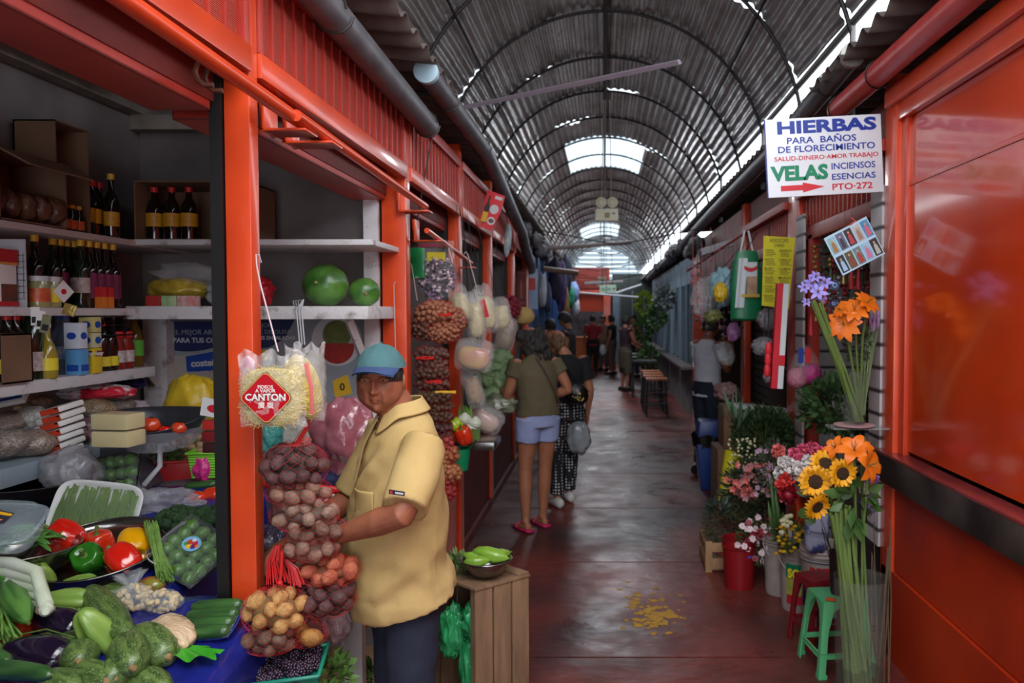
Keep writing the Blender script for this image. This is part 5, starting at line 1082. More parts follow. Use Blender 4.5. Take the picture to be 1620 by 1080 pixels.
for j,(x0,y0,w_,h_,z0,c1,lab)in enumerate([(105,0,.05,.10,1.43,(90,150,200),'blue and white milk carton on the cola shelf'),(127,0,.05,.10,1.43,(214,180,40),'yellow cake mix carton with a dark red band'),(104,0,.05,.10,1.532,(206,210,222),'white and blue carton stacked on the milk carton'),(127,0,.048,.06,1.532,(196,190,150),'cream carton with a blue oval stacked on the cake mix'),(127,0,.048,.06,1.594,(200,186,120),'topmost cream carton with a blue oval')]):
    p=shx(x0+15,KX+.03,z0);t=T('food_carton',lab,'carton',p);b=MB(mat('carton_c%d'%j,c1,.4));b.box(p+Vector((-.03,-w_/2,0)),p+Vector((.03,w_/2,h_)));b.build('box',t,bevel=.002)
    Mq=frame(p+Vector((.0,-w_/2-.001,h_/2)));M2=frame(p+Vector((.031,0,h_/2)),(0,1,0))
    b=MB(mat('print_blue',(30,70,160),.4)if j!=1 else mat('print_maroon',(110,24,30),.4))
    if j in(3,4,2):
        for Mz in(Mq,M2):b.prism([(.018*math.cos(a),.014*math.sin(a))for a in[q*PI/8 for q in range(16)]],.001,Mz)
    else:
        for Mz in(Mq,M2):b.prism([(-.022,.018 if j==1 else-.035),(.022,.018 if j==1 else-.035),(.022,.04 if j==1 else-.01),(-.022,.04 if j==1 else-.01)],.001,Mz)
    b.build('printed_panel',t,flat=True)
    if j==1:text('Fanny',.022,M2@Matrix.Translation((0,.029,.0015)),WP,t,bold=.001,shear=.2);text('Fanny',.022,Mq@Matrix.Translation((0,.029,.0015)),WP,t,bold=.001,shear=.2)
for k in range(6):
    p=shx(150+(k%3)*18,KX-.0,1.60+.036*(k//3));b=MB(CG);b.tube([p+Vector((-.08,0,0)),p+Vector((.03,0,0))],.017,14);b.mat(LR);b.tube([p+Vector((-.05,0,0)),p+Vector((-.01,0,0))],.0175,14)
    tag(b.build('drink_can'),'dark drink bottle lying in the shrink-wrapped pack above the jars','drink','drinks in the wrapped pack')
b=MB(BLK);b.box((-2.2,shx(146,KX,0).y,1.575),(-2.04,shx(196,KX,0).y,1.581));tag(b.build('pack_board'),'dark board carrying the shrink-wrapped drink pack above the jars','board')
p=shx(5,KX,1.43);t=openbox('plain cardboard box at the left edge of the cola shelf',(KX+.02,p.y-.03,1.43),.1,.14,.17,'-y',flap=False)
for k in range(3):
    p=px(56+k*8,500+k*6,2.62);t=T('price_tags',['left','middle','right'][k]+' white product card clipped to the thin shelf edge','card',p);b=MB([WP,WP,mat('olive_card',(120,116,84),.5)][k]);b.cbox(p,(.026,.003,.06),Euler((0,.1*k,.2)).to_matrix());b.build('card',t);b=MB(BLK);b.cbox(p+Vector((0,-.003,-.012)),(.018,.001,.02),Euler((0,.1*k,.2)).to_matrix());b.build('printed_panel',t)
t=T('seed_pouch','small golden foil pouch hanging from the thin shelf edge','pouch',px(108,492,2.75));b=MB(mat('gold_foil',(170,144,76),.3,metal=.4,bump=.6));b.cbox(px(110,490,2.75),(.04,.01,.04),Euler((0,.3,.2)).to_matrix());b.build('pouch',t,bevel=.004)
# ================= watermelons and posters on the back wall =================
M_WM=veg_mat('watermelon_rind',(44,88,30),(84,130,52),12,.35,bump=.1)
for(x,y,r_,lab,d)in((515,447,.104,'large striped green watermelon on the back shelf',(-.1,-.95,.1)),(577,461,.070,'smaller round green melon beside the watermelon',(.3,-.9,-.1))):
    p=px(x,y,3.66);p.z=1.70+r_*.93;t=T('watermelon',lab,'watermelon',p);t.rotation_euler=lookz(d).to_euler();b=MB(M_WM);b.ell((0,0,0),(r_,r_*.95,r_*.9),seg=40,ring=24,fn=lambda q:1+.015*math.cos(10*math.atan2(q.y,q.x))*(1-q.z**2)-.12*max(0,abs(q.z)-.9)*4*.3);b.build('rind',t,local=True,ang=180)
    b=MB(M_TAN);b.tube([(0,0,r_*.86),(0,0,r_*.93),(.004,0,r_*1.0)],[.008,.005,.006],8);b.build('stem',t,local=True)
NAVY=mat('poster_navy',(26,34,84),.5);PW=mat('poster_white',(196,196,200),.5);PBG=mat('poster_pale_grey',(150,156,164),.5,col2=(128,134,142),scale=5);PBLUE=mat('poster_logo_blue',(28,64,150),.45);PYEL=mat('poster_yellow',(214,170,40),.5)
YB=3.925
def wallpt(x,y):return px(x,y,YB)
def poster(name,lab,x0,y0,x1,y1,cat='poster'):
    t=T(name,lab,cat,wallpt((x0+x1)/2,y1));a=wallpt(x0,y1);c=wallpt(x1,y0);Mq=frame((a.x,YB-.002,a.z));W,H=c.x-a.x,c.z-a.z
    b=MB(PBG);b.prism([(0,0),(W,0),(W,H),(0,H)],.001,Mq);b.build('sheet',t,flat=True);return t,Mq,W,H
t,Mq,W,H=poster('rice_poster','navy and white rice poster on the back wall, beside the yellow bag',278,508,392,612)
b=MB(NAVY);b.prism([(0,H),(W,H),(W,H*.80)]+[(W*(1-f),H*(.80-.26*math.sin(f*1.9)))for f in[k/10 for k in range(1,11)]],.002,Mq);b.build('printed_field',t,flat=True)
text('EL MEJOR ARROZ',.034,Mq@Matrix.Translation((.125,H-.055,.003)),PBG,t);text('PARA TUS COMIDAS',.034,Mq@Matrix.Translation((.15,H-.095,.003)),PW,t,bold=.0006)
Ms=Mq@Matrix.Translation((W*.44,H*.30,.002))@Matrix.Rotation(.06,4,'Z')
b=MB(mat('rice_sack_print',(168,160,150),.6));b.prism([(-W*.48,-H*.25),(W*.44,-H*.27),(W*.42,H*.25),(-W*.44,H*.2)],.0015,Ms);b.build('printed_sack',t,flat=True)
b=MB(PBLUE);b.prism([(-.10,-.035),(.10,-.045),(.11,.035),(.03,.055),(-.10,.04)],.003,Ms@Matrix.Translation((.0,.02,0)));b.box((-.11,-.09,.0015),(.12,-.078,.004),Ms);b.build('logo_panel',t,flat=True)
text('costeño',.047,Ms@Matrix.Translation((.0,.022,.0045)),PW,t,bold=.0016);text('el gusto de comer',.014,Ms@Matrix.Translation((.02,-.018,.0045)),PW,t)
t,Mq,W,H=poster('oil_poster','olive oil and salad poster behind the noodle packets',395,505,588,672)
b=MB(NAVY);b.prism([(0,H),(W*.38,H),(W*.30,H*.82),(W*.18,H*.74),(0,H*.70)],.002,Mq);b.build('printed_field',t,flat=True)
text('EL MEJOR',.03,Mq@Matrix.Translation((.055,H-.03,.003)),PBG,t);text('ACEITE DE OLIVA',.03,Mq@Matrix.Translation((.095,H-.062,.003)),PBG,t);text('PARA TUS ENSALADAS',.026,Mq@Matrix.Translation((.10,H-.092,.003)),PW,t,bold=.0006)
b=MB(PW);cxx,czz=W*.72,H*.80;circ=lambda cx,cz,r_:[(cx+r_*math.cos(a),cz+r_*math.sin(a))for a in[k*PI/16 for k in range(32)]]
b.prism([(x,z)for x,z in circ(cxx,czz,.125)if True],.003,Mq);b.build('printed_plate',t,flat=True)
b=MB(mat('salad_green_print',(72,92,40),.5,col2=(120,124,60),scale=50));b.prism(circ(cxx,czz+.03,.07),.004,Mq);b.mat(mat('salad_red_print',(180,50,30),.5,col2=(150,30,34),scale=60));b.prism([(x,z)for x,z in circ(cxx,czz-.03,.085)if z<czz-.005],.005,Mq);b.build('printed_salad',t,flat=True)
b=MB(PYEL);b.prism(circ(W*.13,H*.66,.028),.003,Mq);b.prism([(W*.68,H*.42),(W*.80,H*.48),(W*.84,H*.30),(W*.70,H*.26)],.003,Mq);b.build('printed_badge',t,flat=True)
text('nuevo!',.018,Mq@Matrix.Translation((W*.13,H*.66,.005)),BLK,t);text('0',.05,Mq@Matrix.Translation((W*.76,H*.36,.005)),BLK,t,bold=.001)
b=MB(NAVY);b.prism(circ(W*.80,H*.06,.045),.003,Mq);b.build('printed_disc',t,flat=True)
# sacks and bags behind the man, inside the second bay (on a plank counter)
b=MB(mat('plank_counter',(120,104,92),.7,col2=(90,76,66),scale=6));b.box((-2.1,2.9,.70),(-1.05,3.85,.73));b.mat(WHITEP);b.box((-1.3,2.9,0),(-1.24,3.0,.70));b.box((-2.1,3.6,0),(-2.04,3.7,.70));tag(b.build('plank_counter'),'low plank counter behind the hanging potato nets','counter')
crumple('woven_sack','pale woven sack behind the noodle packets',px(455,690,3.35),(.17,.12,.16),mat('woven_sack',(160,156,150),.8,col2=(120,114,108),scale=30,bump=.4,bscale=90),31,.15,.05,'sack')
crumple('plastic_bag','large translucent maroon bag of meat coloured goods behind the man',px(545,690,3.0),(.12,.09,.14),mat('maroon_bag',(120,50,62),.14,col2=(150,96,104),scale=12,bump=1,bscale=14,coat=.6),33,.2,.08)
crumple('cloth_bundle','dark blue cloth bundle below the maroon bag',px(540,745,3.05),(.13,.1,.07),mat('navy_cloth',(32,40,84),.7,col2=(20,28,62),scale=6,bump=.6,bscale=14),35,.15,.06,'cloth')
crumple('plastic_bag','teal plastic bag beside the woven sack',px(425,690,3.2),(.05,.05,.09),mat('teal_bag',(60,130,124),.3,bump=.7),37,.2,.1)
crumple('woven_sack','white printed sack with red edging beside the potato string',px(535,785,2.95),(.10,.09,.03),mat('printed_sack',(196,190,192),.6,col2=(150,60,60),scale=8,contrast=(.6,.66)),39,.1,.05,'sack')
b=MB(mat('red_tray',(186,36,30),.35));b.tube([px(410,765,2.8),px(470,768,2.72),px(555,778,2.8),px(600,765,3.2)],.014,10);tag(b.build('tray_rim'),'red plastic tray rim behind the potato string','tray')
crumple('plastic_bag','black and white crumpled bag between the potato nets and the man',px(575,880,2.62),(.05,.05,.07),mat('black_crinkle_bag',(40,40,46),.2,col2=(150,150,156),scale=22,contrast=(.55,.62),bump=1),41,.25,.12)
crumple('plastic_bag','dark purple bag of onions behind the red net',px(425,880,2.55),(.07,.07,.10),mat('dark_purple_bag',(34,26,40),.15,col2=(70,60,84),scale=16,bump=1),43,.2,.1)
# ================= the man in the yellow polo shirt =================
YPOLO=mat('faded_yellow_polo',(186,158,104),.85,col2=(168,138,86),scale=5,bump=.25,bscale=420)
DENIM=mat('dark_navy_denim',(30,38,58),.8,col2=(22,28,44),scale=7,bump=.3,bscale=300)
def polotop(g,J,s,f):
    P3=[((0,.015,.845),(.196,.160)),((0,.035,.93),(.190,.160)),((0,.04,1.03),(.186,.158)),((0,.03,1.16),(.190,.146)),((0,.018,1.27),(.190,.126)),((0,.010,1.365),(.174,.106)),((0,.004,1.422),(.128,.084)),((0,.012,1.455),(.072,.066))]
    g.tube([Vector(p)*s for p,r in P3],[(r[0]*s*1.02,r[1]*s*1.02)for p,r in P3],30,up=(0,1,0))
mpose=dict(hl=(-.065,.01,.90),hr=(.065,.01,.90),pelvis=(0,0,.90),waist=(0,.03,1.02),chest=(0,.03,1.22),shtop=(0,.01,1.40),neck=(0,.02,1.445),head=(-.008,.085,1.562),
             sl=(-.185,.0,1.372),el=(-.30,.10,1.20),wl=(-.09,.27,1.10),sr=(.185,.02,1.372),er=(.24,.13,1.14),wr=(.13,.32,1.06),dl=(.5,.8,-.35),dr=(-.2,.9,-.3),pl=(.4,-.1,-.9),pr=(-.3,0,-.9),curl=.45)
def cap(root,hc,WR,hs):
    g=MB(HAIR);
    def f(u,v):
        lo=.55+(2*PI-1.1)*u;ph=.35-.62*v-.10*math.cos(lo*2)*0;d=Vector((math.sin(lo)*math.cos(ph),math.cos(lo)*math.cos(ph),math.sin(ph)))
        if math.cos(lo)>.15:ph2=max(ph,.02);d=Vector((math.sin(lo)*math.cos(ph2),math.cos(lo)*math.cos(ph2),math.sin(ph2)))
        return hc+WR@(Vector((d.x*.080,d.y*.1,d.z*.112))*hs*(1+.02*noise.noise(d*20)))
    g.grid(f,60,10);g.build('hair',root,ang=180)
    TEAL=mat('faded_teal_cap',(72,110,112),.85,col2=(58,94,100),scale=9,bump=.3,bscale=300)
    g=MB(TEAL)
    def cr(u,v):
        lo=-PI+2*PI*u;ph=PI/2-(PI/2-.30)*v;d=Vector((math.sin(lo)*math.cos(ph),math.cos(lo)*math.cos(ph),math.sin(ph)))
        seam=1-.010*math.exp(-((((lo/(PI/3))+.5)%1-.5)/.05)**2);p=Vector((d.x*.091,d.y*.108-.004,.012+d.z*.116));p*=seam*(1+.02*noise.noise(d*3));return hc+WR@(p*hs)
    g.grid(cr,84,26);g.build('cap_crown',root,ang=180)
    g=MB(mat('blue_cap_visor',(54,74,116),.8,col2=(44,62,100),scale=9,bump=.3,bscale=300))
    for dz in(0,-.004):
        def vi(u,v,dz=dz):
            a=(u-.5)*2*1.08;x=math.sin(a)*.088*(1-.10*v);y=math.cos(a)*.104+v*.082*math.cos(a*.75)**.7 if abs(a)<1.5 else 0;return hc+WR@(Vector((x,y,.056-.010*v-.028*(math.sin(a)**2)*(.4+.6*v)+dz))*hs)
        g.grid(vi,30,10)
    g.build('cap_visor',root,ang=180)
    g=MB(TEAL);g.ell(hc+WR@(Vector((0,-.004,.129))*hs),.006*hs,None,10,6);g.build('cap_button',root)
    hm=Vector((0,0,0))
man,MP_,MJ,ms,MWR,mhc=figure('person','man in a yellow polo shirt and teal cap reaching into the stall',(-.60,2.42,0),math.radians(120),1.60,vox=.0036,skin=SKIN,top=YPOLO,topfn=polotop,sleeve=.93,bottom=DENIM,top_hem=.8,
    pose=mpose,hairfn=cap,shoe=(BLK,'shoe'),faceold=1.0,head_yaw=math.radians(61),head_pitch=math.radians(-1),fat=1.04,heads=.90,fb=.9,seg_head=(170,130))
for o_ in kids(man):
    if o_.name.startswith('shirt'):
        me_=o_.data
        def fold(c):
            q=MP_.inverted()@(o_.matrix_basis@c+Vector(man.location))if False else c;z=q.z
            a=0
            a+=.009*math.sin(q.x*26+q.z*34+3*noise.noise(q*5))*sm(1.30,1.0,z)*sm(.78,.95,z)*max(0,noise.noise(Vector((q.x*4,q.y*4,q.z*3)))+.35)
            a+=.010*math.sin((q.z*.8-q.x*.6+q.y*.4)*60+4*noise.noise(q*4))*max(0,noise.noise(q*5+Vector((3,1,0)))+.1)
            a+=.012*noise.noise(Vector((q.x*16,q.y*16,q.z*3)))*sm(1.05,.82,z)
            return a-.004*math.exp(-((z-.84)/.012)**2)*.4
        displace(me_,fold)
LIPS=mat('lips',(122,62,54),.4)
# collar, placket, pocket and sleeve tag
def loc2(p):return MP_@(Vector(p)*ms)
b=MB(YPOLO)
def coll(u,v):
    a=.42+(2*PI-.84)*u;r0=.066+.026*v;fr=math.cos(a);z=1.482-.040*v+.012*(1-fr)-.035*sm(.3,1,fr)*(.4+v);return loc2((math.sin(a)*r0*1.08,.018+math.cos(a)*r0+.014*v*sm(.2,1,fr),z))
b.grid(coll,50,8);o=b.build('collar',man,ang=180);md=o.modifiers.new('s','SOLIDIFY');md.thickness=.004
b=MB(YPOLO);b.tube([loc2((-.012,.098,1.45)),loc2((-.014,.144,1.36)),loc2((-.016,.172,1.25))],[(.016,.003),(.016,.003),(.015,.003)],4,up=MP_.to_3x3()@Vector((0,1,.3)));b.build('placket',man)
b=MB(SKIN);b.ell(loc2((0,.068,1.39)),(.036*ms,.036*ms,.06*ms),None,20,14);b.build('neck_opening',man,ang=180)
b=MB(YPOLO)
def pocket(u,v):
    x=-.135+.085*u;z=1.235-.10*v-(.012*(1-abs(2*u-1))if v>.8 else 0);y=.020+.158*math.sqrt(max(.02,1-(x/.205)**2))+.006+(.012*math.sin(PI*u)*(1-v)**3);return loc2((x,y,z))
b.grid(pocket,14,12);o=b.build('chest_pocket',man,ang=180);md=o.modifiers.new('s','SOLIDIFY');md.thickness=.003
tp=px(628,779,2.045);tm=frame(tp,(1,-.1,-.12),(0,-.2,1));
b=MB(mat('navy_tag',(28,30,56),.6));b.prism([(-.021,-.006),(.021,-.006),(.021,.006),(-.021,.006)],.002,tm);b.build('sleeve_tag',man,flat=True)
b=MB(mat('tag_white',(206,206,206),.5));b.prism([(-.004,-.0025),(.018,-.0025),(.018,.0025),(-.004,.0025)],.0024,tm);b.mat(mat('tag_red',(190,60,60),.5));b.prism([(-.018,-.0035),(-.011,-.0035),(-.011,.0035),(-.018,.0035)],.0024,tm);b.build('tag_print',man,flat=True)
# ================= nets of potatoes =================
PM={}
def potmesh(key,c1,c2,r,el=1.18):
    if key in PM:return PM[key]
    m=mat('potato_'+key,c1,.7,col2=c2,scale=40,bump=.5,bscale=90);out=[]
    for k in range(4):
        b=MB(m);b.ell((0,0,0),(r,r*.92,r*el),seg=14,ring=10,fn=lambda d,k=k:1+.14*noise.noise(d*1.6+Vector((k*4,0,0)))+.07*noise.noise(d*5+Vector((k*4,9,0))))
        me=b.mesh('potato');me.polygons.foreach_set('use_smooth',[True]*len(me.polygons));out.append(me)
    PM[key]=out;return out
def shellpts(c,r,n,pr_,seed=0,back=.3,view=None):
    """spread points over an ellipsoid shell by rejection"""
    rr=random.Random(seed);pts=[];tries=0
    while len(pts)<n and tries<9000:
        tries+=1;d=Vector((rr.gauss(0,1),rr.gauss(0,1),rr.gauss(0,1))).normalized()
        if d.y>back:continue
        p=Vector((d.x*r[0],d.y*r[1],d.z*r[2]))*rr.uniform(.93,1.0)
        if all((p-q).length>pr_ for q in pts):pts.append(p)
    return[c+p for p in pts]
NETR=mat('red_net_thread',(186,30,30),.45)
def netting(b,c,r,n=14,th=.0006,top=None,knot=None):
    for sgn in(-1,1):
        for k in range(n):
            pts=[]
            for j in range(15):
                v=-1+2*j/14;a=2*PI*k/n+sgn*v*1.3;q=math.sqrt(max(0,1-(v*.97)**2));pts.append(c+Vector((math.cos(a)*q*r[0],math.sin(a)*q*r[1],v*r[2])))
            b.tube(pts,th,3,cap=False)
    if knot is not None:
        k2=Vector(knot)
        for k in range(n):a=2*PI*k/n;b.tube([c+Vector((math.cos(a)*r[0]*.5,math.sin(a)*r[1]*.5,r[2]*.86)),c.lerp(k2,.6)+Vector((math.cos(a)*.02,math.sin(a)*.02,r[2]*.2)),k2],th*1.6,3,cap=False)
D=2.17;SCL=F/D
POT={'purple':((84,60,58),(58,40,40),.0205),'brown':((134,104,88),(100,76,64),.0195),'grey':((142,118,102),(108,88,76),.0185),'red':((168,100,66),(150,66,52),.0205),'yellow':((190,146,88),(150,110,62),.0205),'gold':((168,118,56),(130,88,44),.024),'earth':((112,88,72),(84,64,54),.0195)}
for k,(x,y,rx,ry,key,cnt,lab,wh)in enumerate([
    (466,738,50,35,'purple',34,'topmost net of dark purple potatoes, under the noodle packets','topmost net of the near string'),
    (474,778,50,17,'brown',24,'thin net of pale brown potatoes, second from the top','second net from the top of the near string'),
    (482,812,51,24,'grey',30,'net of small grey brown potatoes at the middle, beside the forearm of the man','middle net beside the forearm'),
    (500,836,44,18,'earth',22,'net of earthy potatoes just below the forearm','net just below the forearm'),
    (492,864,44,18,'brown',24,'lower net of light brown potatoes above the red gathered netting','lower light brown net'),
    (522,902,48,19,'red',26,'net of reddish orange potatoes beside the dark trousers','reddish net beside the trousers'),
    (516,943,46,28,'purple',32,'lowest net of dark purple potatoes, above the berry tray','lowest dark purple net'),
    (436,966,50,34,'yellow',40,'full net of yellow potatoes hanging on the orange post','yellow potato net'),
    (428,1008,44,20,'earth',22,'net of earthy brown potatoes under the yellow ones','earthy net under the yellow potatoes'),
    (484,1002,32,15,'gold',10,'few large golden potatoes hanging above the green tray','large golden potatoes net')]):
    dd=D+(.0 if k not in(7,8)else-.05)+(.02 if k in(5,6)else 0);c=px(x,y,dd);sc_=F/dd;r=Vector((rx/sc_-.012,rx/sc_*.80-.012,ry/sc_-.008));pr_=POT[key][2]*1.72
    t=T('potato_net',lab,'net bag',c-Vector((0,0,r.z)))
    b=MB(NETR);kn=px(490,690,D)if k==0 else(px(443,918,D-.05)if k==7 else None);netting(b,c,r+Vector((.018,)*3),16,.0003,knot=kn);b.build('netting',t,flat=True)
    ms_=potmesh(key,*POT[key])
    for p in shellpts(c,r,cnt,pr_,k,.35):
        o=bpy.data.objects.new('potato',R.choice(ms_));C.objects.link(o);o.location=p;o.rotation_euler=rrot();o.scale=(rnd(.9,1.1),)*3;tag(o,'%s potato in the %s'%({'purple':'dark purple','brown':'pale brown','grey':'small grey brown','red':'reddish orange','yellow':'yellow','gold':'large golden','earth':'earthy brown'}[key],wh),'potato','potatoes, '+wh)
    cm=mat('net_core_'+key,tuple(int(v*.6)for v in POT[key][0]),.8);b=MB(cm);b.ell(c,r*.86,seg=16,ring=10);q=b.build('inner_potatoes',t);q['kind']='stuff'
# gathered red netting
def tassel(name,lab,pts,n,spread,th=.0009,m=NETR):
    t=T(name,lab,'netting',pts[-1]);b=MB(m)
    for k in range(n):
        a=rnd(0,6.28);q=rnd(0,1)*spread;o=Vector((math.cos(a),math.sin(a),rnd(-.3,.3)))*q;b.tube([Vector(p)+o*w_ for p,w_ in pts_w(pts)],th,3,cap=False)
    b.build('strands',t,flat=True);return t
def pts_w(pts):
    n=len(pts);return[(p,(.25,1.0,1.3,1.6)[min(3,int(3.99*i/max(1,n-1)))]if i else .25)for i,p in enumerate(pts)]
tassel('gathered_netting','red gathered netting running from the noodle packets down to the top potato net',[px(492,655,D),px(484,676,D),px(466,706,D)],26,.008,.0011)
tassel('gathered_netting','bright red frayed netting above the yellow potato net',[px(440,862,D),px(436,885,D),px(443,918,D-.05)],60,.022,.001)
tassel('gathered_netting','loose red net fringe beside the lower potato nets',[px(452,885,D-.03),px(464,900,D-.03),px(470,925,D-.03)],50,.014,.001)
b=MB(NETR);b.tube([px(446,872,D-.06),px(445,900,D-.06),px(443,920,D-.06)],.004,8);b.ell(px(443,922,D-.06),.008);tag(b.build('net_knot'),'red knotted net tie over the yellow potatoes','knot')
# ================= noodle packets =================
WIRE=mat('white_coated_wire',(186,160,164),.4)
nd=2.1;nc=px(432,627,nd)
t=T('noodle_packet','front packet of yellow noodles with a red diamond label, hanging on the post','noodle packet',nc)
NOOD=mat('yellow_noodle',(214,194,96),.5,col2=(190,166,70),scale=30)
b=MB(NOOD)
def sup(c,r,e1,Rz=None):
    def f(d):
        m=(abs(d.x)**e1+abs(d.z)**e1+abs(d.y)**2.2);return 1/max(.3,m)**(1/e1)if e1>2 else 1
    return f
W2,H2,T2=.079,.077,.024
b.ell(nc,(W2*.97,T2*.9,H2*.97),seg=40,ring=24,fn=sup(0,0,3.6));b.build('noodle_core',t,ang=180)
b=MB(NOOD)
for k in range(520):
    x=rnd(-1,1)*W2*.93;z=rnd(-1,1)*H2*.93;ex=(abs(x/W2)**3.6+abs(z/H2)**3.6);
    if ex>1:continue
    y=-T2*(max(0,1-ex))**.45-.001;a=rnd(0,6.28);L=rnd(.008,.02);cv=rnd(-1,1)*.01
    p0=nc+Vector((x-math.cos(a)*L,y+.002,z-math.sin(a)*L));p1=nc+Vector((x+cv*math.sin(a),y-.0015,z-cv*math.cos(a)));p2=nc+Vector((x+math.cos(a)*L,y+.002,z+math.sin(a)*L));b.tube([p0,p1,p2],.0009,4,cap=False)
q=b.build('noodles',t,ang=180);q['kind']='stuff'
def film_bag(c,w_,h_,th,topz,seed=0,m=FILM,sg=40):
    b=MB(m)
    for sy in(-1,1):
        def f(u,v,sy=sy):
            x=(u-.5)*2;z=-h_+(topz+h_)*v;zz=z/h_;ex=max(0,1-abs(x)**4)**.5;ez=max(0,1-abs(min(1,zz))**4)**.5 if zz<1 else 0
            n=noise.noise(Vector((x*6,z*60,seed)));topr=sm(.75*h_,topz,z)
            return c+Vector((x*w_*(1+.06*n+.05*topr),sy*(th*ex*ez+.002)+.008*topr*math.sin(x*14+seed)+.003*n,z+.01*topr*math.sin(x*9+seed)))
        b.grid(f,sg,34)
    return b
PFILM=mat('crinkled_packet_film',(230,226,226),.05,alpha=.2,bump=1,bscale=60,spec=1)
film_bag(nc,W2*1.12,H2*1.05,T2+.006,H2+.04,2,PFILM).build('film',t,ang=180)
ML=frame(nc+Vector((-.006,-T2-.0065,0)),(1,0,0),(0,-.03,1))@Matrix.Rotation(PI/4,4,'Z')
def rsq(a,r_):return[(sx*(a-r_)+r_*math.cos(q),sy*(a-r_)+r_*math.sin(q))for sx,sy,q0 in((1,1,0),(-1,1,1),(-1,-1,2),(1,-1,3))for q in[q0*PI/2+j*PI/12 for j in range(7)]]
b=MB(BLK);b.prism(rsq(.051,.014),.001,ML);b.mat(mat('label_gold_line',(210,160,90),.4));b.prism(rsq(.0498,.014),.0014,ML);b.mat(mat('label_deep_red',(176,14,30),.25,coat=.5));b.prism(rsq(.0476,.013),.0018,ML);b.build('paper_label',t,flat=True)
MT_=frame(nc+Vector((-.006,-T2-.0088,0)),(1,0,0),(0,-.03,1));LW2=mat('label_white_print',(226,216,212),.4)
text('FIDEOS',.0125,MT_@Matrix.Translation((0,.028,0)),LW2,t,bold=.0002,ext=.0003);text('A VAPOR',.0125,MT_@Matrix.Translation((0,.018,0)),LW2,t,bold=.0002,ext=.0003)
text('CANTON',.0245,MT_@Matrix.Translation((0,.0005,-.0002)),BLK,t,bold=.0016,ext=.0002);text('CANTON',.0245,MT_@Matrix.Translation((0,.0005,.0003)),LW2,t,bold=.0007,ext=.0003)
text('廣 東',.018,MT_@Matrix.Translation((0,-.021,0)),LW2,t,bold=.0002,ext=.0003)
nc2=px(482,612,nd+.06);t=T('noodle_packet','rear packet of yellow noodles turned sideways, behind the labelled one','noodle packet',nc2)
b=MB(NOOD);b.ell(nc2,(.036,.07,.088),Matrix.Rotation(-.25,3,'Y'),36,24,fn=lambda d:1+.02*noise.noise(d*12));b.build('noodle_core',t,ang=180)
b=MB(NOOD)
for k in range(300):
    d=Vector((R.gauss(0,1),-abs(R.gauss(0,1)),R.gauss(0,1))).normalized();p=nc2+Matrix.Rotation(-.25,3,'Y')@Vector((d.x*.037,d.y*.071,d.z*.089));a=Vector((rnd(-1,1),rnd(-1,1),rnd(-1,1))).cross(d).normalized()*rnd(.008,.018);b.tube([p-a,p+d*.002,p+a],.0009,4,cap=False)
q=b.build('noodles',t,ang=180);q['kind']='stuff'
film_bag(nc2+Vector((.002,0,0)),.052,.092,.045,.115,5,PFILM,sg=24).build('film',t,ang=180)
b=MB(mat('pink_bag_band',(206,110,104),.3));b.tube([px(484,575,nd-.01),px(492,610,nd-.02),px(494,655,nd)],[(.006,.001)]*3,4,up=(0,-1,0));b.build('printed_band',t)
b=MB(mat('pink_wrapper',(196,60,110),.3,col2=(206,180,190),scale=40));b.ell(px(392,580,nd+.04),(.02,.01,.03),seg=12,ring=8);tag(b.build('candy_wrapper'),'pink wrapper corner behind the noodle packet, against the orange post','wrapper')
t=T('hook_wire','white coated wire hook carrying the noodle packets','wire hook',px(436,560,2.12));b=MB(WIRE);b.tube([px(413,415,2.17),px(410,403,2.16),px(405,402,2.15),px(406,420,2.15),px(412,450,2.14),px(440,556,2.1)],.0022,8);b.build('wire',t)
t=T('hook_wire','looped white cord hanging over the back shelf behind the noodle packets','cord',px(475,545,3.3));b=MB(mat('white_cord',(190,190,194),.5))
for k in range(3):b.tube([px(466+k*3,490-4*k,3.44),px(464+k*4,476,3.5),px(480,474,3.46),px(469+k*4,490,3.43),px(474+k*4,545,3.42)],.003,6)
b.build('cord',t)
# berries, tray, plank and produce at the foot of the post
t=T('plastic_tray','teal plastic tray of blackberries at the foot of the orange post','tray',px(460,1060,2.12))
Mt=frame(px(466,1062,2.16),(1,.12,.08),(-.1,1,.25))@Matrix.Scale(.84,4);b=MB(mat('teal_tray',(24,116,96),.35))
A_=[(-.115,-.075),(.09,-.075),(.09,.075),(-.115,.075)]
b.prism(A_,.004,Mt)
for i in range(4):
    p,q=Vector(A_[i]+(0,)),Vector(A_[(i+1)%4]+(0,));b.tube([Mt@(p*1.06+Vector((0,0,.03))),Mt@(q*1.06+Vector((0,0,.03)))],.006,8,rnd=True);b.add([Mt@p,Mt@q,Mt@(q*1.05+Vector((0,0,.03))),Mt@(p*1.05+Vector((0,0,.03)))],[(0,1,2,3)])
b.build('tray',t)
BERR=mat('blackberry_skin',(36,26,40),.22,col2=(60,40,60),scale=60,coat=.4);bm_=MB(BERR)
for i in range(26):
    th=math.acos(1-2*(i+.5)/26);a=i*2.4;bm_.ell((.0095*math.sin(th)*math.cos(a),.0095*math.sin(th)*math.sin(a),.015*math.cos(th)),.0042,None,8,6)
bme=bm_.mesh('blackberry');bme.polygons.foreach_set('use_smooth',[True]*len(bme.polygons))
for k in range(56):
    o=bpy.data.objects.new('blackberry',bme);C.objects.link(o);x,y=rnd(-.1,.075),rnd(-.06,.065);o.location=Mt@Vector((x,y,.016+rnd(0,.035)*(1-abs(x)/.12)));o.rotation_euler=rrot();o.scale=(rnd(.9,1.3),)*3;tag(o,'glossy blackberry heaped in the teal tray','blackberry','blackberries in the teal tray')
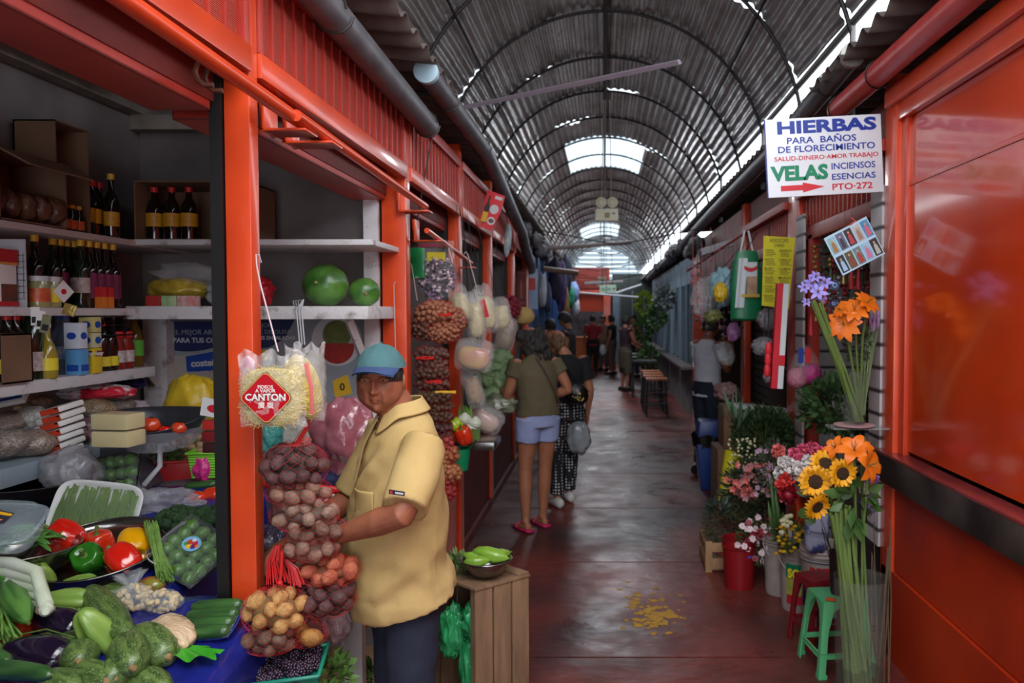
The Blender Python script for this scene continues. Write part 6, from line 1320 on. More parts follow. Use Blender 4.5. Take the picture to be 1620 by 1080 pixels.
b=MB(WHITEP);b.box((-.87,2.60,0),(-.80,2.64,.75));tag(b.build('wooden_plank'),'pale upright plank behind the berry tray','plank')
OLDW=mat('old_crate_wood',(136,104,78),.85,col2=(98,74,54),scale=5,stretch=(6,6,1),bump=.4,bscale=60)
b=MB(OLDW);b.box((-.78,2.68,0),(-.74,2.72,.65));tag(b.build('wooden_plank'),'thin brown upright plank between the pale plank and the man','plank')
crumple('plastic_bag','clear bag of pink radishes hanging beside the pale plank',px(532,985,2.5),(.045,.04,.06),mat('pink_clear_bag',(170,90,100),.2,col2=(196,190,190),scale=9,bump=.8),51,.2,.1)
b=MB(mat('teal_tray',(24,116,96),.35));b.cbox(px(562,960,2.75),(.10,.12,.07));tag(b.build('plastic_crate',bevel=.008),'dark teal plastic crate behind the knees of the man','crate')
b=MB(mat('red_tray',(186,36,30),.35));b.tube([px(548,1005,2.72),px(592,978,2.85)],.014,8);tag(b.build('tray_rim'),'short red plastic rim under the teal crate','tray')
leafy('lettuce','green leafy heads on the tiled floor behind the man','lettuce',px(600,1075,2.75),(.09,.07,.05),220,mat('lettuce_green',(92,124,56),.5,col2=(66,100,40),scale=14),.04,.014,seed=3)
leafy('lettuce','green leaves below the berry tray','lettuce',px(520,1068,2.3),(.06,.05,.05),160,mat('lettuce_green',(92,124,56),.5),.035,.012,seed=4)
# ================= upended crate with the bowl =================
ca=math.radians(42);cr,cl=Vector((math.cos(ca),math.sin(ca),0)),Vector((-math.sin(ca)*.95,math.cos(ca)*.75,0)).normalized();c0=px(752,944,2.9);c0.z=0;CW,CL,CHh=.245,.34,.645
t=T('wooden_crate','upended wooden slat crate carrying the steel bowl, beside the man','crate',c0)
def cbx(b,u0,u1,v0,v1,z0,z1):
    vs=[c0+cr*u+cl*v+Vector((0,0,z))for z in(z0,z1)for v in(v0,v1)for u in(u0,u1)];b.add(vs,[(0,2,3,1),(4,5,7,6),(0,1,5,4),(2,6,7,3),(0,4,6,2),(1,3,7,5)])
for k in range(3):
    for v0 in(0,CL-.012):
        b=MB(OLDW);w_=(CW-.016)/3;cbx(b,k*(w_+.008),k*(w_+.008)+w_,v0,v0+.010,0,CHh);b.build('slat',t,bevel=.002)
for k in range(2):
    b=MB(OLDW);cbx(b,CW-.012,CW-.002,.02+k*.17,.15+k*.17,0,CHh);b.build('slat',t,bevel=.002)
b=MB(OLDW);cbx(b,-.004,CW+.004,-.004,CL,CHh,CHh+.012);b.build('end_board',t,bevel=.003)
b=MB(OLDW);cbx(b,CW-.05,CW,.0,CL,CHh+.012,CHh+.022);b.build('edge_batten',t,bevel=.003)
b=MB(OLDW);cbx(b,0,CW,0,CL,.0,.012);b.build('end_board',t)
for v0 in(.012,CL-.03):
    for u0 in(.003,CW-.032):b=MB(OLDW);cbx(b,u0,u0+.02,v0,v0+.02,.012,CHh);b.build('corner_post',t)
GBAG=mat('bright_green_bag',(62,176,110),.22,col2=(40,140,84),scale=12,bump=1.0,bscale=18,alpha=.92)
for k,(u,v,z,r,sd)in enumerate(((.05,.20,.43,(.055,.05,.10),1),(.06,.07,.50,(.05,.045,.08),5),(.08,.12,.30,(.05,.05,.14),9))):
    crumple('plastic_bag',['rounded bright green bag hanging at the left inside the crate','crumpled bright green bag at the top inside the crate','long bright green bag trailing down inside the crate'][k],c0+cr*u+cl*v+Vector((0,0,z)),r,GBAG,sd,.28,.16)
cb=px(770,922,3.02);cb.z=CHh+.023
bowl('steel_bowl','small steel bowl of green caigua pods on the upended crate',cb,.093,.062,base=.5)
for k,(dx,dy,L,d,s_)in enumerate(((-.045,-.01,.10,(-.9,.3,.25),.7),(.015,-.01,.15,(.93,-.2,-.1),.95),(-.03,-.05,.10,(.95,.1,.05),.65),(.035,.03,.12,(.8,.5,.05),.7))):
    vegetable('caigua',['short pale green pod at the left of the bowl','largest pale green pod lying across the bowl','pale green pod low at the front of the bowl','pale green pod at the back right of the bowl'][k],'green pod',mat('pale_pod_green',(124,160,56),.3,col2=(104,142,44),scale=14,coat=.3),pr(PG,s_),L,None,0,d,pos=cb+Vector((dx,dy,.066+.012*(k==1))),lobes=5,amp=.14,stem=(M_STEM,.003,.008))
leafy('herb_bunch','bunch of asparagus-like green tops lying on the crate behind the bowl','herbs',px(722,898,3.1),(.05,.05,.055),420,mat('pale_asparagus',(122,144,92),.6,col2=(88,116,60),scale=24),.028,.006,seed=8,up=.6)
crumple('plastic_bag','flat green plastic wrap end on the crate behind the shirt hem',px(705,928,3.05),(.03,.03,.006),GBAG,12,.2,.1)
# ================= second stall bay: tall string of small nets =================
D4=4.35;S4=F/D4
b=MB();b.ms=[];SP=[]
small=[(690,497,34,20,(170,112,84),.0145),(672,516,26,22,(112,82,66),.0125),(702,525,26,17,(168,112,82),.0130),(722,506,16,18,(150,100,76),.013),
         (682,560,28,11,(96,74,66),.0155),(684,576,27,10,(104,78,68),.0155),(684,590,28,10,(88,70,56),.015),(684,607,28,10,(104,76,66),.0155),(686,628,30,10,(84,72,52),.0145),(688,642,30,10,(88,74,54),.0145),(692,658,28,10,(84,70,54),.0145),(690,675,26,10,(84,62,62),.016),(698,690,18,9,(80,66,54),.0145),
         (702,700,15,12,(176,74,70),.0165),(694,712,10,10,(196,120,70),.0165),(712,718,14,12,(180,110,70),.0165),(700,735,14,14,(190,140,84),.0155),(716,748,14,13,(186,128,84),.0155),(704,762,14,12,(170,66,66),.0155),(710,778,12,11,(160,56,56),.016)]
cr4=MB();cr4.ms=[]
for k,(x,y,rx,ry,col,r_)in enumerate(small):
    c=px(x,y,D4+rnd(-.02,.02));r=Vector((rx/S4-.008,rx/S4*.75-.008,ry/S4-.004));m=mat('small_potato_%d'%k,col,.7,col2=tuple(int(v*.75)for v in col),scale=60,bump=.3,bscale=120)
    t=T('potato_net',['top bulging net of pinkish potatoes under the candy bag','upper left net of tiny dark potatoes beside the orange post','upper right net of tiny pinkish potatoes','small pinkish net at the right of the string top'][k]if k<4 else 'small potato net number-less repeat','net bag',c-Vector((0,0,r.z)))
    t['label']={0:'bulging net of pinkish potatoes directly under the clear candy bag',1:'net of tiny dark potatoes at the upper left of the tall string',2:'net of tiny pinkish potatoes at the upper right of the tall string',3:'small pinkish net sticking out at the right of the tall string top',4:'flat net of dark potatoes just below the tiny potato nets',5:'dark net with a red tie, second flat net of the tall string',6:'flat net of knobbly dark potatoes, third flat net of the tall string',7:'flat reddish brown net above the yellow tie on the tall string',8:'knobbly dark net at the yellow tie on the tall string',9:'knobbly dark net just below the yellow tie',10:'knobbly dark net level with the collar of the man',11:'purple brown net behind the shoulder of the man',12:'small knobbly net beside the yellow and red peppers',13:'small net of pink red potatoes beside the red pepper',14:'small net of orange potatoes at the sleeve edge',15:'net of orange red potatoes beside the green bucket',16:'net of pale orange potatoes left of the green bucket',17:'net of pale orange potatoes below the green bucket',18:'net of dark pink potatoes, second lowest of the tall string',19:'lowest net of dark pink potatoes on the tall string'}[k]
    g=MB(NETR);netting(g,c,r+Vector((r_*.9,)*3),10,.0006);g.build('netting',t,flat=True)
    g=MB(m);n=0
    for p in shellpts(c,r,60,r_*1.6,k,.3):
        sd=n;g.ell(p,(r_,r_*.93,r_*1.12),rrot().to_matrix(),9,6,fn=lambda d:1+.1*noise.noise(d*3+Vector((sd,0,0))));n+=1
    g.ell(c,r*.85,seg=12,ring=8);q=g.build('potatoes',t,ang=180);q['kind']='stuff'
for(x,y,w_,c_)in((672,566,14,(206,40,36)),(686,604,12,(206,40,36)),(705,620,16,(220,180,60)),(654,632,8,(200,160,60)),(703,497,10,(206,40,36))):
    g=MB(mat('tie_%d_%d'%(c_[0],c_[1]),c_,.4));p=px(x,y,D4-.11)
    for q in range(7):g.tube([p+Vector((-w_/S4,0,rnd(-.005,.005))),p+Vector((0,-.004,rnd(-.01,.01))),p+Vector((w_/S4,0,rnd(-.012,.012)))],.0022,4)
    tag(g.build('net_tie'),{672:'red gathered tie on the second flat net',686:'red gathered tie on the reddish brown net',705:'yellow tie across the middle of the tall string',654:'yellow tie end beside the orange post',703:'small red tie among the pinkish potatoes'}[x],'net tie')
# ================= right side: signs =================
def fit(body,M,cx,cy,wd,ht,m,parent,bold=0,name='lettering',z=.001,shear=0):
    """lettering stretched to exactly wd x ht, centred on (cx, cy) of the plane M"""
    o=text(body,1.0,Matrix.Identity(4),m,None,name,ext=0,bold=bold,shear=shear);me=o.data
    co=np.empty(len(me.vertices)*3);me.vertices.foreach_get('co',co);co=co.reshape(-1,3)
    lo,hi=co.min(0),co.max(0);co[:,0]=(co[:,0]-(lo[0]+hi[0])/2)*wd/(hi[0]-lo[0])+cx;co[:,1]=(co[:,1]-(lo[1]+hi[1])/2)*ht/(hi[1]-lo[1])+cy;co[:,2]=z
    me.vertices.foreach_set('co',co.ravel());me.transform(M)
    if parent is not None:me.transform(wmat(parent).inverted());o.parent=parent
    return o
def quadframe(tl,tr,bl,d,d2=None):
    a,c,e=px(*tl,d),px(*tr,d2 or d),px(*bl,d);r,u=(c-a),(a-e);W,H=r.length,u.length
    return frame(e,r,u),W,H
SGW=mat('white_enamel_sign',(216,218,224),.3,col2=(196,200,208),scale=3,coat=.3);SB_=mat('sign_blue',(22,48,140),.4);SR_=mat('sign_red',(190,30,44),.4);SG_=mat('sign_green',(0,120,84),.4)
Mh,W,H=quadframe((1206,190),(1389,180),(1216,313),3.92)
t=T('hanging_sign','white herb shop sign with blue, red and green lettering hung above the flower stall','sign',Mh.translation)
b=MB(SGW);b.box((0,0,-.012),(W,H,0),Mh);b.build('board',t,bevel=.002);b=MB(SB_);b.box((-.004,0,-.014),(0,H,.001),Mh);b.build('board_edge',t)
def L_(s,fx,fy,fw,fh,m,bold=.02):fit(s,Mh,fx*W,(1-fy)*H,fw*W,fh*H,m,t,bold)
L_('HIERBAS',.53,.115,.86,.17,SB_,.045);L_('PARA  BAÑOS',.48,.275,.60,.105,SB_,.02);L_('DE FLORECIMIENTO',.52,.395,.84,.085,SB_,.02);L_('SALUD-DINERO·AMOR·TRABAJO',.515,.52,.90,.075,SR_,.02)
L_('VELAS',.275,.70,.50,.20,SG_,.05);L_('INCIENSOS',.745,.64,.38,.085,SB_,.02);L_('ESENCIAS',.745,.775,.38,.08,SB_,.02);L_('PTO·272',.73,.905,.35,.085,SR_,.025)
b=MB(SR_);b.prism([(.11*W,.075*H),(.30*W,.075*H),(.30*W,.045*H),(.49*W,.11*H),(.30*W,.175*H),(.30*W,.145*H),(.11*W,.145*H)],.0012,Mh);b.build('arrow',t,flat=True)
b=MB(mat('wire_tie',(70,66,66),.5));b.tube([Mh@Vector((.3*W,H,0)),px(1262,165,3.95),px(1290,140,4.0)],.002,5);b.build('wire',t)
# yellow horoscope poster
My,W,H=quadframe((1213,373),(1263,374),(1205,483),5.45);W*=1.0
t=T('paper_poster','yellow hand lettered horoscope poster hanging on the orange post','poster',My.translation)
b=MB(mat('yellow_paper',(216,204,30),.6,col2=(200,186,24),scale=4));b.prism([(0,0),(W*.86,-.02),(W,H*.98),(0,H)],.002,My);b.build('sheet',t,flat=True)
INK=mat('black_ink',(34,30,20),.6)
fit('HOROSCOPO',My,W*.5,H*.935,W*.58,H*.055,INK,t,.01,z=.003);fit('CHINO',My,W*.5,H*.865,W*.32,H*.05,INK,t,.01,z=.003)
for k,s_ in enumerate(('CERDO','RATA','BUEY','TIGRE','CONEJO','DRAGON')):fit(s_,My,W*(.20+.0*k),H*(.79-.13*k),W*.28,H*.035,INK,t,.01,z=.003)
for k,s_ in enumerate(('SERPIENTE','CABALLO','CABRA','MONO')):fit(s_,My,W*.70,H*(.79-.13*k),W*.38,H*.035,INK,t,.01,z=.003)
b=MB(INK)
for k in range(6):
    for q in range(3):
        y=H*(.755-.13*k-.022*q);b.box((W*.08,y,.002),(W*rnd(.3,.42),y+H*.007,.003),My)
        if k<4:b.box((W*.55,y,.002),(W*rnd(.78,.92),y+H*.007,.003),My)
b.build('written_lines',t,flat=True)
# sheet of holy cards
Mc,W,H=quadframe((1321,371),(1388,336),(1333,436),3.88)
t=T('card_sheet','tilted sheet of small devotional picture cards hanging beside the orange post','picture cards',Mc.translation)
b=MB(mat('pale_blue_sheet',(170,200,218),.35));b.box((0,0,0),(W,H,.003),Mc);b.build('sheet',t)
cols=[((150,190,200),(150,110,60)),((110,120,150),(60,50,60)),((60,40,40),(170,60,70)),((190,190,196),(150,120,100)),((90,150,190),(200,90,110)),((30,36,50),(150,180,210)),((100,96,70),(130,60,50)),((120,140,150),(160,60,44)),((150,190,220),(196,110,140)),((60,50,50),(170,170,160))]
for k in range(10):
    i,j=k%5,k//5;x0=W*(.03+.195*i);y0=H*(.53-.49*j);w_,h_=W*.17,H*.42
    b=MB(mat('card_bg_%d'%k,cols[k][0],.4,col2=tuple(max(0,v-40)for v in cols[k][0]),scale=30));b.box((x0,y0,.003),(x0+w_,y0+h_,.004),Mc)
    b.mat(mat('card_robe_%d'%k,cols[k][1],.4));cx=x0+w_/2;b.prism([(cx-w_*.3,y0+h_*.08),(cx+w_*.3,y0+h_*.08),(cx+w_*.2,y0+h_*.62),(cx,y0+h_*.72),(cx-w_*.2,y0+h_*.62)],.005,Mc)
    b.mat(mat('card_face',(190,150,120),.4));b.prism([(cx+w_*.13*math.cos(a),y0+h_*.78+w_*.15*math.sin(a))for a in[q*PI/6 for q in range(12)]],.006,Mc);b.build('picture_card',t,flat=True)
b=MB(mat('pink_clip',(190,80,90),.5));b.tube([Mc@Vector((W*.6,H,.004)),Mc@Vector((W*.75,H*1.02,.004)),Mc@Vector((W*.7,H*1.15,0))],.004,6);b.build('clip',t)
# long red and white gift box
a,c,e,g_=px(1242,449,4.9),px(1261,450,4.9),px(1220,614,4.9),px(1237,616,4.9);Mb=frame(e,c-a,a-e);W,H=(c-a).length*1.0,(a-e).length
t=T('gift_box','long tilted red and white striped box with a red band and bow','box',e)
b=MB(mat('box_red',(200,22,44),.35));b.box((0,0,-.05),(W*.52,H,0),Mb);b.build('red_half',t);b=MB(mat('box_white',(210,212,216),.4));b.box((W*.52,0,-.05),(W*.98,H,0),Mb);b.build('white_half',t)
b=MB(mat('box_red',(200,22,44),.35));b.box((-.002,H*.22,-.052),(W,H*.32,.003),Mb);b.build('band',t)
b=MB(mat('bow_red',(206,30,44),.5,bump=.5));
for q in(-1,0,1):b.ell(Mb@Vector((-.03,H*(.27+.1*q),.0)),(.022,.014,.045),seg=12,ring=8,fn=lambda d:1+.2*noise.noise(d*3))
b.build('bow',t,ang=180)
# ================= flower helpers =================
def petal_ring(b,c,n_dir,n,r0,r1,w,lift,curl=0,start=0,cup=0,ser=0):
    nd_=Vector(n_dir).normalized();a1=nd_.orthogonal().normalized();a2=nd_.cross(a1)
    for k in range(n):
        q=start+2*PI*k/n+(rnd(-.08,.08)if n>8 else 0);dr=a1*math.cos(q)+a2*math.sin(q);sd=nd_.cross(dr);R1=r1*rnd(.88,1.08)
        def f(u,v,dr=dr,sd=sd,R1=R1):
            t_=v;rr=r0+(R1-r0)*t_;ww=w*(math.sin(PI*min(1,.12+t_*.88))**.75)*(1 if t_<.97 else .3);x=(u-.5)*2
            h=lift*t_-curl*t_**3;return c+dr*rr+sd*x*ww+nd_*(h+cup*x*x+ser*math.sin(t_*12)*abs(x))
        b.grid(f,4,6)
    return b
SUNP=mat('sunflower_petal',(222,160,20),.5,col2=(206,134,10),scale=30,sss=.1);SUND=mat('sunflower_disc',(40,24,14),.9,col2=(70,42,18),scale=120,bump=1,bscale=260);LEAF=mat('flower_leaf',(70,100,48),.5,col2=(48,78,34),scale=14);STEMG=mat('thick_green_stem',(104,124,64),.5,col2=(78,100,46),scale=14,stretch=(1,1,.3));ORL=mat('orange_petal',(224,120,26),.42,col2=(206,92,14),scale=18,sss=.1)
def stem(b,pts,r,seg=8):b.tube(pts,r,seg);return b
vb=Vector((1.045,3.2,0))
def sunflower(x,y,d,r,nd_,lab,foot):
    c=px(x,y,d);t=T('sunflower',lab,'sunflower',c);n_=Vector(nd_).normalized()
    b=MB(SUNP);petal_ring(b,c,n_,20,r*.38,r,r*.13,r*.12,r*.1,cup=.0);petal_ring(b,c-n_*.003,n_,20,r*.38,r*.96,r*.13,r*.02,r*.18,start=.16);petal_ring(b,c+n_*.004,n_,14,r*.40,r*.78,r*.12,r*.30,start=.1);b.build('petals',t,ang=180)
    b=MB(SUND);b.ell(c,(r*.44,r*.44,r*.13),lookz(n_).to_3x3(),28,12);b.build('disc',t,ang=180)
    b=MB(LEAF);petal_ring(b,c-n_*.012,n_,9,.0,r*.7,r*.16,-.004,.01);b.build('sepals',t,ang=180)
    b=MB(STEMG);m_=c-n_*.05-Vector((0,0,.03));jn=px(1324+(x-1310)*.15,815,3.22);b.tube([c-n_*.005,c-n_*.03,m_.lerp(jn,.25),jn,foot],[.007,.007,.008,.0085,.0095],8);b.build('stem',t)
    b=MB(LEAF)
    for k in range(2):p=m_.lerp(Vector(foot),.02+.06*k);petal_ring(b,p,(rnd(-.5,.5),-1,.2),1,0,.07,.022,-.01,.02,start=rnd(3,6))
    b.build('leaf',t,ang=180);return t
sunflower(1290,762,3.22,.072,(-.12,-1,.12),'large sunflower facing the aisle, lowest but one on the left',vb+Vector((.0,-.02,.02)))
sunflower(1333,749,3.18,.064,(.08,-1,.0),'sunflower at the right of the bunch, below the orange lily',vb+Vector((.05,-.03,.02)))
sunflower(1306,733,3.26,.068,(.0,-.75,.7),'topmost sunflower, tilted upwards',vb+Vector((.02,.03,.02)))
sunflower(1293,802,3.2,.062,(.35,-.85,-.35),'lowest sunflower, drooping with its dark disc turned down',vb+Vector((-.03,0,.02)))
def lily(x,y,d,r,nd_,lab,foot=None,m=ORL,cat='lily',nm='lily',np_=6,wf=.26,lift=.5):
    c=px(x,y,d);n_=Vector(nd_).normalized();t=T(nm,lab,cat,c);b=MB(m);petal_ring(b,c,n_,np_//2,.004,r,r*wf,r*lift,r*lift*.9,cup=.0);petal_ring(b,c,n_,np_-np_//2,.004,r*.95,r*wf*1.1,r*lift*.9,r*lift,start=PI/(np_//2));b.build('petals',t,ang=180)
    b=MB(mat('stamen',(150,110,40),.6));
    for k in range(5):q=2*PI*k/5;a1=n_.orthogonal().normalized();a2=n_.cross(a1);b.tube([c,c+n_*r*.55+(a1*math.cos(q)+a2*math.sin(q))*r*.16],.0015,4)
    b.build('stamens',t)
    if foot is not None:b=MB(STEMG);b.tube([c,c.lerp(Vector(foot),.3)-n_*.02,foot],.006,8);b.build('stem',t)
    return t
for k,(x,y,d,r,nd_,lab)in enumerate([(1352,712,3.2,.085,(-.25,-.6,.75),'large orange lily at the top of the sunflower bunch'),(1374,735,3.16,.085,(.6,-.7,.1),'orange lily opening towards the right panel'),(1322,708,3.28,.06,(-.5,-.5,.6),'orange lily half hidden at the left behind the sunflowers'),(1362,705,3.3,.07,(.2,-.2,1),'upward facing orange lily at the back of the bunch')]):lily(x,y,d,r,nd_,lab,vb+Vector((.02*k,.02,.02)))
leafy('leaf_spray','large green lily leaves below the orange flowers','leaves',px(1352,790,3.2),(.06,.05,.075),34,LEAF,.09,.022,seed=11,up=-.6)
# tall clear vase holding the bunch
GLS=mat('clear_vase_glass',(120,126,120),.04,alpha=.12,spec=1.0);
t=T('glass_vase','tall clear vase on the floor holding thick sunflower stems','vase',vb);b=MB(GLS);b.lathe([(.0,.004),(.085,.004),(.092,.02),(.097,.3),(.105,.60),(.108,.602),(.108,.598),(.10,.3),(.09,.025),(0,.018)],vb,36);b.build('glass',t)
b=MB(mat('murky_vase_water',(60,64,36),.2,alpha=.3));b.lathe([(0,.02),(.088,.02),(.093,.22),(0,.221)],vb,30);b.build('water',t)
tb=T('stem_bundle','bundle of thick green sunflower stems standing in the tall clear vase','stems',vb+Vector((0,0,.02)))
for k in range(16):
    a=rnd(0,6.28);q=rnd(.2,1)*.06;f=vb+Vector((math.cos(a)*q,math.sin(a)*q,.02));top=px(1322+rnd(-10,22),800+rnd(-10,20),3.22+rnd(-.03,.03));b=MB(STEMG);m_=top.lerp(f,.5)+Vector((rnd(-.01,.015),0,0));b.tube([top,m_,f],[.008,.0095,.0105],8)
    for j in range(3):p=top.lerp(f,rnd(.1,.9));b.ell(p+Vector((0,-.009,0)),.004,None,6,4)
    b.build('stem',tb)
TWIG=mat('dry_brown_twig',(110,84,60),.8,col2=(84,62,46),scale=20)
for k in range(9):
    f=Vector((1.20,3.4,.02))+Vector((rnd(-.04,.04),rnd(-.04,.04),0));top=px(1395+rnd(-18,18),815+rnd(0,70),3.4);b=MB(TWIG);b.tube([f,f.lerp(top,.5)+Vector((rnd(-.02,.02),0,0)),top],[.004,.003,.002],5);tag(b.build('dry_twig'),'thin dry brown twig leaning against the orange panel','twig','dry twigs by the panel')
# purple statice behind
PUR=mat('purple_statice',(128,84,150),.6,col2=(96,56,124),scale=40)
def pom(name,lab,cat,c,r,m,n=60,ps=.02,group=None,flat=1.0,seed=0):
    """dense ruffled flower head made of folded petals"""
    rr=random.Random(seed+int(c.x*1000));t=MB(m)
    for k in range(n):
        d=Vector((rr.gauss(0,1),rr.gauss(0,1),rr.gauss(0,1))).normalized();p=c+Vector((d.x*r,d.y*r,d.z*r*flat))*rr.uniform(.45,.95);s=d.orthogonal().normalized();s=Matrix.Rotation(rr.uniform(0,6.28),3,d)@s;u=d.cross(s);L=ps*rr.uniform(.7,1.2)
        t.add([p-s*L*.5,p+d*L*.5-s*L*.45+u*L*.15,p+d*L*.62-u*L*.12,p+d*L*.5+s*L*.45+u*L*.15,p+s*L*.5],[(0,1,2),(0,2,4),(2,3,4)])
    t.ell(c,(r*.7,r*.7,r*.7*flat),seg=10,ring=7);return tag(t.build(name,ang=180),lab,cat,group)
for k,(x,y)in enumerate(((1370,768),(1378,785),(1374,802),(1366,790),(1380,760))):pom('statice_flower',['leftmost','middle','lower','inner','topmost'][k]+' purple statice head between the sunflowers and the orange panel','flower',px(x,y,3.45),.03,PUR,60,.014)
pom('white_flower','white flower head among the purple statice','flower',px(1368,772,3.38),.022,mat('white_petal',(214,208,206),.5),60,.014)
# carnations over the buckets
WHP=mat('white_petal',(214,208,206),.5);PKP=mat('pink_petal',(214,96,126),.5,col2=(200,70,104),scale=30);SALM=mat('salmon_petal',(214,120,110),.5,col2=(196,84,84),scale=30);REDP=mat('coral_red_petal',(206,64,54),.5,col2=(180,36,40),scale=30);CRIM=mat('crimson_petal',(140,16,34),.5,col2=(110,10,26),scale=30)
CARN=[(1243,733,3.85,.038,WHP,'white carnation at the left of the white cluster'),(1262,744,3.8,.04,WHP,'white carnation in the middle beside the sunflower'),(1280,733,3.9,.036,WHP,'white carnation behind the sunflower'),(1236,748,3.9,.028,WHP,'small white carnation at the outer left edge'),
        (1242,763,3.8,.042,REDP,'coral red carnation below the white ones'),(1247,783,3.78,.045,CRIM,'dark crimson carnation under the coral red one'),(1232,714,3.95,.030,SALM,'salmon pink carnation bud at the far left'),(1258,720,4.0,.034,PKP,'pink flower left of the pink cluster centre'),(1272,714,4.0,.036,PKP,'pink flower at the centre of the pink cluster'),(1285,710,4.05,.034,PKP,'pink flower nearest the orange lilies'),(1296,716,4.0,.028,PKP,'pink flower tucked behind the topmost sunflower'),(1266,727,3.95,.026,PKP,'low pink flower above the white carnations')]
for x,y,d,r,m,lab in CARN:pom('carnation',lab,'carnation',px(x,y,d),r,m,110,.024)
BT=mat('button_yellow',(214,164,20),.6,bump=.6,bscale=300);BW=mat('button_cream',(206,200,160),.6)
for k in range(34):
    p=px(1250+rnd(-22,24),850+rnd(-18,26),4.3+rnd(-.06,.06));b=MB(BT);b.ell(p,(.013,.013,.009),seg=10,ring=6);tag(b.build('button_flower',ang=180),'small round yellow button flower above the white buckets','flower','yellow button flowers')
for k in range(9):
    p=px(1243+rnd(-8,10),828+rnd(-14,14),4.25);b=MB(BW);b.ell(p,(.017,.015,.013),seg=10,ring=7);tag(b.build('button_flower',ang=180),'cream coloured bud among the yellow button flowers','flower','cream buds')
leafy('foliage','green leaves among the button flowers','foliage',px(1248,845,4.38),(.09,.08,.1),200,LEAF,.04,.009,seed=20,stems=12)
b=MB(LEAF)
for k,(x0,y0,x1,y1)in enumerate(((1228,835,1219,755),(1234,838,1226,770),(1222,835,1215,790))):
    a,c=px(x0,y0,4.3),px(x1,y1,4.35);b.tube([a,a.lerp(c,.5),c],[(.012,.002),(.014,.002),(.001,.001)],6,up=(0,-1,0))
tag(b.build('gladiolus_leaves',ang=180),'upright sword shaped green leaves left of the carnations','leaves')
# ================= buckets =================
def bucket(lab,c,r,h,m,ridges=3,handle=True,rim=None):
    t=T('bucket',lab,'bucket',c);pro=[(0,.0),(r*.84,0),(r*.85,.006),(r*.97,h*.80)]
    for k in range(ridges):z=h*(.82+.05*k);pro+=[(r*.98,z),(r*1.04,z+.004),(r*1.04,z+.010),(r*.98,z+.013)]
    pro+=[(r,h),(r*1.03,h),(r*.96,h-.004),(r*.82,.008),(0,.008)]
    b=MB(m);b.lathe(pro,c,36);b.build('pail',t,ang=50)
    if handle:b=MB(mat('handle_wire',(150,150,150),.4,metal=.6));b.tube([c+Vector((math.cos(a)*r*1.06,-.02-math.sin(a)*r*.5*1,h*.86-math.sin(a)*r*.9))for a in[k*PI/10 for k in range(11)]],.0025,6);b.build('handle',t)
    return t
BWH=mat('grimy_white_bucket',(176,170,166),.5,col2=(130,120,114),scale=6)
def wrap(b,c,r,a0,a1,z0,z1,m,n=14):
    b.mat(m);b.grid(lambda u,v:Vector(c)+Vector((math.cos(a0+(a1-a0)*u)*r,math.sin(a0+(a1-a0)*u)*r,z0+(z1-z0)*v)),n,1)
def wrapfit(body,c,r,a_mid,wd,z,ht,m,parent,bold=.03):
    o=fit(body,Matrix.Identity(4),0,0,wd,ht,m,None,bold,z=0);me=o.data;co=np.empty(len(me.vertices)*3);me.vertices.foreach_get('co',co);co=co.reshape(-1,3);a=a_mid+co[:,0]/r;out=np.stack([c[0]+np.cos(a)*(r+.0015),c[1]+np.sin(a)*(r+.0015),c[2]+z+co[:,1]],1);me.vertices.foreach_set('co',out.ravel());me.transform(wmat(parent).inverted());o.parent=parent
cW=Vector((1.07,4.72,0));bucket('grimy white plastic bucket with ridged top, left of the labelled one',cW,.115,.36,BWH)
cS=Vector((1.11,4.47,0));t=bucket('white bucket with a green label and yellow lettering',cS,.115,.36,BWH)
b=MB();b.ms=[];wrap(b,cS,.1145,-2.5,-.9,.20,.275,SG_);wrap(b,cS,.110,-2.5,-.9,.10,.20,mat('label_leaf_green',(110,150,50),.5,col2=(190,160,90),scale=30));wrap(b,cS,.105,-2.5,-.9,.05,.10,SR_);b.build('paper_label',t,flat=True)
wrapfit('SOL',cS,.1165,-1.95,.10,.225,.055,mat('label_yellow_letters',(230,210,40),.4),t,.05)
cV=Vector((1.17,4.22,0));t=bucket('white and navy bucket lettered in red, behind the green stool',cV,.115,.44,BWH,handle=False)
b=MB();b.ms=[];NV=mat('label_navy',(30,40,84),.5);wrap(b,cV,.117,-2.9,-.8,.36,.375,NV);wrap(b,cV,.1125,-2.9,-2.35,.12,.30,NV);b.build('paper_label',t,flat=True)
wrapfit('SUPER',cV,.118,-1.9,.12,.315,.05,SR_,t,.05);wrapfit('V',cV,.1165,-2.1,.045,.245,.055,NV,t,.06);wrapfit('Lat',cV,.1165,-1.75,.035,.235,.03,NV,t,.03)
b=MB(mat('paint_bag_grey',(140,146,170),.4,col2=(60,70,120),scale=7,contrast=(.5,.56),bump=.4));b.ell(px(1292,838,4.12),(.062,.03,.12),seg=28,ring=18,fn=lambda d:(1/max(.35,abs(d.x)**4+abs(d.z)**4+abs(d.y)**3)**.25)*(1+.1*noise.noise(d*4)));t2=T('paper_bag','grey blue printed bag lettered in black above the labelled bucket','bag',px(1292,838,4.12)-Vector((0,0,.1)));b.build('bag',t2,ang=180)
fit('Jhomer',frame(px(1293,843,4.07),(1,0,-.12)),0,0,.085,.022,INK,t2,.02)
cR=Vector((.83,4.82,0));t=bucket('dark red bucket with a blue sticker under the pink and white flowers',cR,.105,.30,mat('dark_red_bucket',(130,18,24),.4),ridges=1,handle=False);b=MB();b.ms=[];wrap(b,cR,.1,-1.2,-.8,.20,.26,mat('blue_sticker',(40,90,190),.4));b.build('sticker',t,flat=True)
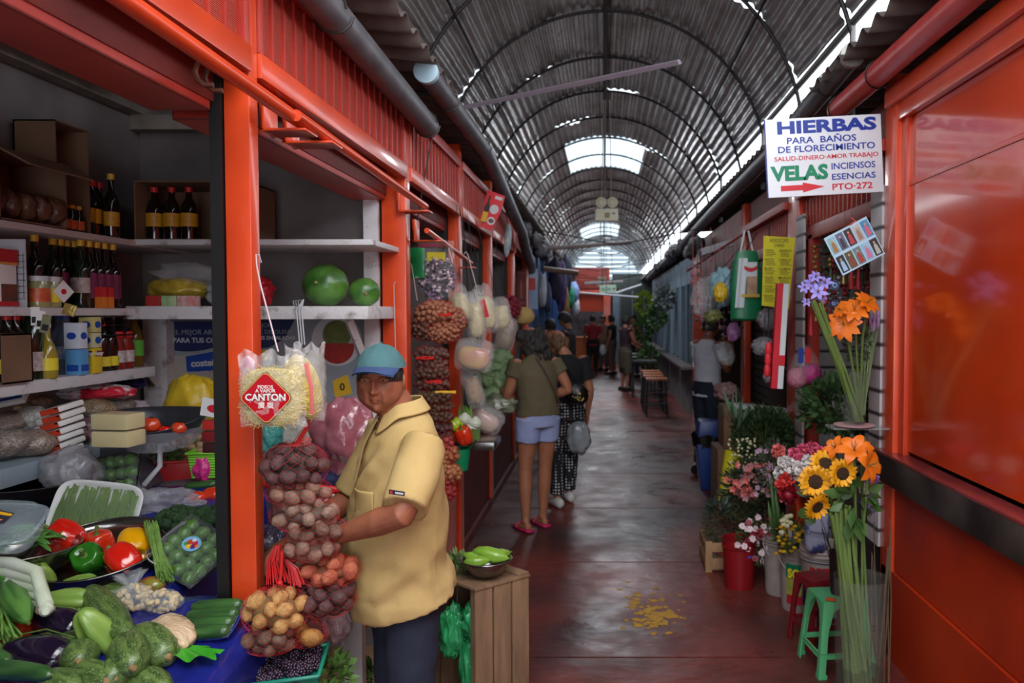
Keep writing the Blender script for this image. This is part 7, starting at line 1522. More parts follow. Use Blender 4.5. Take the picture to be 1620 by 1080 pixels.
# stools
def stool(name,lab,c,w_,h,m,rz,rough=None):
    t=T(name,lab,'stool',c);Rm=Matrix.Rotation(rz,4,'Z');Rm.translation=Vector(c);hw=w_/2;ft=hw*1.12
    b=MB(m);b.T=Rm;b.box((-hw*.82,-hw*.82,h-.018),(hw*.82,hw*.82,h));b.build('seat',t,bevel=.006)
    for sx,sy in((-1,-1),(1,-1),(1,1),(-1,1)):
        b=MB(m);b.T=Rm;L=.034
        def qd(z,k):o=hw*.82+(ft-hw*.82)*(1-z/h);s_=L*k;return[Vector((sx*o,sy*o,z)),Vector((sx*(o-s_),sy*o,z)),Vector((sx*(o-s_),sy*(o-.008),z)),Vector((sx*(o-.008),sy*(o-.008),z)),Vector((sx*(o-.008),sy*(o-s_),z)),Vector((sx*o,sy*(o-s_),z))]
        lv=[qd(0,1.2),qd(.02,1.2),qd(.021,.95),qd(h*.6,.95),qd(h*.85,1.5),qd(h-.002,3.2)];vs=[v for l in lv for v in l];fs=[(i*6+k,i*6+(k+1)%6,(i+1)*6+(k+1)%6,(i+1)*6+k)for i in range(5)for k in range(6)]+[tuple(range(6)),tuple(30+k for k in range(6))]
        b.add(vs,fs);b.build('leg',t,bevel=.002)
    b=MB(m);b.T=Rm;o=hw*.82+(ft-hw*.82)*.68
    for q in range(4):Mq=Matrix.Rotation(q*PI/2,4,'Z');b.box((-o,-o,h*.26),(o,-o+.008,h*.33),Mq)
    b.build('stretcher',t,bevel=.002);return t
stool('plastic_stool','mint green plastic stool beside the tall clear vase',(1.10,3.72,0),.25,.345,mat('mint_green_plastic',(98,190,130),.4,col2=(74,160,106),scale=5),.12)
stool('plastic_stool','dark red plastic stool behind the mint green one',(1.08,4.0,0),.19,.34,mat('dark_red_plastic',(120,26,34),.4),.3)
t=T('plant_pot','dark pot of dried stems standing on the mint green stool','pot',(1.12,3.72,.346));b=MB(mat('black_pot',(34,32,36),.45));b.lathe([(0,0),(.045,0),(.05,.02),(.055,.2),(.058,.2),(.05,.198),(.04,.01),(0,.01)],(1.12,3.72,.346),28);b.build('pot',t)
for k in range(26):
    f=Vector((1.12+rnd(-.03,.03),3.72+rnd(-.03,.03),.44));top=f+Vector((rnd(-.10,.08),rnd(-.06,.06),rnd(.2,.34)));b=MB(mat('dark_dry_stem',(58,48,40),.9));b.tube([f,f.lerp(top,.5)+Vector((rnd(-.01,.01),0,0)),top],[.003,.002,.001],4);b.build('stem',t)
b=MB(mat('orange_cloth',(206,90,36),.6));b.tube([(1.03,3.64,.35),(1.07,3.62,.35)],(.02),6,flat=.2);tag(b.build('orange_wrapper'),'orange scrap on the top of the mint green stool','scrap')
# crate of moss, pink and white flowers
CRW=mat('flower_crate_wood',(168,128,92),.8,col2=(124,92,66),scale=6,bump=.3)
c=px(1148,903,5.2);c.z=0;t=T('wooden_crate','low wooden crate filled with dark moss on the walkway','crate',c)
for z0,z1 in((.02,.09),(.13,.19)):
    b=MB(CRW);b.box(c+Vector((-.15,-.12,z0)),c+Vector((.15,-.11,z1)));b.build('slat',t,bevel=.002);b=MB(CRW);b.box(c+Vector((-.15,-.12,z0)),c+Vector((-.14,.18,z1)));b.build('slat',t,bevel=.002);b=MB(CRW);b.box(c+Vector((.14,-.12,z0)),c+Vector((.15,.18,z1)));b.build('slat',t,bevel=.002)
for sx,sy in((-.15,-.125),(.11,-.125),(-.15,.16),(.11,.16)):b=MB(CRW);b.box(c+Vector((sx,sy,0)),c+Vector((sx+.045,sy+.02,.2)));b.build('corner_post',t,bevel=.003)
b=MB(CRW);b.box(c+Vector((-.14,-.11,.01)),c+Vector((.14,.17,.02)));b.build('bottom_board',t)
MOSS=mat('dark_moss',(58,60,40),.9,col2=(84,80,50),scale=30);leafy('moss_clump','dark dry moss heaped in the low crate','moss',c+Vector((-.0,.03,.26)),(.16,.14,.13),1400,MOSS,.03,.004,seed=5,droop=.3)
leafy('succulent','dark grey green spiky rosette on top of the moss','plant',px(1135,808,5.2),(.06,.05,.05),60,mat('dark_succulent',(52,66,56),.5),.08,.012,seed=6,up=.8)
b=MB(mat('red_white_scraps',(150,60,60),.6));b.ell(c+Vector((.0,-.08,.11)),(.08,.03,.02),seg=14,ring=8);tag(b.build('scrap_bundle'),'red and white scraps showing between the crate slats','scraps')
DPK=mat('pale_pink_petal',(214,170,180),.5,col2=(206,196,196),scale=40)
for k in range(44):
    a=rnd(0,6.28);q=rnd(0,1)**.6;p=px(1200+math.cos(a)*q*38,852+math.sin(a)*q*38,4.75+rnd(-.08,.08));b=MB(DPK if k%4 else CRIM);petal_ring(b,p,(rnd(-.4,.4),-1,rnd(-.1,.8)),6,.002,.022,.009,.006,.004);tag(b.build('dianthus_flower',ang=180),('pale pink and white' if k%4 else 'dark crimson')+' dianthus flower over the dark red bucket','flower','dianthus flowers' if k%4 else 'crimson dianthus flowers')
leafy('foliage','dark foliage of the dianthus over the dark red bucket','foliage',px(1200,860,4.85),(.14,.1,.13),420,HERB,.04,.005,seed=7,stems=20)
leafy('flower_bush','large dark green bush of foliage in front of the cardboard box','foliage',px(1208,688,5.75),(.22,.18,.19),1500,mat('bush_green',(64,88,48),.6,col2=(40,62,32),scale=16),.055,.012,seed=8,stems=30)
for k in range(50):
    p=px(1172+rnd(-20,24),718+rnd(-26,24),5.5+rnd(-.05,.05));b=MB(BW);b.ell(p,.009,None,6,5);tag(b.build('daisy_bud',ang=180),'tiny cream blossom at the lower left of the big bush','blossom','tiny cream blossoms')
leafy('sword_leaves','upright grey green sword leaves at the left of the big bush','leaves',px(1163,668,5.6),(.05,.05,.07),30,mat('grey_green',(84,112,84),.5),.16,.010,seed=9,up=2)
leafy('flower_bush','loose bush of salmon pink gladioli behind the dianthus','foliage',px(1185,775,5.3),(.18,.14,.19),900,mat('dull_green',(58,70,44),.7,col2=(44,48,34),scale=16),.05,.009,seed=10,stems=26)
for k in range(46):
    p=px(1183+rnd(-34,34),762+rnd(-28,26),5.15+rnd(-.05,.1));b=MB(SALM if k%3 else mat('dusty_pink',(170,120,120),.6));petal_ring(b,p,(rnd(-.6,.6),-1,rnd(-.2,.9)),5,.002,.026,.010,.014,.0);tag(b.build('gladiolus_flower',ang=180),'salmon pink blossom in the loose bush behind the dianthus','flower','salmon blossoms')
leafy('foliage','dark ferny foliage between the bush and the carnations','foliage',px(1225,740,4.7),(.10,.1,.16),500,mat('fern_dark',(54,70,46),.7,col2=(80,74,70),scale=20),.04,.006,seed=12,stems=16)
for k in range(20):
    p=px(1208+rnd(-12,14),735+rnd(-26,60),4.7);b=MB(mat('lilac_petal',(170,140,160),.5));petal_ring(b,p,(rnd(-.6,.6),-1,.3),5,.002,.018,.007,.01);tag(b.build('lilac_flower',ang=180),'small dusty lilac blossom left of the white carnations','flower','dusty lilac blossoms')
t=T('paper_cone','yellow cone wrapper with an orange tip leaning by the blue bin','wrapper',px(1143,803,5.9));b=MB(mat('yellow_wrapper',(206,196,30),.35,bump=.3));b.tube([px(1143,795,5.9),px(1150,760,5.95),px(1162,716,6.0)],[.035,.05,.075],16);b.build('cone',t);b=MB(mat('orange_tip',(206,100,40),.5));b.tube([px(1142,806,5.9),px(1143,795,5.9)],[.036,.036],14);b.build('tip',t)
# blue bin with black liner
c=Vector((1.03,7.55,0));t=T('rubbish_bin','blue rubbish bin with a domed lid and black liner','bin',c)
BIN=mat('blue_bin_plastic',(24,58,128),.4,col2=(18,44,104),scale=4)
def bx4(b,c,w0,d0,w1,d1,z0,z1):vs=[c+Vector((sx*(w0 if z==z0 else w1)/2,sy*(d0 if z==z0 else d1)/2,z))for z in(z0,z1)for sx,sy in((-1,-1),(1,-1),(1,1),(-1,1))];b.add(vs,[(3,2,1,0),(4,5,6,7)]+[(k,(k+1)%4,4+(k+1)%4,4+k)for k in range(4)])
b=MB(BIN);bx4(b,c,.22,.2,.31,.28,0,.44);b.build('bin_body',t,bevel=.012);b=MB(BIN);bx4(b,c,.31,.28,.26,.24,.5,.66);b.build('lid',t,bevel=.03)
b=MB(mat('black_liner',(16,16,18),.3,bump=.8));b.grid(lambda u,v:c+Vector((math.cos(2*PI*u)*(.195+.012*math.sin(u*50)-.02*v),math.sin(2*PI*u)*(.175+.012*math.sin(u*44)),.52-.12*v+.015*math.sin(u*38))),80,4);b.build('liner',t,ang=180)
t=T('cardboard_box','large brown cardboard box on the counter beside the man in white','cardboard box',px(1158,700,6.6));p=px(1168,690,6.6);b=MB(CARD);b.box(p+Vector((-.14,-.12,-.08)),p+Vector((.16,.2,.26)));b.build('carton',t,bevel=.004)
b=MB(CARD);b.box(p+Vector((-.2,-.2,-.88)),p+Vector((.2,.22,-.08)));tag(b.build('display_stand',bevel=.01),'brown cardboard stand under the big box behind the flowers','stand')
# ================= upper vase on its pink plate =================
uv_=px(1351,672,3.9);t=T('glass_vase','flared clear vase on a pink plate holding irises and orange blooms','vase',uv_)
b=MB(GLS);b.lathe([(0,.003),(.05,.003),(.055,.02),(.052,.1),(.056,.2),(.068,.262),(.070,.262),(.066,.25),(.052,.2),(.048,.1),(.048,.02),(0,.015)],uv_,32);b.build('glass',t)
t=T('plate','round pinkish plate under the flared vase on the glass ledge','plate',uv_-Vector((0,0,.012)));b=MB(mat('pink_plate',(190,150,150),.4));b.lathe([(0,-.006),(.09,-.006),(.098,.0),(.098,.003),(0,.001)],uv_,36);b.build('dish',t)
b=MB(mat('ledge_glass',(170,176,176),.05,alpha=.35,spec=1));b.box(uv_+Vector((-.12,-.06,-.016)),uv_+Vector((.20,.08,-.008)));tag(b.build('glass_ledge'),'thin glass ledge fixed to the orange post under the flared vase','shelf')
tb=T('stem_bundle','long bundle of green iris stems rising left out of the flared vase','stems',uv_+Vector((0,0,.02)))
for k in range(16):
    f=uv_+Vector((.02+rnd(-.02,.02),rnd(-.03,.03),.02));top=px(1290+rnd(-8,12),478+rnd(-6,10),3.82+rnd(-.03,.03));b=MB(STEMG);b.tube([f,f.lerp(top,.45)+Vector((.006,0,0)),top],[.006,.0065,.005],7);b.build('stem',tb)
IRS=mat('iris_petal',(120,110,196),.5,col2=(160,150,220),scale=30)
for k,(x,y,r)in enumerate(((1294,462,.05),(1283,448,.045),(1306,448,.045),(1272,455,.035),(1290,438,.04),(1300,470,.035),(1276,478,.03))):
    lily(x,y,3.82+.02*(k%3),r,(rnd(-.6,.4),-.8,rnd(0,.8)),['lowest middle','upper left','upper right','outermost left','topmost','drooping lower right','small lower left'][k]+' blue violet iris of the leaning bunch',None,IRS,'iris','iris',6,.2,.3)
for k,(x,y,r,nd_)in enumerate(((1335,512,.092,(-.5,-.8,.1)),(1352,490,.085,(-.2,-.7,.7)),(1372,478,.078,(.4,-.6,.6)),(1330,490,.05,(-.7,-.4,.5)))):
    lily(x,y,3.8,r,nd_,['large orange bloom nearest the aisle above the flared vase','orange bloom facing upwards above the flared vase','orange bloom beside the orange post','half hidden orange bloom behind the larger ones'][k],uv_+Vector((.03,0,.05)),ORL,'flower','orange_bloom',10,.22,.25)
leafy('foliage','dark seed heads and leaves below the orange blooms','foliage',px(1358,545,3.95),(.07,.05,.08),160,mat('seedhead_dark',(62,50,50),.8,col2=(70,90,56),scale=30),.035,.007,seed=14)
b=MB(STEMG)
for k in range(14):f=uv_+Vector((.03+rnd(-.02,.02),rnd(-.02,.02),.05));top=px(1378+rnd(-14,12),520+rnd(-14,30),3.95);b.tube([f,f.lerp(top,.5),top],.0028,5)
tag(b.build('stem_bunch'),'thin bright stems rising right out of the flared vase','stems')
for k in range(8):
    p=px(1382+rnd(-8,8),508+rnd(-14,14),3.9);b=MB(mat('lavender',(160,120,170),.6));b.ell(p,(.008,.008,.028),seg=8,ring=6);tag(b.build('lavender_spike',ang=180),'lavender coloured flower spike beside the orange post','flower','lavender spikes')
leafy('potted_bush','broad leafy bush behind the flared vase, inside the herb stall','foliage',px(1332,640,4.7),(.24,.2,.17),900,mat('inner_bush',(70,100,54),.6,col2=(44,70,36),scale=14),.06,.016,seed=15,stems=30)
b=MB(mat('dark_cabinet',(64,62,66),.6));b.box((1.5,4.35,0),(1.98,5.2,.62));tag(b.build('cabinet',bevel=.01),'dark grey cabinet under the leafy bush in the herb stall','cabinet')
# net bags with pink tassels
for k,(x,y,c_)in enumerate(((1262,598,(196,120,140)),(1283,592,(196,44,130)))):
    p=px(x,y,4.75);t=T('scrubber_pack',['paler pink pack of net scrubbers with a blue strap','bright magenta pack of net scrubbers with a red strap'][k],'net scrubbers',p);b=MB(mat('scrubber_%d'%k,c_,.5,col2=tuple(int(v*.7)for v in c_),scale=30,bump=1,bscale=60));b.ell(p,(.06,.05,.06),seg=28,ring=18,fn=lambda d:1+.25*abs(noise.noise(d*4)));b.build('nets',t,ang=180)
    top=px([1272,1276][k],545,4.75);b=MB(FILM);b.tube([p,p.lerp(top,.6),top],[.075,.05,.012],20);b.build('bag',t,ang=180);b=MB([SB_,SR_][k]);b.tube([px([1268,1277][k],575,4.7),px([1270,1276][k],548,4.72)],(.011,.006),6,up=(0,-1,0))if False else b.cbox(px([1267,1278][k],562,4.7),(.03,.01,.09));b.build('strap',t)
# ================= charms hanging in the herb stall =================
CH_=[mat('charm_red',(150,20,30),.5),mat('charm_gold',(150,120,60),.35,metal=.5),mat('charm_green',(60,80,60),.6),mat('charm_silver',(130,130,136),.3,metal=.6),mat('charm_dark',(40,34,36),.6)]
for k in range(26):
    x=1290+(k%13)*7.5+rnd(-2,2);y0=385+(k//13)*60+rnd(-8,8);d=4.6+.35*(k%3);t=T('charm_string','hanging string of small beads and tassels inside the herb stall','charm',px(x,y0+60,d),'strings of charms in the herb stall');b=MB(BLK);b.tube([px(x,y0-8,d),px(x,y0+60,d)],.001,4);b.build('cord',t)
    b=MB(R.choice(CH_));
    for j in range(6):b.ell(px(x+rnd(-3,3),y0+8*j,d),rnd(.008,.018),None,8,6)
    b.build('beads',t);b=MB(R.choice(CH_));b.tube([px(x,y0+45,d),px(x,y0+66,d)],[.005,.014],8);b.build('tassel',t)
b=MB(mat('rod_dark',(50,40,40),.5));b.box((1.44,4.45,2.02),(2.3,4.5,2.04));b.box((1.44,5.0,2.02),(2.3,5.05,2.04));tag(b.build('hanging_rail'),'dark rails carrying the charm strings in the herb stall','rail')
for(x,y,r)in((1320,451,.026),(1318,480,.018),(1296,452,.012)):
    t=T('evil_eye_charm',{1320:'large blue glass eye charm',1318:'smaller blue glass eye charm below the large one',1296:'tiny blue glass eye charm among the irises'}[x],'charm',px(x,y,4.2));M_=frame(px(x,y,4.2));cc=lambda q:[(q*math.cos(a),q*math.sin(a))for a in[k*PI/12 for k in range(24)]]
    b=MB(mat('eye_navy',(20,40,90),.15));b.prism(cc(r),.008,M_);b.mat(mat('eye_pale',(190,210,220),.3));b.prism(cc(r*.5),.0095,M_);b.mat(mat('eye_sky',(40,110,180),.3));b.prism(cc(r*.34),.0105,M_);b.mat(BLK);b.prism(cc(r*.15),.0115,M_);b.build('eye',t,flat=True);b=MB(BLK);b.tube([px(x,y,4.2),px(x,y-60,4.2)],.001,4);b.build('cord',t)
for(x,y)in((1283,520),(1306,470),(1347,447),(1358,448)):b=MB(CH_[0]);b.tube([px(x,y-22,4.3),px(x,y+10,4.3)],[.006,.018],10);b.tube([px(x,y-20,4.3),px(x,y-20,4.3)+Vector((0,.15,.35))],.001,4);tag(b.build('red_tassel'),{1283:'red tassel hanging beside the gift box',1306:'red tassel behind the irises',1347:'left red tassel above the orange blooms',1358:'right red tassel above the orange blooms'}[x],'tassel')
# ================= hanging bags of the second right stall =================
t=T('hanging_rod','sloping rod carrying the plastic bags in front of the second right stall','rod',px(1140,400,7.2));b=MB(RED);b.tube([px(1088,428,7.9),px(1183,365,6.6)],.012,8);b.build('rod',t)
GW=mat('green_white_bag',(14,110,70),.35,bump=.5,bscale=12);WG=mat('white_bag',(196,204,210),.35,bump=.5,bscale=14)
p=px(1181,450,6.2);t=T('shopping_bag','green and white printed shopping bag hanging from the rod','shopping bag',p)
def flatbag(c,w_,h_,th,seed=0):return lambda u,v:c+Vector((math.sin(2*PI*u)*w_*(1-.35*v**3)*(1+.06*noise.noise(Vector((u*6,v*4,seed)))),math.cos(2*PI*u)*th*(1-.6*v),-h_+2*h_*v+.02*noise.noise(Vector((u*5,v*3,seed+4)))))
b=MB(GW);b.grid(flatbag(p,.125,.26,.05),40,18);b.ell(p-Vector((0,0,.255)),(.12,.05,.03),seg=20,ring=8);b.build('bag',t,ang=180)
b=MB(WG);b.grid(lambda u,v:p+Vector((-.10+.07*u+.03*v,-.062-.004*math.sin(u*9),-.18+.38*v)),8,10);b.grid(lambda u,v:p+Vector((-.03+.10*u,-.064,.05+.12*v)),6,6);b.mat(mat('bag_portrait',(150,110,86),.5,col2=(190,160,130),scale=20));b.grid(lambda u,v:p+Vector((-.01+.08*u,-.066,-.08+.14*v)),6,6);b.mat(mat('bag_gold',(190,160,60),.5));b.grid(lambda u,v:p+Vector((-.05+.14*u,-.067,-.10+.025*v)),6,2);b.mat(SR_);b.grid(lambda u,v:p+Vector((-.03+.1*u,-.068,.115+.03*v-.02*math.sin(u*3.1))),8,2);b.build('printed_front',t,ang=180)
b=MB(WG);
for q in(-1,1):b.tube([p+Vector((q*.05,0,.24)),px(1181+q*3,365,6.25)],.008,6)
b.build('handle',t)
for k,(x,y,d,r,m,sd,lab)in enumerate([(1118,470,6.6,(.12,.08,.16),BAGM,61,'large clear cellophane bag hanging at the left end of the rod'),(1142,455,6.5,(.09,.07,.15),mat('pale_blue_bag',(150,190,206),.25,alpha=.8,bump=1),62,'pale blue plastic bag beside the green shopping bag'),(1140,462,6.2,(.05,.04,.07),mat('yellow_note',(206,170,40),.4),63,'yellow packet in front of the pale blue bag'),(1160,525,6.6,(.05,.05,.07),mat('purple_pack',(140,50,130),.35,col2=(190,150,190),scale=24),64,'purple striped packet below the green shopping bag'),(1217,505,5.9,(.085,.06,.07),BAGD,65,'milky bag tied below the yellow poster'),(1208,548,5.8,(.075,.05,.06),BAGD,66,'knotted milky bag hanging lower beside the gift box'),(1215,596,5.8,(.035,.03,.04),BAGD,67,'tiny milky bag above the bush'),(1148,560,6.9,(.07,.06,.09),BAGM,68,'clear bag of trinkets in front of the man in white'),(1150,620,7.0,(.10,.08,.08),mat('pinkish_goods',(150,116,112),.5,col2=(110,80,80),scale=20,bump=1),69,'heap of pinkish wrapped goods behind the man in white'),(1128,500,6.3,(.07,.05,.05),mat('foil_olive',(120,120,70),.25,col2=(70,74,40),scale=14,bump=1),70,'olive foil wrapped packet in the clear cellophane bag')]):
    o=crumple('hanging_bag',lab,px(x,y,d),r,m,sd,.3,.14);q=px(x,y,d);cordup(o,q+Vector((0,0,r[2]*.5)),(max(q.x,1.2),q.y,2.30)if sd!=69 else q)
for k in range(12):
    x=1096+k*7;y=440+(k%4)*12;d=7.0;t=T('trinket_string','thin hanging string of silver and pink trinkets under the sloping rod','trinkets',px(x,y+40,d),'trinket strings');b=MB(CH_[3]if k%2 else mat('pink_trinket',(170,110,120),.4));b.tube([px(x,y-34,d)*1+Vector((0,0,.25)),px(x,y+56,d)],.003,4)

    for j in range(8):b.ell(px(x+rnd(-2,2),y-30+j*12,d),rnd(.01,.02),None,7,5)
    b.build('beads',t)
b=MB(mat('faded_carton',(150,150,160),.5));b.cbox(px(1132,392,7.3),(.3,.2,.06),Euler((0,-.3,0)).to_matrix());tag(b.build('carton_pack'),'pale carton lying on top of the sloping rod','carton')
for(y,z0)in((6.3,1.2),(6.3,.8)):pass
b=MB(DRED);b.box((1.5,6.15,.5),(1.95,6.9,.52));b.box((1.5,6.15,1.2),(1.95,6.9,1.22));b.mat(mat('shelf_goods',(110,70,66),.6,col2=(60,44,44),scale=12));b.box((1.55,6.2,.52),(1.9,6.8,.74));tag(b.build('goods_shelf'),'dim shelf of goods in the second right stall','shelf')
t=T('flower_wrap','pale wrapping paper pile behind the big bush','paper',px(1200,640,6.3));b=MB(mat('pale_paper',(186,184,190),.6));b.cbox(px(1200,645,6.3),(.45,.2,.03),Euler((0,.1,0)).to_matrix());b.build('paper',t,bevel=.004)
# ================= people along the aisle =================
OLIVE=mat('olive_tshirt',(92,82,60),.85,col2=(78,70,50),scale=7);LDEN=stripes('light_blue_shorts',(150,160,196),(118,130,172),60,.8,'X',.1,.5);BLKC=mat('black_cloth',(18,18,22),.85)
def curly(root,hc,WR,hs,m=None,low=-.19,w_=.115,n=110,sd=3):
    m=m or HAIR;g=MB(m);hairball(g,hc,WR,hs,vol=.02,front=.38,sd=sd,thick=.014)
    rr=random.Random(sd)
    for k in range(n):
        a=rr.uniform(.75,2*PI-.75);q=rr.uniform(.7,1);z=rr.uniform(low,.06);p=hc+WR@(Vector((math.sin(a)*w_*q,math.cos(a)*w_*q*.95-.01,z))*hs);g.ell(p,(.024*hs,.024*hs,.042*hs),None,10,8,fn=lambda d:1+.25*noise.noise(d*5+p*30))
    g.build('hair',root,remesh=.006,smooth=1,ang=180)
lp=dict(chest=(0,.03,1.24),shtop=(0,.05,1.38),neck=(0,.07,1.42),head=(-.01,.13,1.53),sl=(-.165,.05,1.355),el=(-.22,.10,1.10),wl=(-.17,.34,1.13),sr=(.165,.04,1.355),er=(.27,-.02,1.13),wr=(.13,.14,1.05),hl=(-.085,0,.9),hr=(.085,0,.9),al=(-.10,.03,.075),ar=(.09,.10,.075),kr=(.09,.06,.49),kl=(-.095,.05,.49))
wo,Pw,Jw,sw,_,hw_=figure('person','woman in an olive T-shirt and light blue shorts leaning towards the left stall',(-.50,6.08,0),math.radians(32),1.62,vox=.007,skin=SKIN2,top=OLIVE,top_hem=.93,sleeve=.42,bottom=LDEN,leg_end=.38,pose=lp,hairfn=curly,shoe=(mat('magenta_sandal',(176,26,84),.5),'sandal'),head_yaw=math.radians(45),head_pitch=math.radians(-22),fat=1.06,fb=.98)
b=MB(mat('brown_strap',(70,44,34),.6));b.tube([Pw@(Vector(p)*sw)for p in((-.05,-.055,1.41),(.0,-.115,1.30),(.09,-.135,1.12),(.15,-.09,1.0))],[(.008,.003)]*4,6,up=(0,-1,0));b.build('bag_strap',wo)
b=MB(mat('sunglasses_dark',(20,20,22),.2));b.tube([hw_+Vector((.02*math.cos(a),-.075,.05+.01*math.sin(a)))for a in[k*.4 for k in range(8)]],.003,5);b.build('hair_clip',wo)
def dotmat():
    m=bpy.data.materials.new('polka_dot_trousers');m.use_nodes=True;N=m.node_tree.nodes;L=m.node_tree.links;b=N['Principled BSDF'];tc=N.new('ShaderNodeTexCoord');v=N.new('ShaderNodeTexVoronoi');v.inputs['Scale'].default_value=38;v.inputs['Randomness'].default_value=.1
    L.new(tc.outputs['Object'],v.inputs[0]);r=N.new('ShaderNodeValToRGB');r.color_ramp.elements[0].position=.26;r.color_ramp.elements[1].position=.32;r.color_ramp.elements[0].color=(.62,.6,.62,1);r.color_ramp.elements[1].color=(.008,.008,.012,1);L.new(v.outputs['Distance'],r.inputs[0]);L.new(r.outputs[0],b.inputs['Base Color']);b.inputs['Roughness'].default_value=.85;return m
def shorthair(m):
    def f(root,hc,WR,hs):curly(root,hc,WR,hs,m,-.06,.095,34,9)
    return f
wb,Pb,Jb,sb,_,hb_=figure('person','woman in a black top, polka dot trousers and black handbag, seen from behind',(-.33,6.85,0),math.radians(25),1.56,vox=.008,skin=SKIN2,top=BLKC,top_hem=.86,sleeve=.7,bottom=dotmat(),pose=dict(head=(-.06,.07,1.55),sl=(-.17,0,1.36),er=(.24,-.02,1.10),wr=(.25,.05,.86),al=(-.09,-.02,.08),ar=(.10,.16,.08),kr=(.10,.12,.48)),hairfn=shorthair(HAIRB),shoe=(mat('white_shoe',(190,186,184),.6),'shoe'),head_yaw=math.radians(40),fat=1.1)
t=T('handbag','black handbag with brass studs on the shoulder of the woman in black','handbag',px(912,618,6.62));p=px(911,622,6.62);b=MB(mat('black_leather',(16,16,18),.3,bump=.4));b.ell(p,(.125,.06,.09),Matrix.Rotation(.5,3,'Y'),24,16,fn=lambda d:1+.12*noise.noise(d*3)-.1*abs(d.x));b.build('bag',t,ang=180)
b=MB(mat('black_leather',(16,16,18),.3));b.tube([p+Vector((-.09,0,.06)),px(893,580,6.65),px(884,562,6.75)],.008,6);b.tube([p+Vector((.04,0,.06)),px(897,580,6.65),px(886,562,6.78)],.008,6);b.build('strap',t)
b=MB(mat('brass_stud',(170,140,70),.3,metal=.8))
for k in range(12):b.ell(p+Vector((rnd(-.06,.08),-.062,rnd(-.06,.03))),.007,None,6,5)
b.build('studs',t)
crumple('carrier_bag','grey translucent carrier bag hanging from the hand of the woman in black',px(916,692,6.75),(.10,.07,.14),mat('grey_carrier',(120,126,134),.25,col2=(150,150,154),scale=6,alpha=.85,bump=.8,bscale=10),77,.15,.05,'carrier bag')
TEEB=mat('charcoal_tshirt',(46,44,48),.85)
up_=dict(el=(-.20,.10,1.13),wl=(-.10,.30,1.28),er=(.20,.10,1.13),wr=(.10,.30,1.28),dl=(.2,.5,.7),dr=(-.2,.5,.7),head=(0,.06,1.575))
figure('person','young man in a charcoal T-shirt holding something to his mouth, beyond the two women',(-.53,12.0,0),math.radians(75),1.70,vox=.012,skin=SKIN2,top=TEEB,top_hem=.88,sleeve=.6,bottom=DENIM,pose=up_,hair=HAIR,shoe=(BLKC,'shoe'),head_pitch=-.35,seg_head=(40,30))
figure('person','person in a pale blue patterned shirt beside the young man in charcoal',(-.82,12.6,0),math.radians(60),1.58,vox=.014,skin=SKIN2,top=mat('pale_blue_shirt',(140,156,190),.8,col2=(90,104,140),scale=30),sleeve=.8,bottom=DENIM,hair=HAIR,shoe=(BLKC,'shoe'),seg_head=(36,28))
figure('person','woman in a red top and dark leggings walking at the far end',(-.30,22.0,0),0.05,1.62,vox=.016,skin=SKIN2,top=mat('dark_red_top',(128,24,36),.8),top_hem=.80,sleeve=.8,bottom=BLKC,hair=HAIR,shoe=(BLKC,'shoe'),seg_head=(36,28),pose=dict(al=(-.12,-.08,.085),ar=(.08,.10,.085)))
crumple('carrier_bag','white bag held by the woman in the red top',Vector((-.02,21.9,.66)),(.09,.06,.13),WG,80,.2,.05,'carrier bag')
figure('person','person in a brownish top standing by the orange counter at the far end',(.0,23.0,0),2.6,1.60,vox=.018,skin=SKIN2,top=mat('dusty_brown_top',(130,96,84),.8),sleeve=.8,bottom=mat('grey_trousers',(90,84,86),.8),hair=HAIR,shoe=(BLKC,'shoe'),seg_head=(36,28))
figure('person','woman in a black top and brown trousers, left of the woman in olive shorts',(.23,21.5,0),1.2,1.62,vox=.016,skin=SKIN2,top=BLKC,top_hem=.9,sleeve=.4,bottom=mat('brown_trousers',(84,60,50),.8),hair=HAIR,shoe=(BLKC,'shoe'),seg_head=(36,28))
figure('person','woman in a dark sleeveless top and olive shorts standing mid aisle',(.46,17.0,0),math.radians(-60),1.62,vox=.013,skin=SKIN2,top=mat('dark_maroon_top',(46,24,32),.8),top_hem=.9,sleeve=.12,bottom=mat('olive_brown_shorts',(74,66,54),.8),leg_end=.75,skirt=True,hair=HAIR,shoe=(BLKC,'shoe'),seg_head=(40,30),pose=dict(el=(-.2,.12,1.1),wl=(-.1,.34,1.02),er=(.2,.12,1.1),wr=(.1,.34,1.02)))
figure('person','person in a pink top partly hidden behind the woman in olive shorts',(.80,20.5,0),2.2,1.62,vox=.018,skin=SKIN2,top=mat('pink_top',(196,90,100),.8),sleeve=.8,bottom=DENIM,hair=HAIR,shoe=(BLKC,'shoe'),seg_head=(36,28))
GREYT=mat('pale_grey_tshirt',(206,208,220),.85,col2=(186,188,202),scale=5)
figure('person','man in a pale grey T-shirt eating in front of the right hand stalls',(1.06,8.15,0),math.radians(-58),1.66,vox=.008,skin=SKIN,top=GREYT,top_hem=.84,sleeve=.6,bottom=DENIM,pose=dict(el=(-.22,.06,1.14),wl=(-.10,.24,1.34),er=(.22,.08,1.12),wr=(.08,.26,1.36),dl=(.5,.2,.8),dr=(-.5,.2,.8),head=(0,.055,1.58)),hair=HAIR,shoe=(BLKC,'shoe'),head_pitch=-.25,fat=1.05)
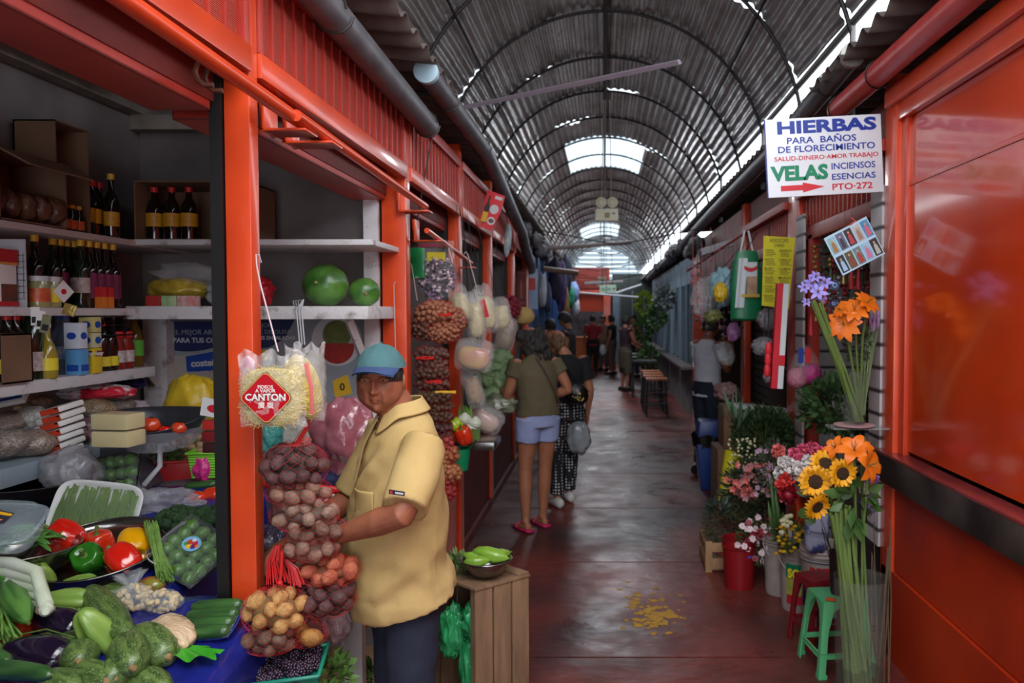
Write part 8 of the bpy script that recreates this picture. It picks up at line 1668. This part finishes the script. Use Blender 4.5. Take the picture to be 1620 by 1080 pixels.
# ================= second and third left bays: hanging bags and produce =================
D4=4.5
rod=px(700,372,4.6)
t=T('candy_bag','clear bag of pink and black wrapped candies hanging above the potato nets','candy bag',px(692,435,4.5));c=px(692,438,4.5);b=MB(FILM);b.ell(c,(.12,.06,.14),seg=24,ring=16,fn=lambda d:1+.1*noise.noise(d*4));b.build('bag',t,ang=180)
WR_=[mat('wrapper_pale',(206,180,190),.3),mat('wrapper_violet',(120,90,120),.3),mat('wrapper_black',(50,36,46),.3)]
me=[]
for m in WR_:b=MB(m);b.ell((0,0,0),(.012,.010,.010),seg=8,ring=6);b.add([(-.012,0,0),(-.024,.008,.006),(-.024,-.008,-.006),(.012,0,0),(.024,.008,-.006),(.024,-.008,.006)],[(0,1,2),(3,4,5)]);me.append(b.mesh('candy'))
for k in range(150):
    d=Vector((R.gauss(0,1),-abs(R.gauss(0,1)),R.gauss(0,1))).normalized()*rnd(.55,1)**.5;o=bpy.data.objects.new('candy',R.choice(me));C.objects.link(o);o.location=c+Vector((d.x*.105,d.y*.055,d.z*.125));o.rotation_euler=rrot();tag(o,'wrapped candy in the clear bag above the potato nets','candy','candies in the hanging bag')
b=MB(FILM);b.cbox(px(690,400,4.5),(.20,.02,.14));tag(b.build('bag_header',bevel=.005),'clear top of the hanging candy bag','bag');b=MB(mat('header_maroon',(120,30,50),.4));b.cbox(px(686,388,4.49),(.17,.01,.02));b.mat(mat('header_yellow',(200,180,30),.4));b.cbox(px(690,406,4.47),(.10,.008,.05));tag(b.build('header_card',flat=True),'maroon and yellow header card on the candy bag','card')
b=MB(mat('green_packet',(20,120,60),.3,col2=(180,200,190),scale=9,contrast=(.55,.6)));b.cbox(px(658,416,4.45),(.10,.03,.17));tag(b.build('snack_packet',bevel=.008),'green snack packet hanging beside the orange post','snack packet')
PASTA=mat('pasta_pale',(206,190,140),.4,col2=(176,156,104),scale=40,bump=.8,bscale=80,coat=.5);REDL=mat('pasta_label_red',(190,30,36),.4)
def pillow(lab,x,y,d,w_,h_,th,m,rot=0,seed=0,lab_c=None,film=True,cat='food bag',nm='pasta_bag'):
    c=px(x,y,d);t=T(nm,lab,cat,c);Rz=Matrix.Rotation(rot,3,'Y')
    b=MB(m);b.ell(c,(w_,th,h_),Rz,24,18,fn=lambda q:(1-.38*sm(.2,1,q.z))*(1/max(.35,(abs(q.x)**3+abs(q.z)**3+abs(q.y)**3))**(1/3))*(1+.08*noise.noise(q*3+Vector((seed,0,0)))));b.build('contents',t,ang=180)
    if film:b=MB(PFILM);b.ell(c,(w_*1.2,th*1.15,h_*1.2),Rz,24,18,fn=lambda q:(1/max(.35,(abs(q.x)**4+abs(q.z)**4+abs(q.y)**3))**.3)*(1+.12*noise.noise(q*5+Vector((seed,0,0)))));b.build('film',t,ang=180)
    if lab_c:b=MB(lab_c);b.cbox(c+Vector((0,-th*1.16,0)),(w_*.7,.003,h_*.9),Rz);b.build('paper_label',t)
    q=px(x,y,d);cordup(t,q+Vector((0,0,h_*.8)),(-.9,q.y,2.33),.002)
    return t
pillow('clear bag of pale pasta hanging nearest the candy bag',728,480,4.9,.05,.10,.04,PASTA,-.3,1)
pillow('yellow pasta bag behind, turned sideways',742,495,5.1,.06,.10,.05,mat('pasta_yellow',(206,176,80),.4,bump=.8,coat=.5),-.4,2)
pillow('long clear bag of pale pasta with a red label',768,488,5.2,.055,.13,.05,PASTA,-.25,3,REDL)
pillow('long clear bag of pasta in front of the red labelled one',752,500,5.0,.05,.13,.045,PASTA,-.12,4)
pillow('small clear bag of pasta at the right end of the rod',790,498,5.6,.07,.10,.05,PASTA,-.2,5)
pillow('printed yellow and pink noodle bag hanging below the pasta',750,562,5.0,.10,.085,.045,mat('noodle_print',(214,180,80),.3,col2=(196,110,120),scale=14,coat=.5),.15,6)
pillow('clear bag of striped snacks hanging under the yellow noodle bag',748,612,5.1,.05,.11,.04,mat('snack_mix',(176,140,90),.4,col2=(120,90,70),scale=40,coat=.5),-.3,7)
pillow('clear pinkish bag of snacks at the counter edge',768,662,5.3,.10,.07,.05,mat('snack_pink',(190,160,120),.3,col2=(206,160,170),scale=16,coat=.5),.5,8)
pillow('clear bag of dried goods against the orange post beyond the pasta',800,530,6.6,.07,.12,.05,mat('dried_goods',(160,140,90),.4,col2=(120,60,60),scale=26,coat=.5),.2,9)
for k,(x0,y0,x1,y1,d)in enumerate(((648,415,660,475,4.4),(704,380,716,415,4.5),(737,398,754,455,5.0),(812,350,818,372,8))):
    b=MB(WIRE);b.tube([px(x0-3,y0+4,d),px(x0,y0,d),px(x0+3,y0+4,d),px(x1,y1,d)],.003,6);tag(b.build('wire_hook'),['white wire hook carrying the top potato net','white wire hook beside the candy bag','long white wire hook carrying the pasta bags','short wire hook far along the left side'][k],'hook')
b=MB(mat('white_coated_wire',(186,160,164),.4));b.tube([px(626,445,3.85),px(623,450,3.85),px(626,560,3.85)],.0025,6);tag(b.build('wire_hook'),'thin wire hook hanging on the second orange post','hook')
b=MB(mat('grey_rope',(90,86,88),.7));b.tube([px(686,205,4.1),px(668,300,4.3),px(660,350,4.5)],.004,6);tag(b.build('hanging_rope'),'thin grey rope hanging from the end of the near gutter','rope')
# produce counter of the third bay
b=MB(STL);cc=px(750,700,5.0);b.cbox(cc,(.30,.30,.05));tag(b.build('steel_tray',bevel=.01),'steel tray of vegetables on the third stall counter','tray')
c=px(727,722,4.75);t=T('bucket','small green plastic bucket under the red pepper on the left','bucket',c-Vector((0,0,.08)));b=MB(mat('green_plastic',(10,130,84),.35));b.lathe([(0,0),(.05,0),(.066,.13),(.072,.135),(.06,.13),(.045,.01),(0,.01)],c-Vector((0,0,.08)),28);b.build('pail',t)
def pep2(lab,m,x,y,d,s,dv):o=pepper(lab,m,px(x,y,d),s,dv);o['group']='peppers on the third stall counter';return o
pep2('orange red bell pepper beside the green bucket on the left',M_OP,734,689,4.7,1.35,(-.3,-.3,.9));pep2('yellow green bell pepper above the orange red one',mat('yellow_green_skin',(150,176,20),.15,coat=.5),721,673,4.75,1.1,(-.5,.1,.8))
ONI=mat('white_onion_skin',(206,206,196),.35,col2=(180,186,160),scale=12)
for k,(x,y)in enumerate(((735,662),(746,676),(752,668))):vegetable('white_onion',['white onion left of the asparagus','white onion above the red pepper','white onion behind the other two'][k],'onion',ONI,[(0,.002),(.06,.02),(.3,.042),(.6,.042),(.9,.014),(1,.006)],.085,None,0,(.1,-.2,.9),pos=px(x,y,4.9))
t=T('asparagus_bunch','upright bunch of thin green asparagus behind the white onions','asparagus',px(735,655,5.05))
for k in range(30):a=px(725+rnd(0,22),642+rnd(-4,8),5.05);b=MB(ASP);b.tube([a,a+Vector((rnd(-.01,.02),0,-.13))],[.002,.0045],5);b.build('stalk',t)
t=T('celery_bunch','small light green stalk bundle standing by the steel tray','celery',px(752,690,4.85))
for k in range(8):a=px(747+k*1.6,680+rnd(-3,3),4.8);b=MB(M_STEM);b.tube([a,a+Vector((0,0,-.06))],.006,6);b.build('stalk',t)
CAB=mat('pale_cabbage_green',(150,170,130),.5,col2=(110,136,90),scale=12,bump=.6,bscale=20)
for k,(x,y,r)in enumerate(((778,582,.12),(790,568,.10),(770,600,.10),(795,600,.12),(782,625,.12))):
    crumple('cabbage',['large pale lettuce head','upper pale lettuce head','lettuce head at the left edge','lettuce head nearest the woman','lowest lettuce head'][k]+' wrapped in film on the fourth stall counter',px(x,y,6.3),(r,r*.9,r*.75),CAB,90+k,.2,.15,'lettuce')
crumple('plastic_bag','clear bag of dark olives on the fourth stall counter',px(788,640,6.1),(.14,.1,.08),mat('olive_mix',(60,66,48),.3,col2=(150,156,130),scale=30,coat=.5),96,.2,.1)
crumple('plastic_bag','bag of purple grapes in front of the woman in olive',px(803,590,6.6),(.10,.08,.10),mat('grape_mix',(90,60,76),.3,col2=(150,130,140),scale=24,coat=.5),97,.2,.1)
# red onions in net
c=px(806,487,7.0);ONR=potmesh('onion',(130,26,50),(96,16,36),.024,1.0)
t=T('onion_net','net of red onions hanging past the pasta bags','net bag',c-Vector((0,0,.1)));b=MB(NETR);netting(b,c,Vector((.10,.08,.11)),12,.0008);b.build('netting',t,flat=True)
for p in shellpts(c,Vector((.085,.07,.10)),34,.034,99,.4):o=bpy.data.objects.new('red_onion',R.choice(ONR));C.objects.link(o);o.location=p;o.rotation_euler=rrot();tag(o,'small red onion in the hanging net','onion','red onions in the net')
for k,(x,y,m,lab)in enumerate(((804,501,PYEL,'yellow round label below the onion net'),(828,500,mat('straw',(170,140,84),.8,bump=.8),'small straw basket at the end of the fifth stall'))):crumple('round_ornament',lab,px(x,y,7.2),(.05+.05*k,.02+.05*k,.05+.03*k),m,100+k,.1,.03,'ornament')
# hanging red card with a bottle
Mk,W,H=quadframe((760,298),(788,306),(756,357),6.3);t=T('hanging_card','red advertising card with a picture of a sauce bottle hanging from the left eaves','card',Mk.translation)
b=MB(mat('card_red',(206,28,44),.35));b.prism([(0,0),(W*.78,-.01),(W*1.0,H*.5),(W,H*.96),(0,H)],.004,Mk);b.build('card',t,flat=True)
b=MB(mat('printed_bottle',(30,24,24),.4));b.prism([(W*.08,H*.12),(W*.36,H*.12),(W*.36,H*.58),(W*.27,H*.68),(W*.27,H*.86),(W*.17,H*.86),(W*.17,H*.68),(W*.08,H*.58)],.005,Mk);b.mat(PYEL);b.prism([(W*.08,H*.15),(W*.36,H*.15),(W*.36,H*.42),(W*.08,H*.42)],.006,Mk);b.mat(PW);b.prism([(W*.62+W*.24*math.cos(a),H*.54+W*.26*math.sin(a))for a in[k*PI/10 for k in range(20)]],.005,Mk);b.prism([(W*.62+W*.22*math.cos(a),H*.22+W*.22*math.sin(a))for a in[k*PI/10 for k in range(20)]],.005,Mk);b.box((W*.5,H*.82,.004),(W*.9,H*.9,.005),Mk);b.mat(mat('food_print',(110,70,60),.5));b.prism([(W*.62+W*.15*math.cos(a),H*.22+W*.12*math.sin(a))for a in[k*PI/10 for k in range(20)]],.006,Mk);b.build('printed_picture',t,flat=True)
c=px(803,380,7.6);t=T('hanging_sign','narrow oval sign with a white and blue picture hanging edge-on from the left eaves','sign',c);b=MB(mat('oval_blue',(90,130,160),.4,col2=(200,196,180),scale=14));b.ell(c,(.035,.02,.16),Matrix.Rotation(.08,3,'Y'),24,16);b.build('board',t,ang=180);b=MB(BLK);b.tube([c+Vector((0,0,.15)),c+Vector((-.02,0,.3))],.003,5);b.build('cord',t)
Mx,W,H=quadframe((817,427),(833,427),(817,508),10.15);t=T('safety_sign','dark red fire extinguisher sign on a board at the end of the red stalls','sign',Mx.translation);b=MB(mat('sign_brown_red',(110,34,28),.5));b.box((0,0,0),(W,H,.02),Mx);b.build('board',t)
b=MB(mat('sign_outline',(170,80,70),.5));b.box((W*.1,H*.35,.02),(W*.9,H*.37,.022),Mx);b.box((W*.1,H*.93,.02),(W*.9,H*.95,.022),Mx);b.prism([(W*.38,H*.45),(W*.62,H*.45),(W*.62,H*.75),(W*.5,H*.82),(W*.38,H*.75)],.022,Mx);b.build('pictogram',t,flat=True);fit('EXTINTOR',Mx,W*.5,H*.22,W*.7,H*.08,PW,t,.02,z=.024)
t=T('advertising_panel','white and blue advertising panel beside the fire extinguisher sign','panel',px(845,500,10.4));Mx,W,H=quadframe((834,425),(851,425),(834,500),10.5);b=MB(mat('panel_white_blue',(180,190,206),.4,col2=(40,110,180),scale=3));b.box((0,0,0),(W,H,.02),Mx);b.mat(REDL);b.box((W*.2,H*.55,.02),(W*.8,H*.8,.024),Mx);b.mat(PBLUE);b.box((W*.1,0,.02),(W,H*.15,.024),Mx);b.build('panel',t)
# hanging clothes on the blue stall
for k,(x,y,w_,h_,d,c_,lab)in enumerate(((878,440,12,34,13.0,(44,30,60),'dark purple garment hanging first on the blue stall'),(888,452,10,38,13.6,(70,50,100),'violet garment hanging on the blue stall'),(897,432,9,30,14.4,(50,54,70),'slate grey garment hanging on the blue stall'),(893,478,8,26,13.8,(150,120,50),'mustard striped garment low on the blue stall'),(901,470,9,18,14.6,(40,140,110),'green inflatable toy hanging on the blue stall'),(908,462,9,16,15.0,(130,160,210),'pale blue inflatable toy hanging on the blue stall'),(910,486,8,14,15.2,(196,200,214),'white toy hanging lowest on the blue stall'),(858,460,8,26,12.0,(190,190,200),'pale garment at the near end of the blue stall'),(866,470,7,24,12.4,(60,70,110),'navy garment beside the pale one'))):
    gg=crumple('hanging_garment',lab,px(x,y,d),(w_*d/F*.9,.12,h_*d/F),mat('garment_%d'%k,c_,.8,col2=tuple(int(v*.7)for v in c_),scale=5,bump=.5),110+k,.2,.08,'garment',sg=28,rg=18);q=px(x,y,d);cordup(gg,q,(q.x,q.y,2.62),.006)
# ================= overhead fixtures =================
b=MB(mat('violet_grey_batten',(170,156,172),.5));a,c=px(729,171,6.36),px(1075,98,5.2);b.tube([a,c],(.030),4,flat=.6);tag(b.build('roof_batten',flat=True),'long pale violet batten spanning the roof diagonally','batten')
EL=mat('cream_plastic',(206,196,172),.45)
def emlight(x,y,d,s,lab):
    c=px(x,y,d);t=T('emergency_light',lab,'emergency light',c);b=MB(EL);b.box(c+Vector((-.15*s,-.05*s,-.16*s)),c+Vector((.15*s,.05*s,.0)));b.build('housing',t,bevel=.015*s)
    for sx in(-1,1):b=MB(EL);p=c+Vector((sx*.075*s,0,.085*s));b.tube([p+Vector((0,.05*s,0)),p+Vector((0,-.05*s,0))],[.05*s,.072*s],20);b.mat(mat('lamp_lens',(190,176,150),.2));b.tube([p+Vector((0,-.051*s,0)),p+Vector((0,-.056*s,0))],[.062*s,.055*s],20);b.build('lamp_head',t)
    b=MB(mat('indicator_panel',(120,100,60),.4));b.box(c+Vector((-.03*s,-.053*s,-.12*s)),c+Vector((.04*s,-.05*s,-.05*s)));b.mat(SB_);b.box(c+Vector((.07*s,-.053*s,-.07*s)),c+Vector((.11*s,-.05*s,-.05*s)));b.build('indicator',t)
    b=MB(mat('pale_cord',(150,130,124),.7));
    for q in(-.07,-.03,.06):b.tube([c+Vector((q*s,0,.1*s)),Vector((c.x+q*.6*s,c.y,4.5))],.006*s,5)
    b.build('cord',t)
emlight(960,331,10.7,1.0,'twin lamp emergency light hanging on cords under the crown skylight');emlight(952,445,20.5,.85,'farther emergency light hanging above the exit sign')
t=T('exit_sign','pale green exit sign with an arrow hanging across the far aisle','sign',px(961,455,17.5));Me,W,H=quadframe((948,451),(974,450),(949,464),17.5);b=MB(mat('pale_green_sign',(176,200,180),.5));b.box((0,0,0),(W,H,.03),Me);b.build('board',t)
SGN=mat('sign_dark_green',(50,76,60),.5);fit('SALIDA',Me,W*.38,H*.5,W*.58,H*.42,SGN,t,.02,z=.032);b=MB(SGN);b.prism([(W*.76,H*.44),(W*.86,H*.44),(W*.86,H*.26),(W*.95,H*.5),(W*.86,H*.74),(W*.86,H*.56),(W*.76,H*.56)],.034,Me);b.build('arrow',t,flat=True)
b=MB(BLK);b.tube([Me@Vector((W*.2,H,.01)),Me@Vector((W*.2,H+2.26,.01))],.006,5);b.tube([Me@Vector((W*.8,H,.01)),Me@Vector((W*.8,H+2.26,.01))],.006,5);b.build('cord',t)
for k,(x0,y0,x1,y1,d,r,lab)in enumerate(((843,395,1000,383,11.5,.03,'pale tie beam crossing above the far aisle'),(925,448,986,445,19,.035,'white tube light hanging before the exit sign'),(860,425,915,432,12,.04,'rusty beam end sticking out of the left eaves'),(908,462,1010,470,16,.02,'string of bunting crossing the far aisle'),(975,463,1015,450,16,.02,'white bar slanting down to the right of the exit sign'))):
    b=MB(mat('overhead_%d'%k,[(140,124,120),(196,190,190),(110,84,72),(170,170,176),(190,190,196)][k],.5));b.tube([px(x0,y0,d),px(x1,y1,d)],r,8);o=tag(b.build('overhead_bar'),lab,'bar');q=px((x0+x1)/2,(y0+y1)/2,d);k in(1,3,4)and cordup(o,q,(q.x,q.y,4.5),.006)
for k in range(7):
    y=9.5+k*2.4;b=MB(BLK);b.tube([Vector((-1.0,y,2.7)),Vector((rnd(-.2,.2),y+.4,2.62-rnd(0,.2))),Vector((1.35,y+rnd(-.8,.8),2.75))],.007,5);tag(b.build('cable'),'black cable sagging across the aisle between the eaves','cable','cables across the aisle')
for k in range(9):
    y=10.5+k*.9;crumple('hanging_bundle','dark bundle of cables and fittings along the right eaves',Vector((1.22+rnd(-.05,.05),y,2.62+rnd(-.12,.1))),(.09,.3,.09),mat('dark_bundle',(50,46,50),.7,col2=(110,106,110),scale=12,bump=1),130+k,.35,.2,'fittings',group='fittings on the right eaves',sg=20,rg=12)
for k in range(6):
    y=9.5+k*.8;crumple('hanging_bundle','dark bundle of cables and fittings along the left eaves',Vector((-.92+rnd(-.05,.05),y,2.58+rnd(-.12,.1))),(.09,.3,.09),mat('dark_bundle',(50,46,50),.7),150+k,.35,.2,'fittings',group='fittings on the left eaves',sg=20,rg=12)
# ================= stools, tables and plants of the right row =================
SEATW=mat('varnished_seat',(170,96,56),.4,col2=(140,74,42),scale=6);IRON=mat('dark_iron',(40,36,38),.5)
def barstool(c,lab,grp):
    t=T('bar_stool',lab,'stool',c,grp);b=MB(SEATW);b.cbox((0,0,.60),(.34,.30,.035));b.build('seat',t,local=True,bevel=.006)
    for sx,sy in((-1,-1),(1,-1),(1,1),(-1,1)):b=MB(IRON);b.tube([(sx*.14,sy*.12,.585),(sx*.17,sy*.15,0)],.013,6);b.build('leg',t,local=True)
    b=MB(IRON)
    for z in(.18,.36):q=.14+.03*(1-z/.6);b.tube([(-q,-q,z),(q,-q,z),(q,q,z),(-q,q,z),(-q,-q,z)],.009,5)
    b.build('foot_ring',t,local=True);return t
st=barstool((.86,12.9,0),'nearest wooden topped bar stool before the blue grey kiosks','bar stools of the blue grey kiosks')
for k,(x,y,lab)in enumerate(((.84,13.45,'second wooden topped bar stool in the row'),(.86,14.0,'third wooden topped bar stool in the row'),(.86,14.6,'fourth wooden topped bar stool, next to the dark tables'))):dup(st,(x,y,0),label=lab)
for k in range(3):
    c=Vector((.80,15.8+k*1.3,0));t=T('table',['nearest','middle','farthest'][k]+' small dark table beyond the bar stools','table',c);b=MB(IRON);b.cbox(c+Vector((0,0,.72)),(.5,.5,.03));b.build('table_top',t);
    for sx,sy in((-1,-1),(1,-1),(1,1),(-1,1)):b=MB(IRON);b.tube([c+Vector((sx*.2,sy*.2,.7)),c+Vector((sx*.22,sy*.22,0))],.015,6);b.build('leg',t)
for k,(x,y,d,r,m,lab)in enumerate(((1040,500,17,.26,HERB,'hanging bunch of grey green plants beside the kiosks'),(1020,480,20,.3,mat('lime_foliage',(140,170,40),.5),'bright lime green hanging plant beyond the kiosks'),(1018,520,19,.3,LEAF,'hanging green plant above the dark tables'),(1052,470,15.5,.22,mat('silver_foliage',(100,110,110),.5),'silvery hanging plant near the kiosk roof'),(1026,568,17,.28,HERB,'green plants standing on the dark tables'))):leafy('hanging_plant',lab,'plant',px(x,y,d),(r*.7,r,r),260,m,.11,.035,seed=30+k)
for k in range(6):b=MB(mat('red_shelf_goods',(130,40,36),.5,col2=(170,130,90),scale=6));b.box((1.46,12.9+k*1.9,1.2),(1.5,13.5+k*1.9,1.75));tag(b.build('window_poster'),'reddish poster in the dark window of a blue grey kiosk','poster','posters in the kiosk windows')
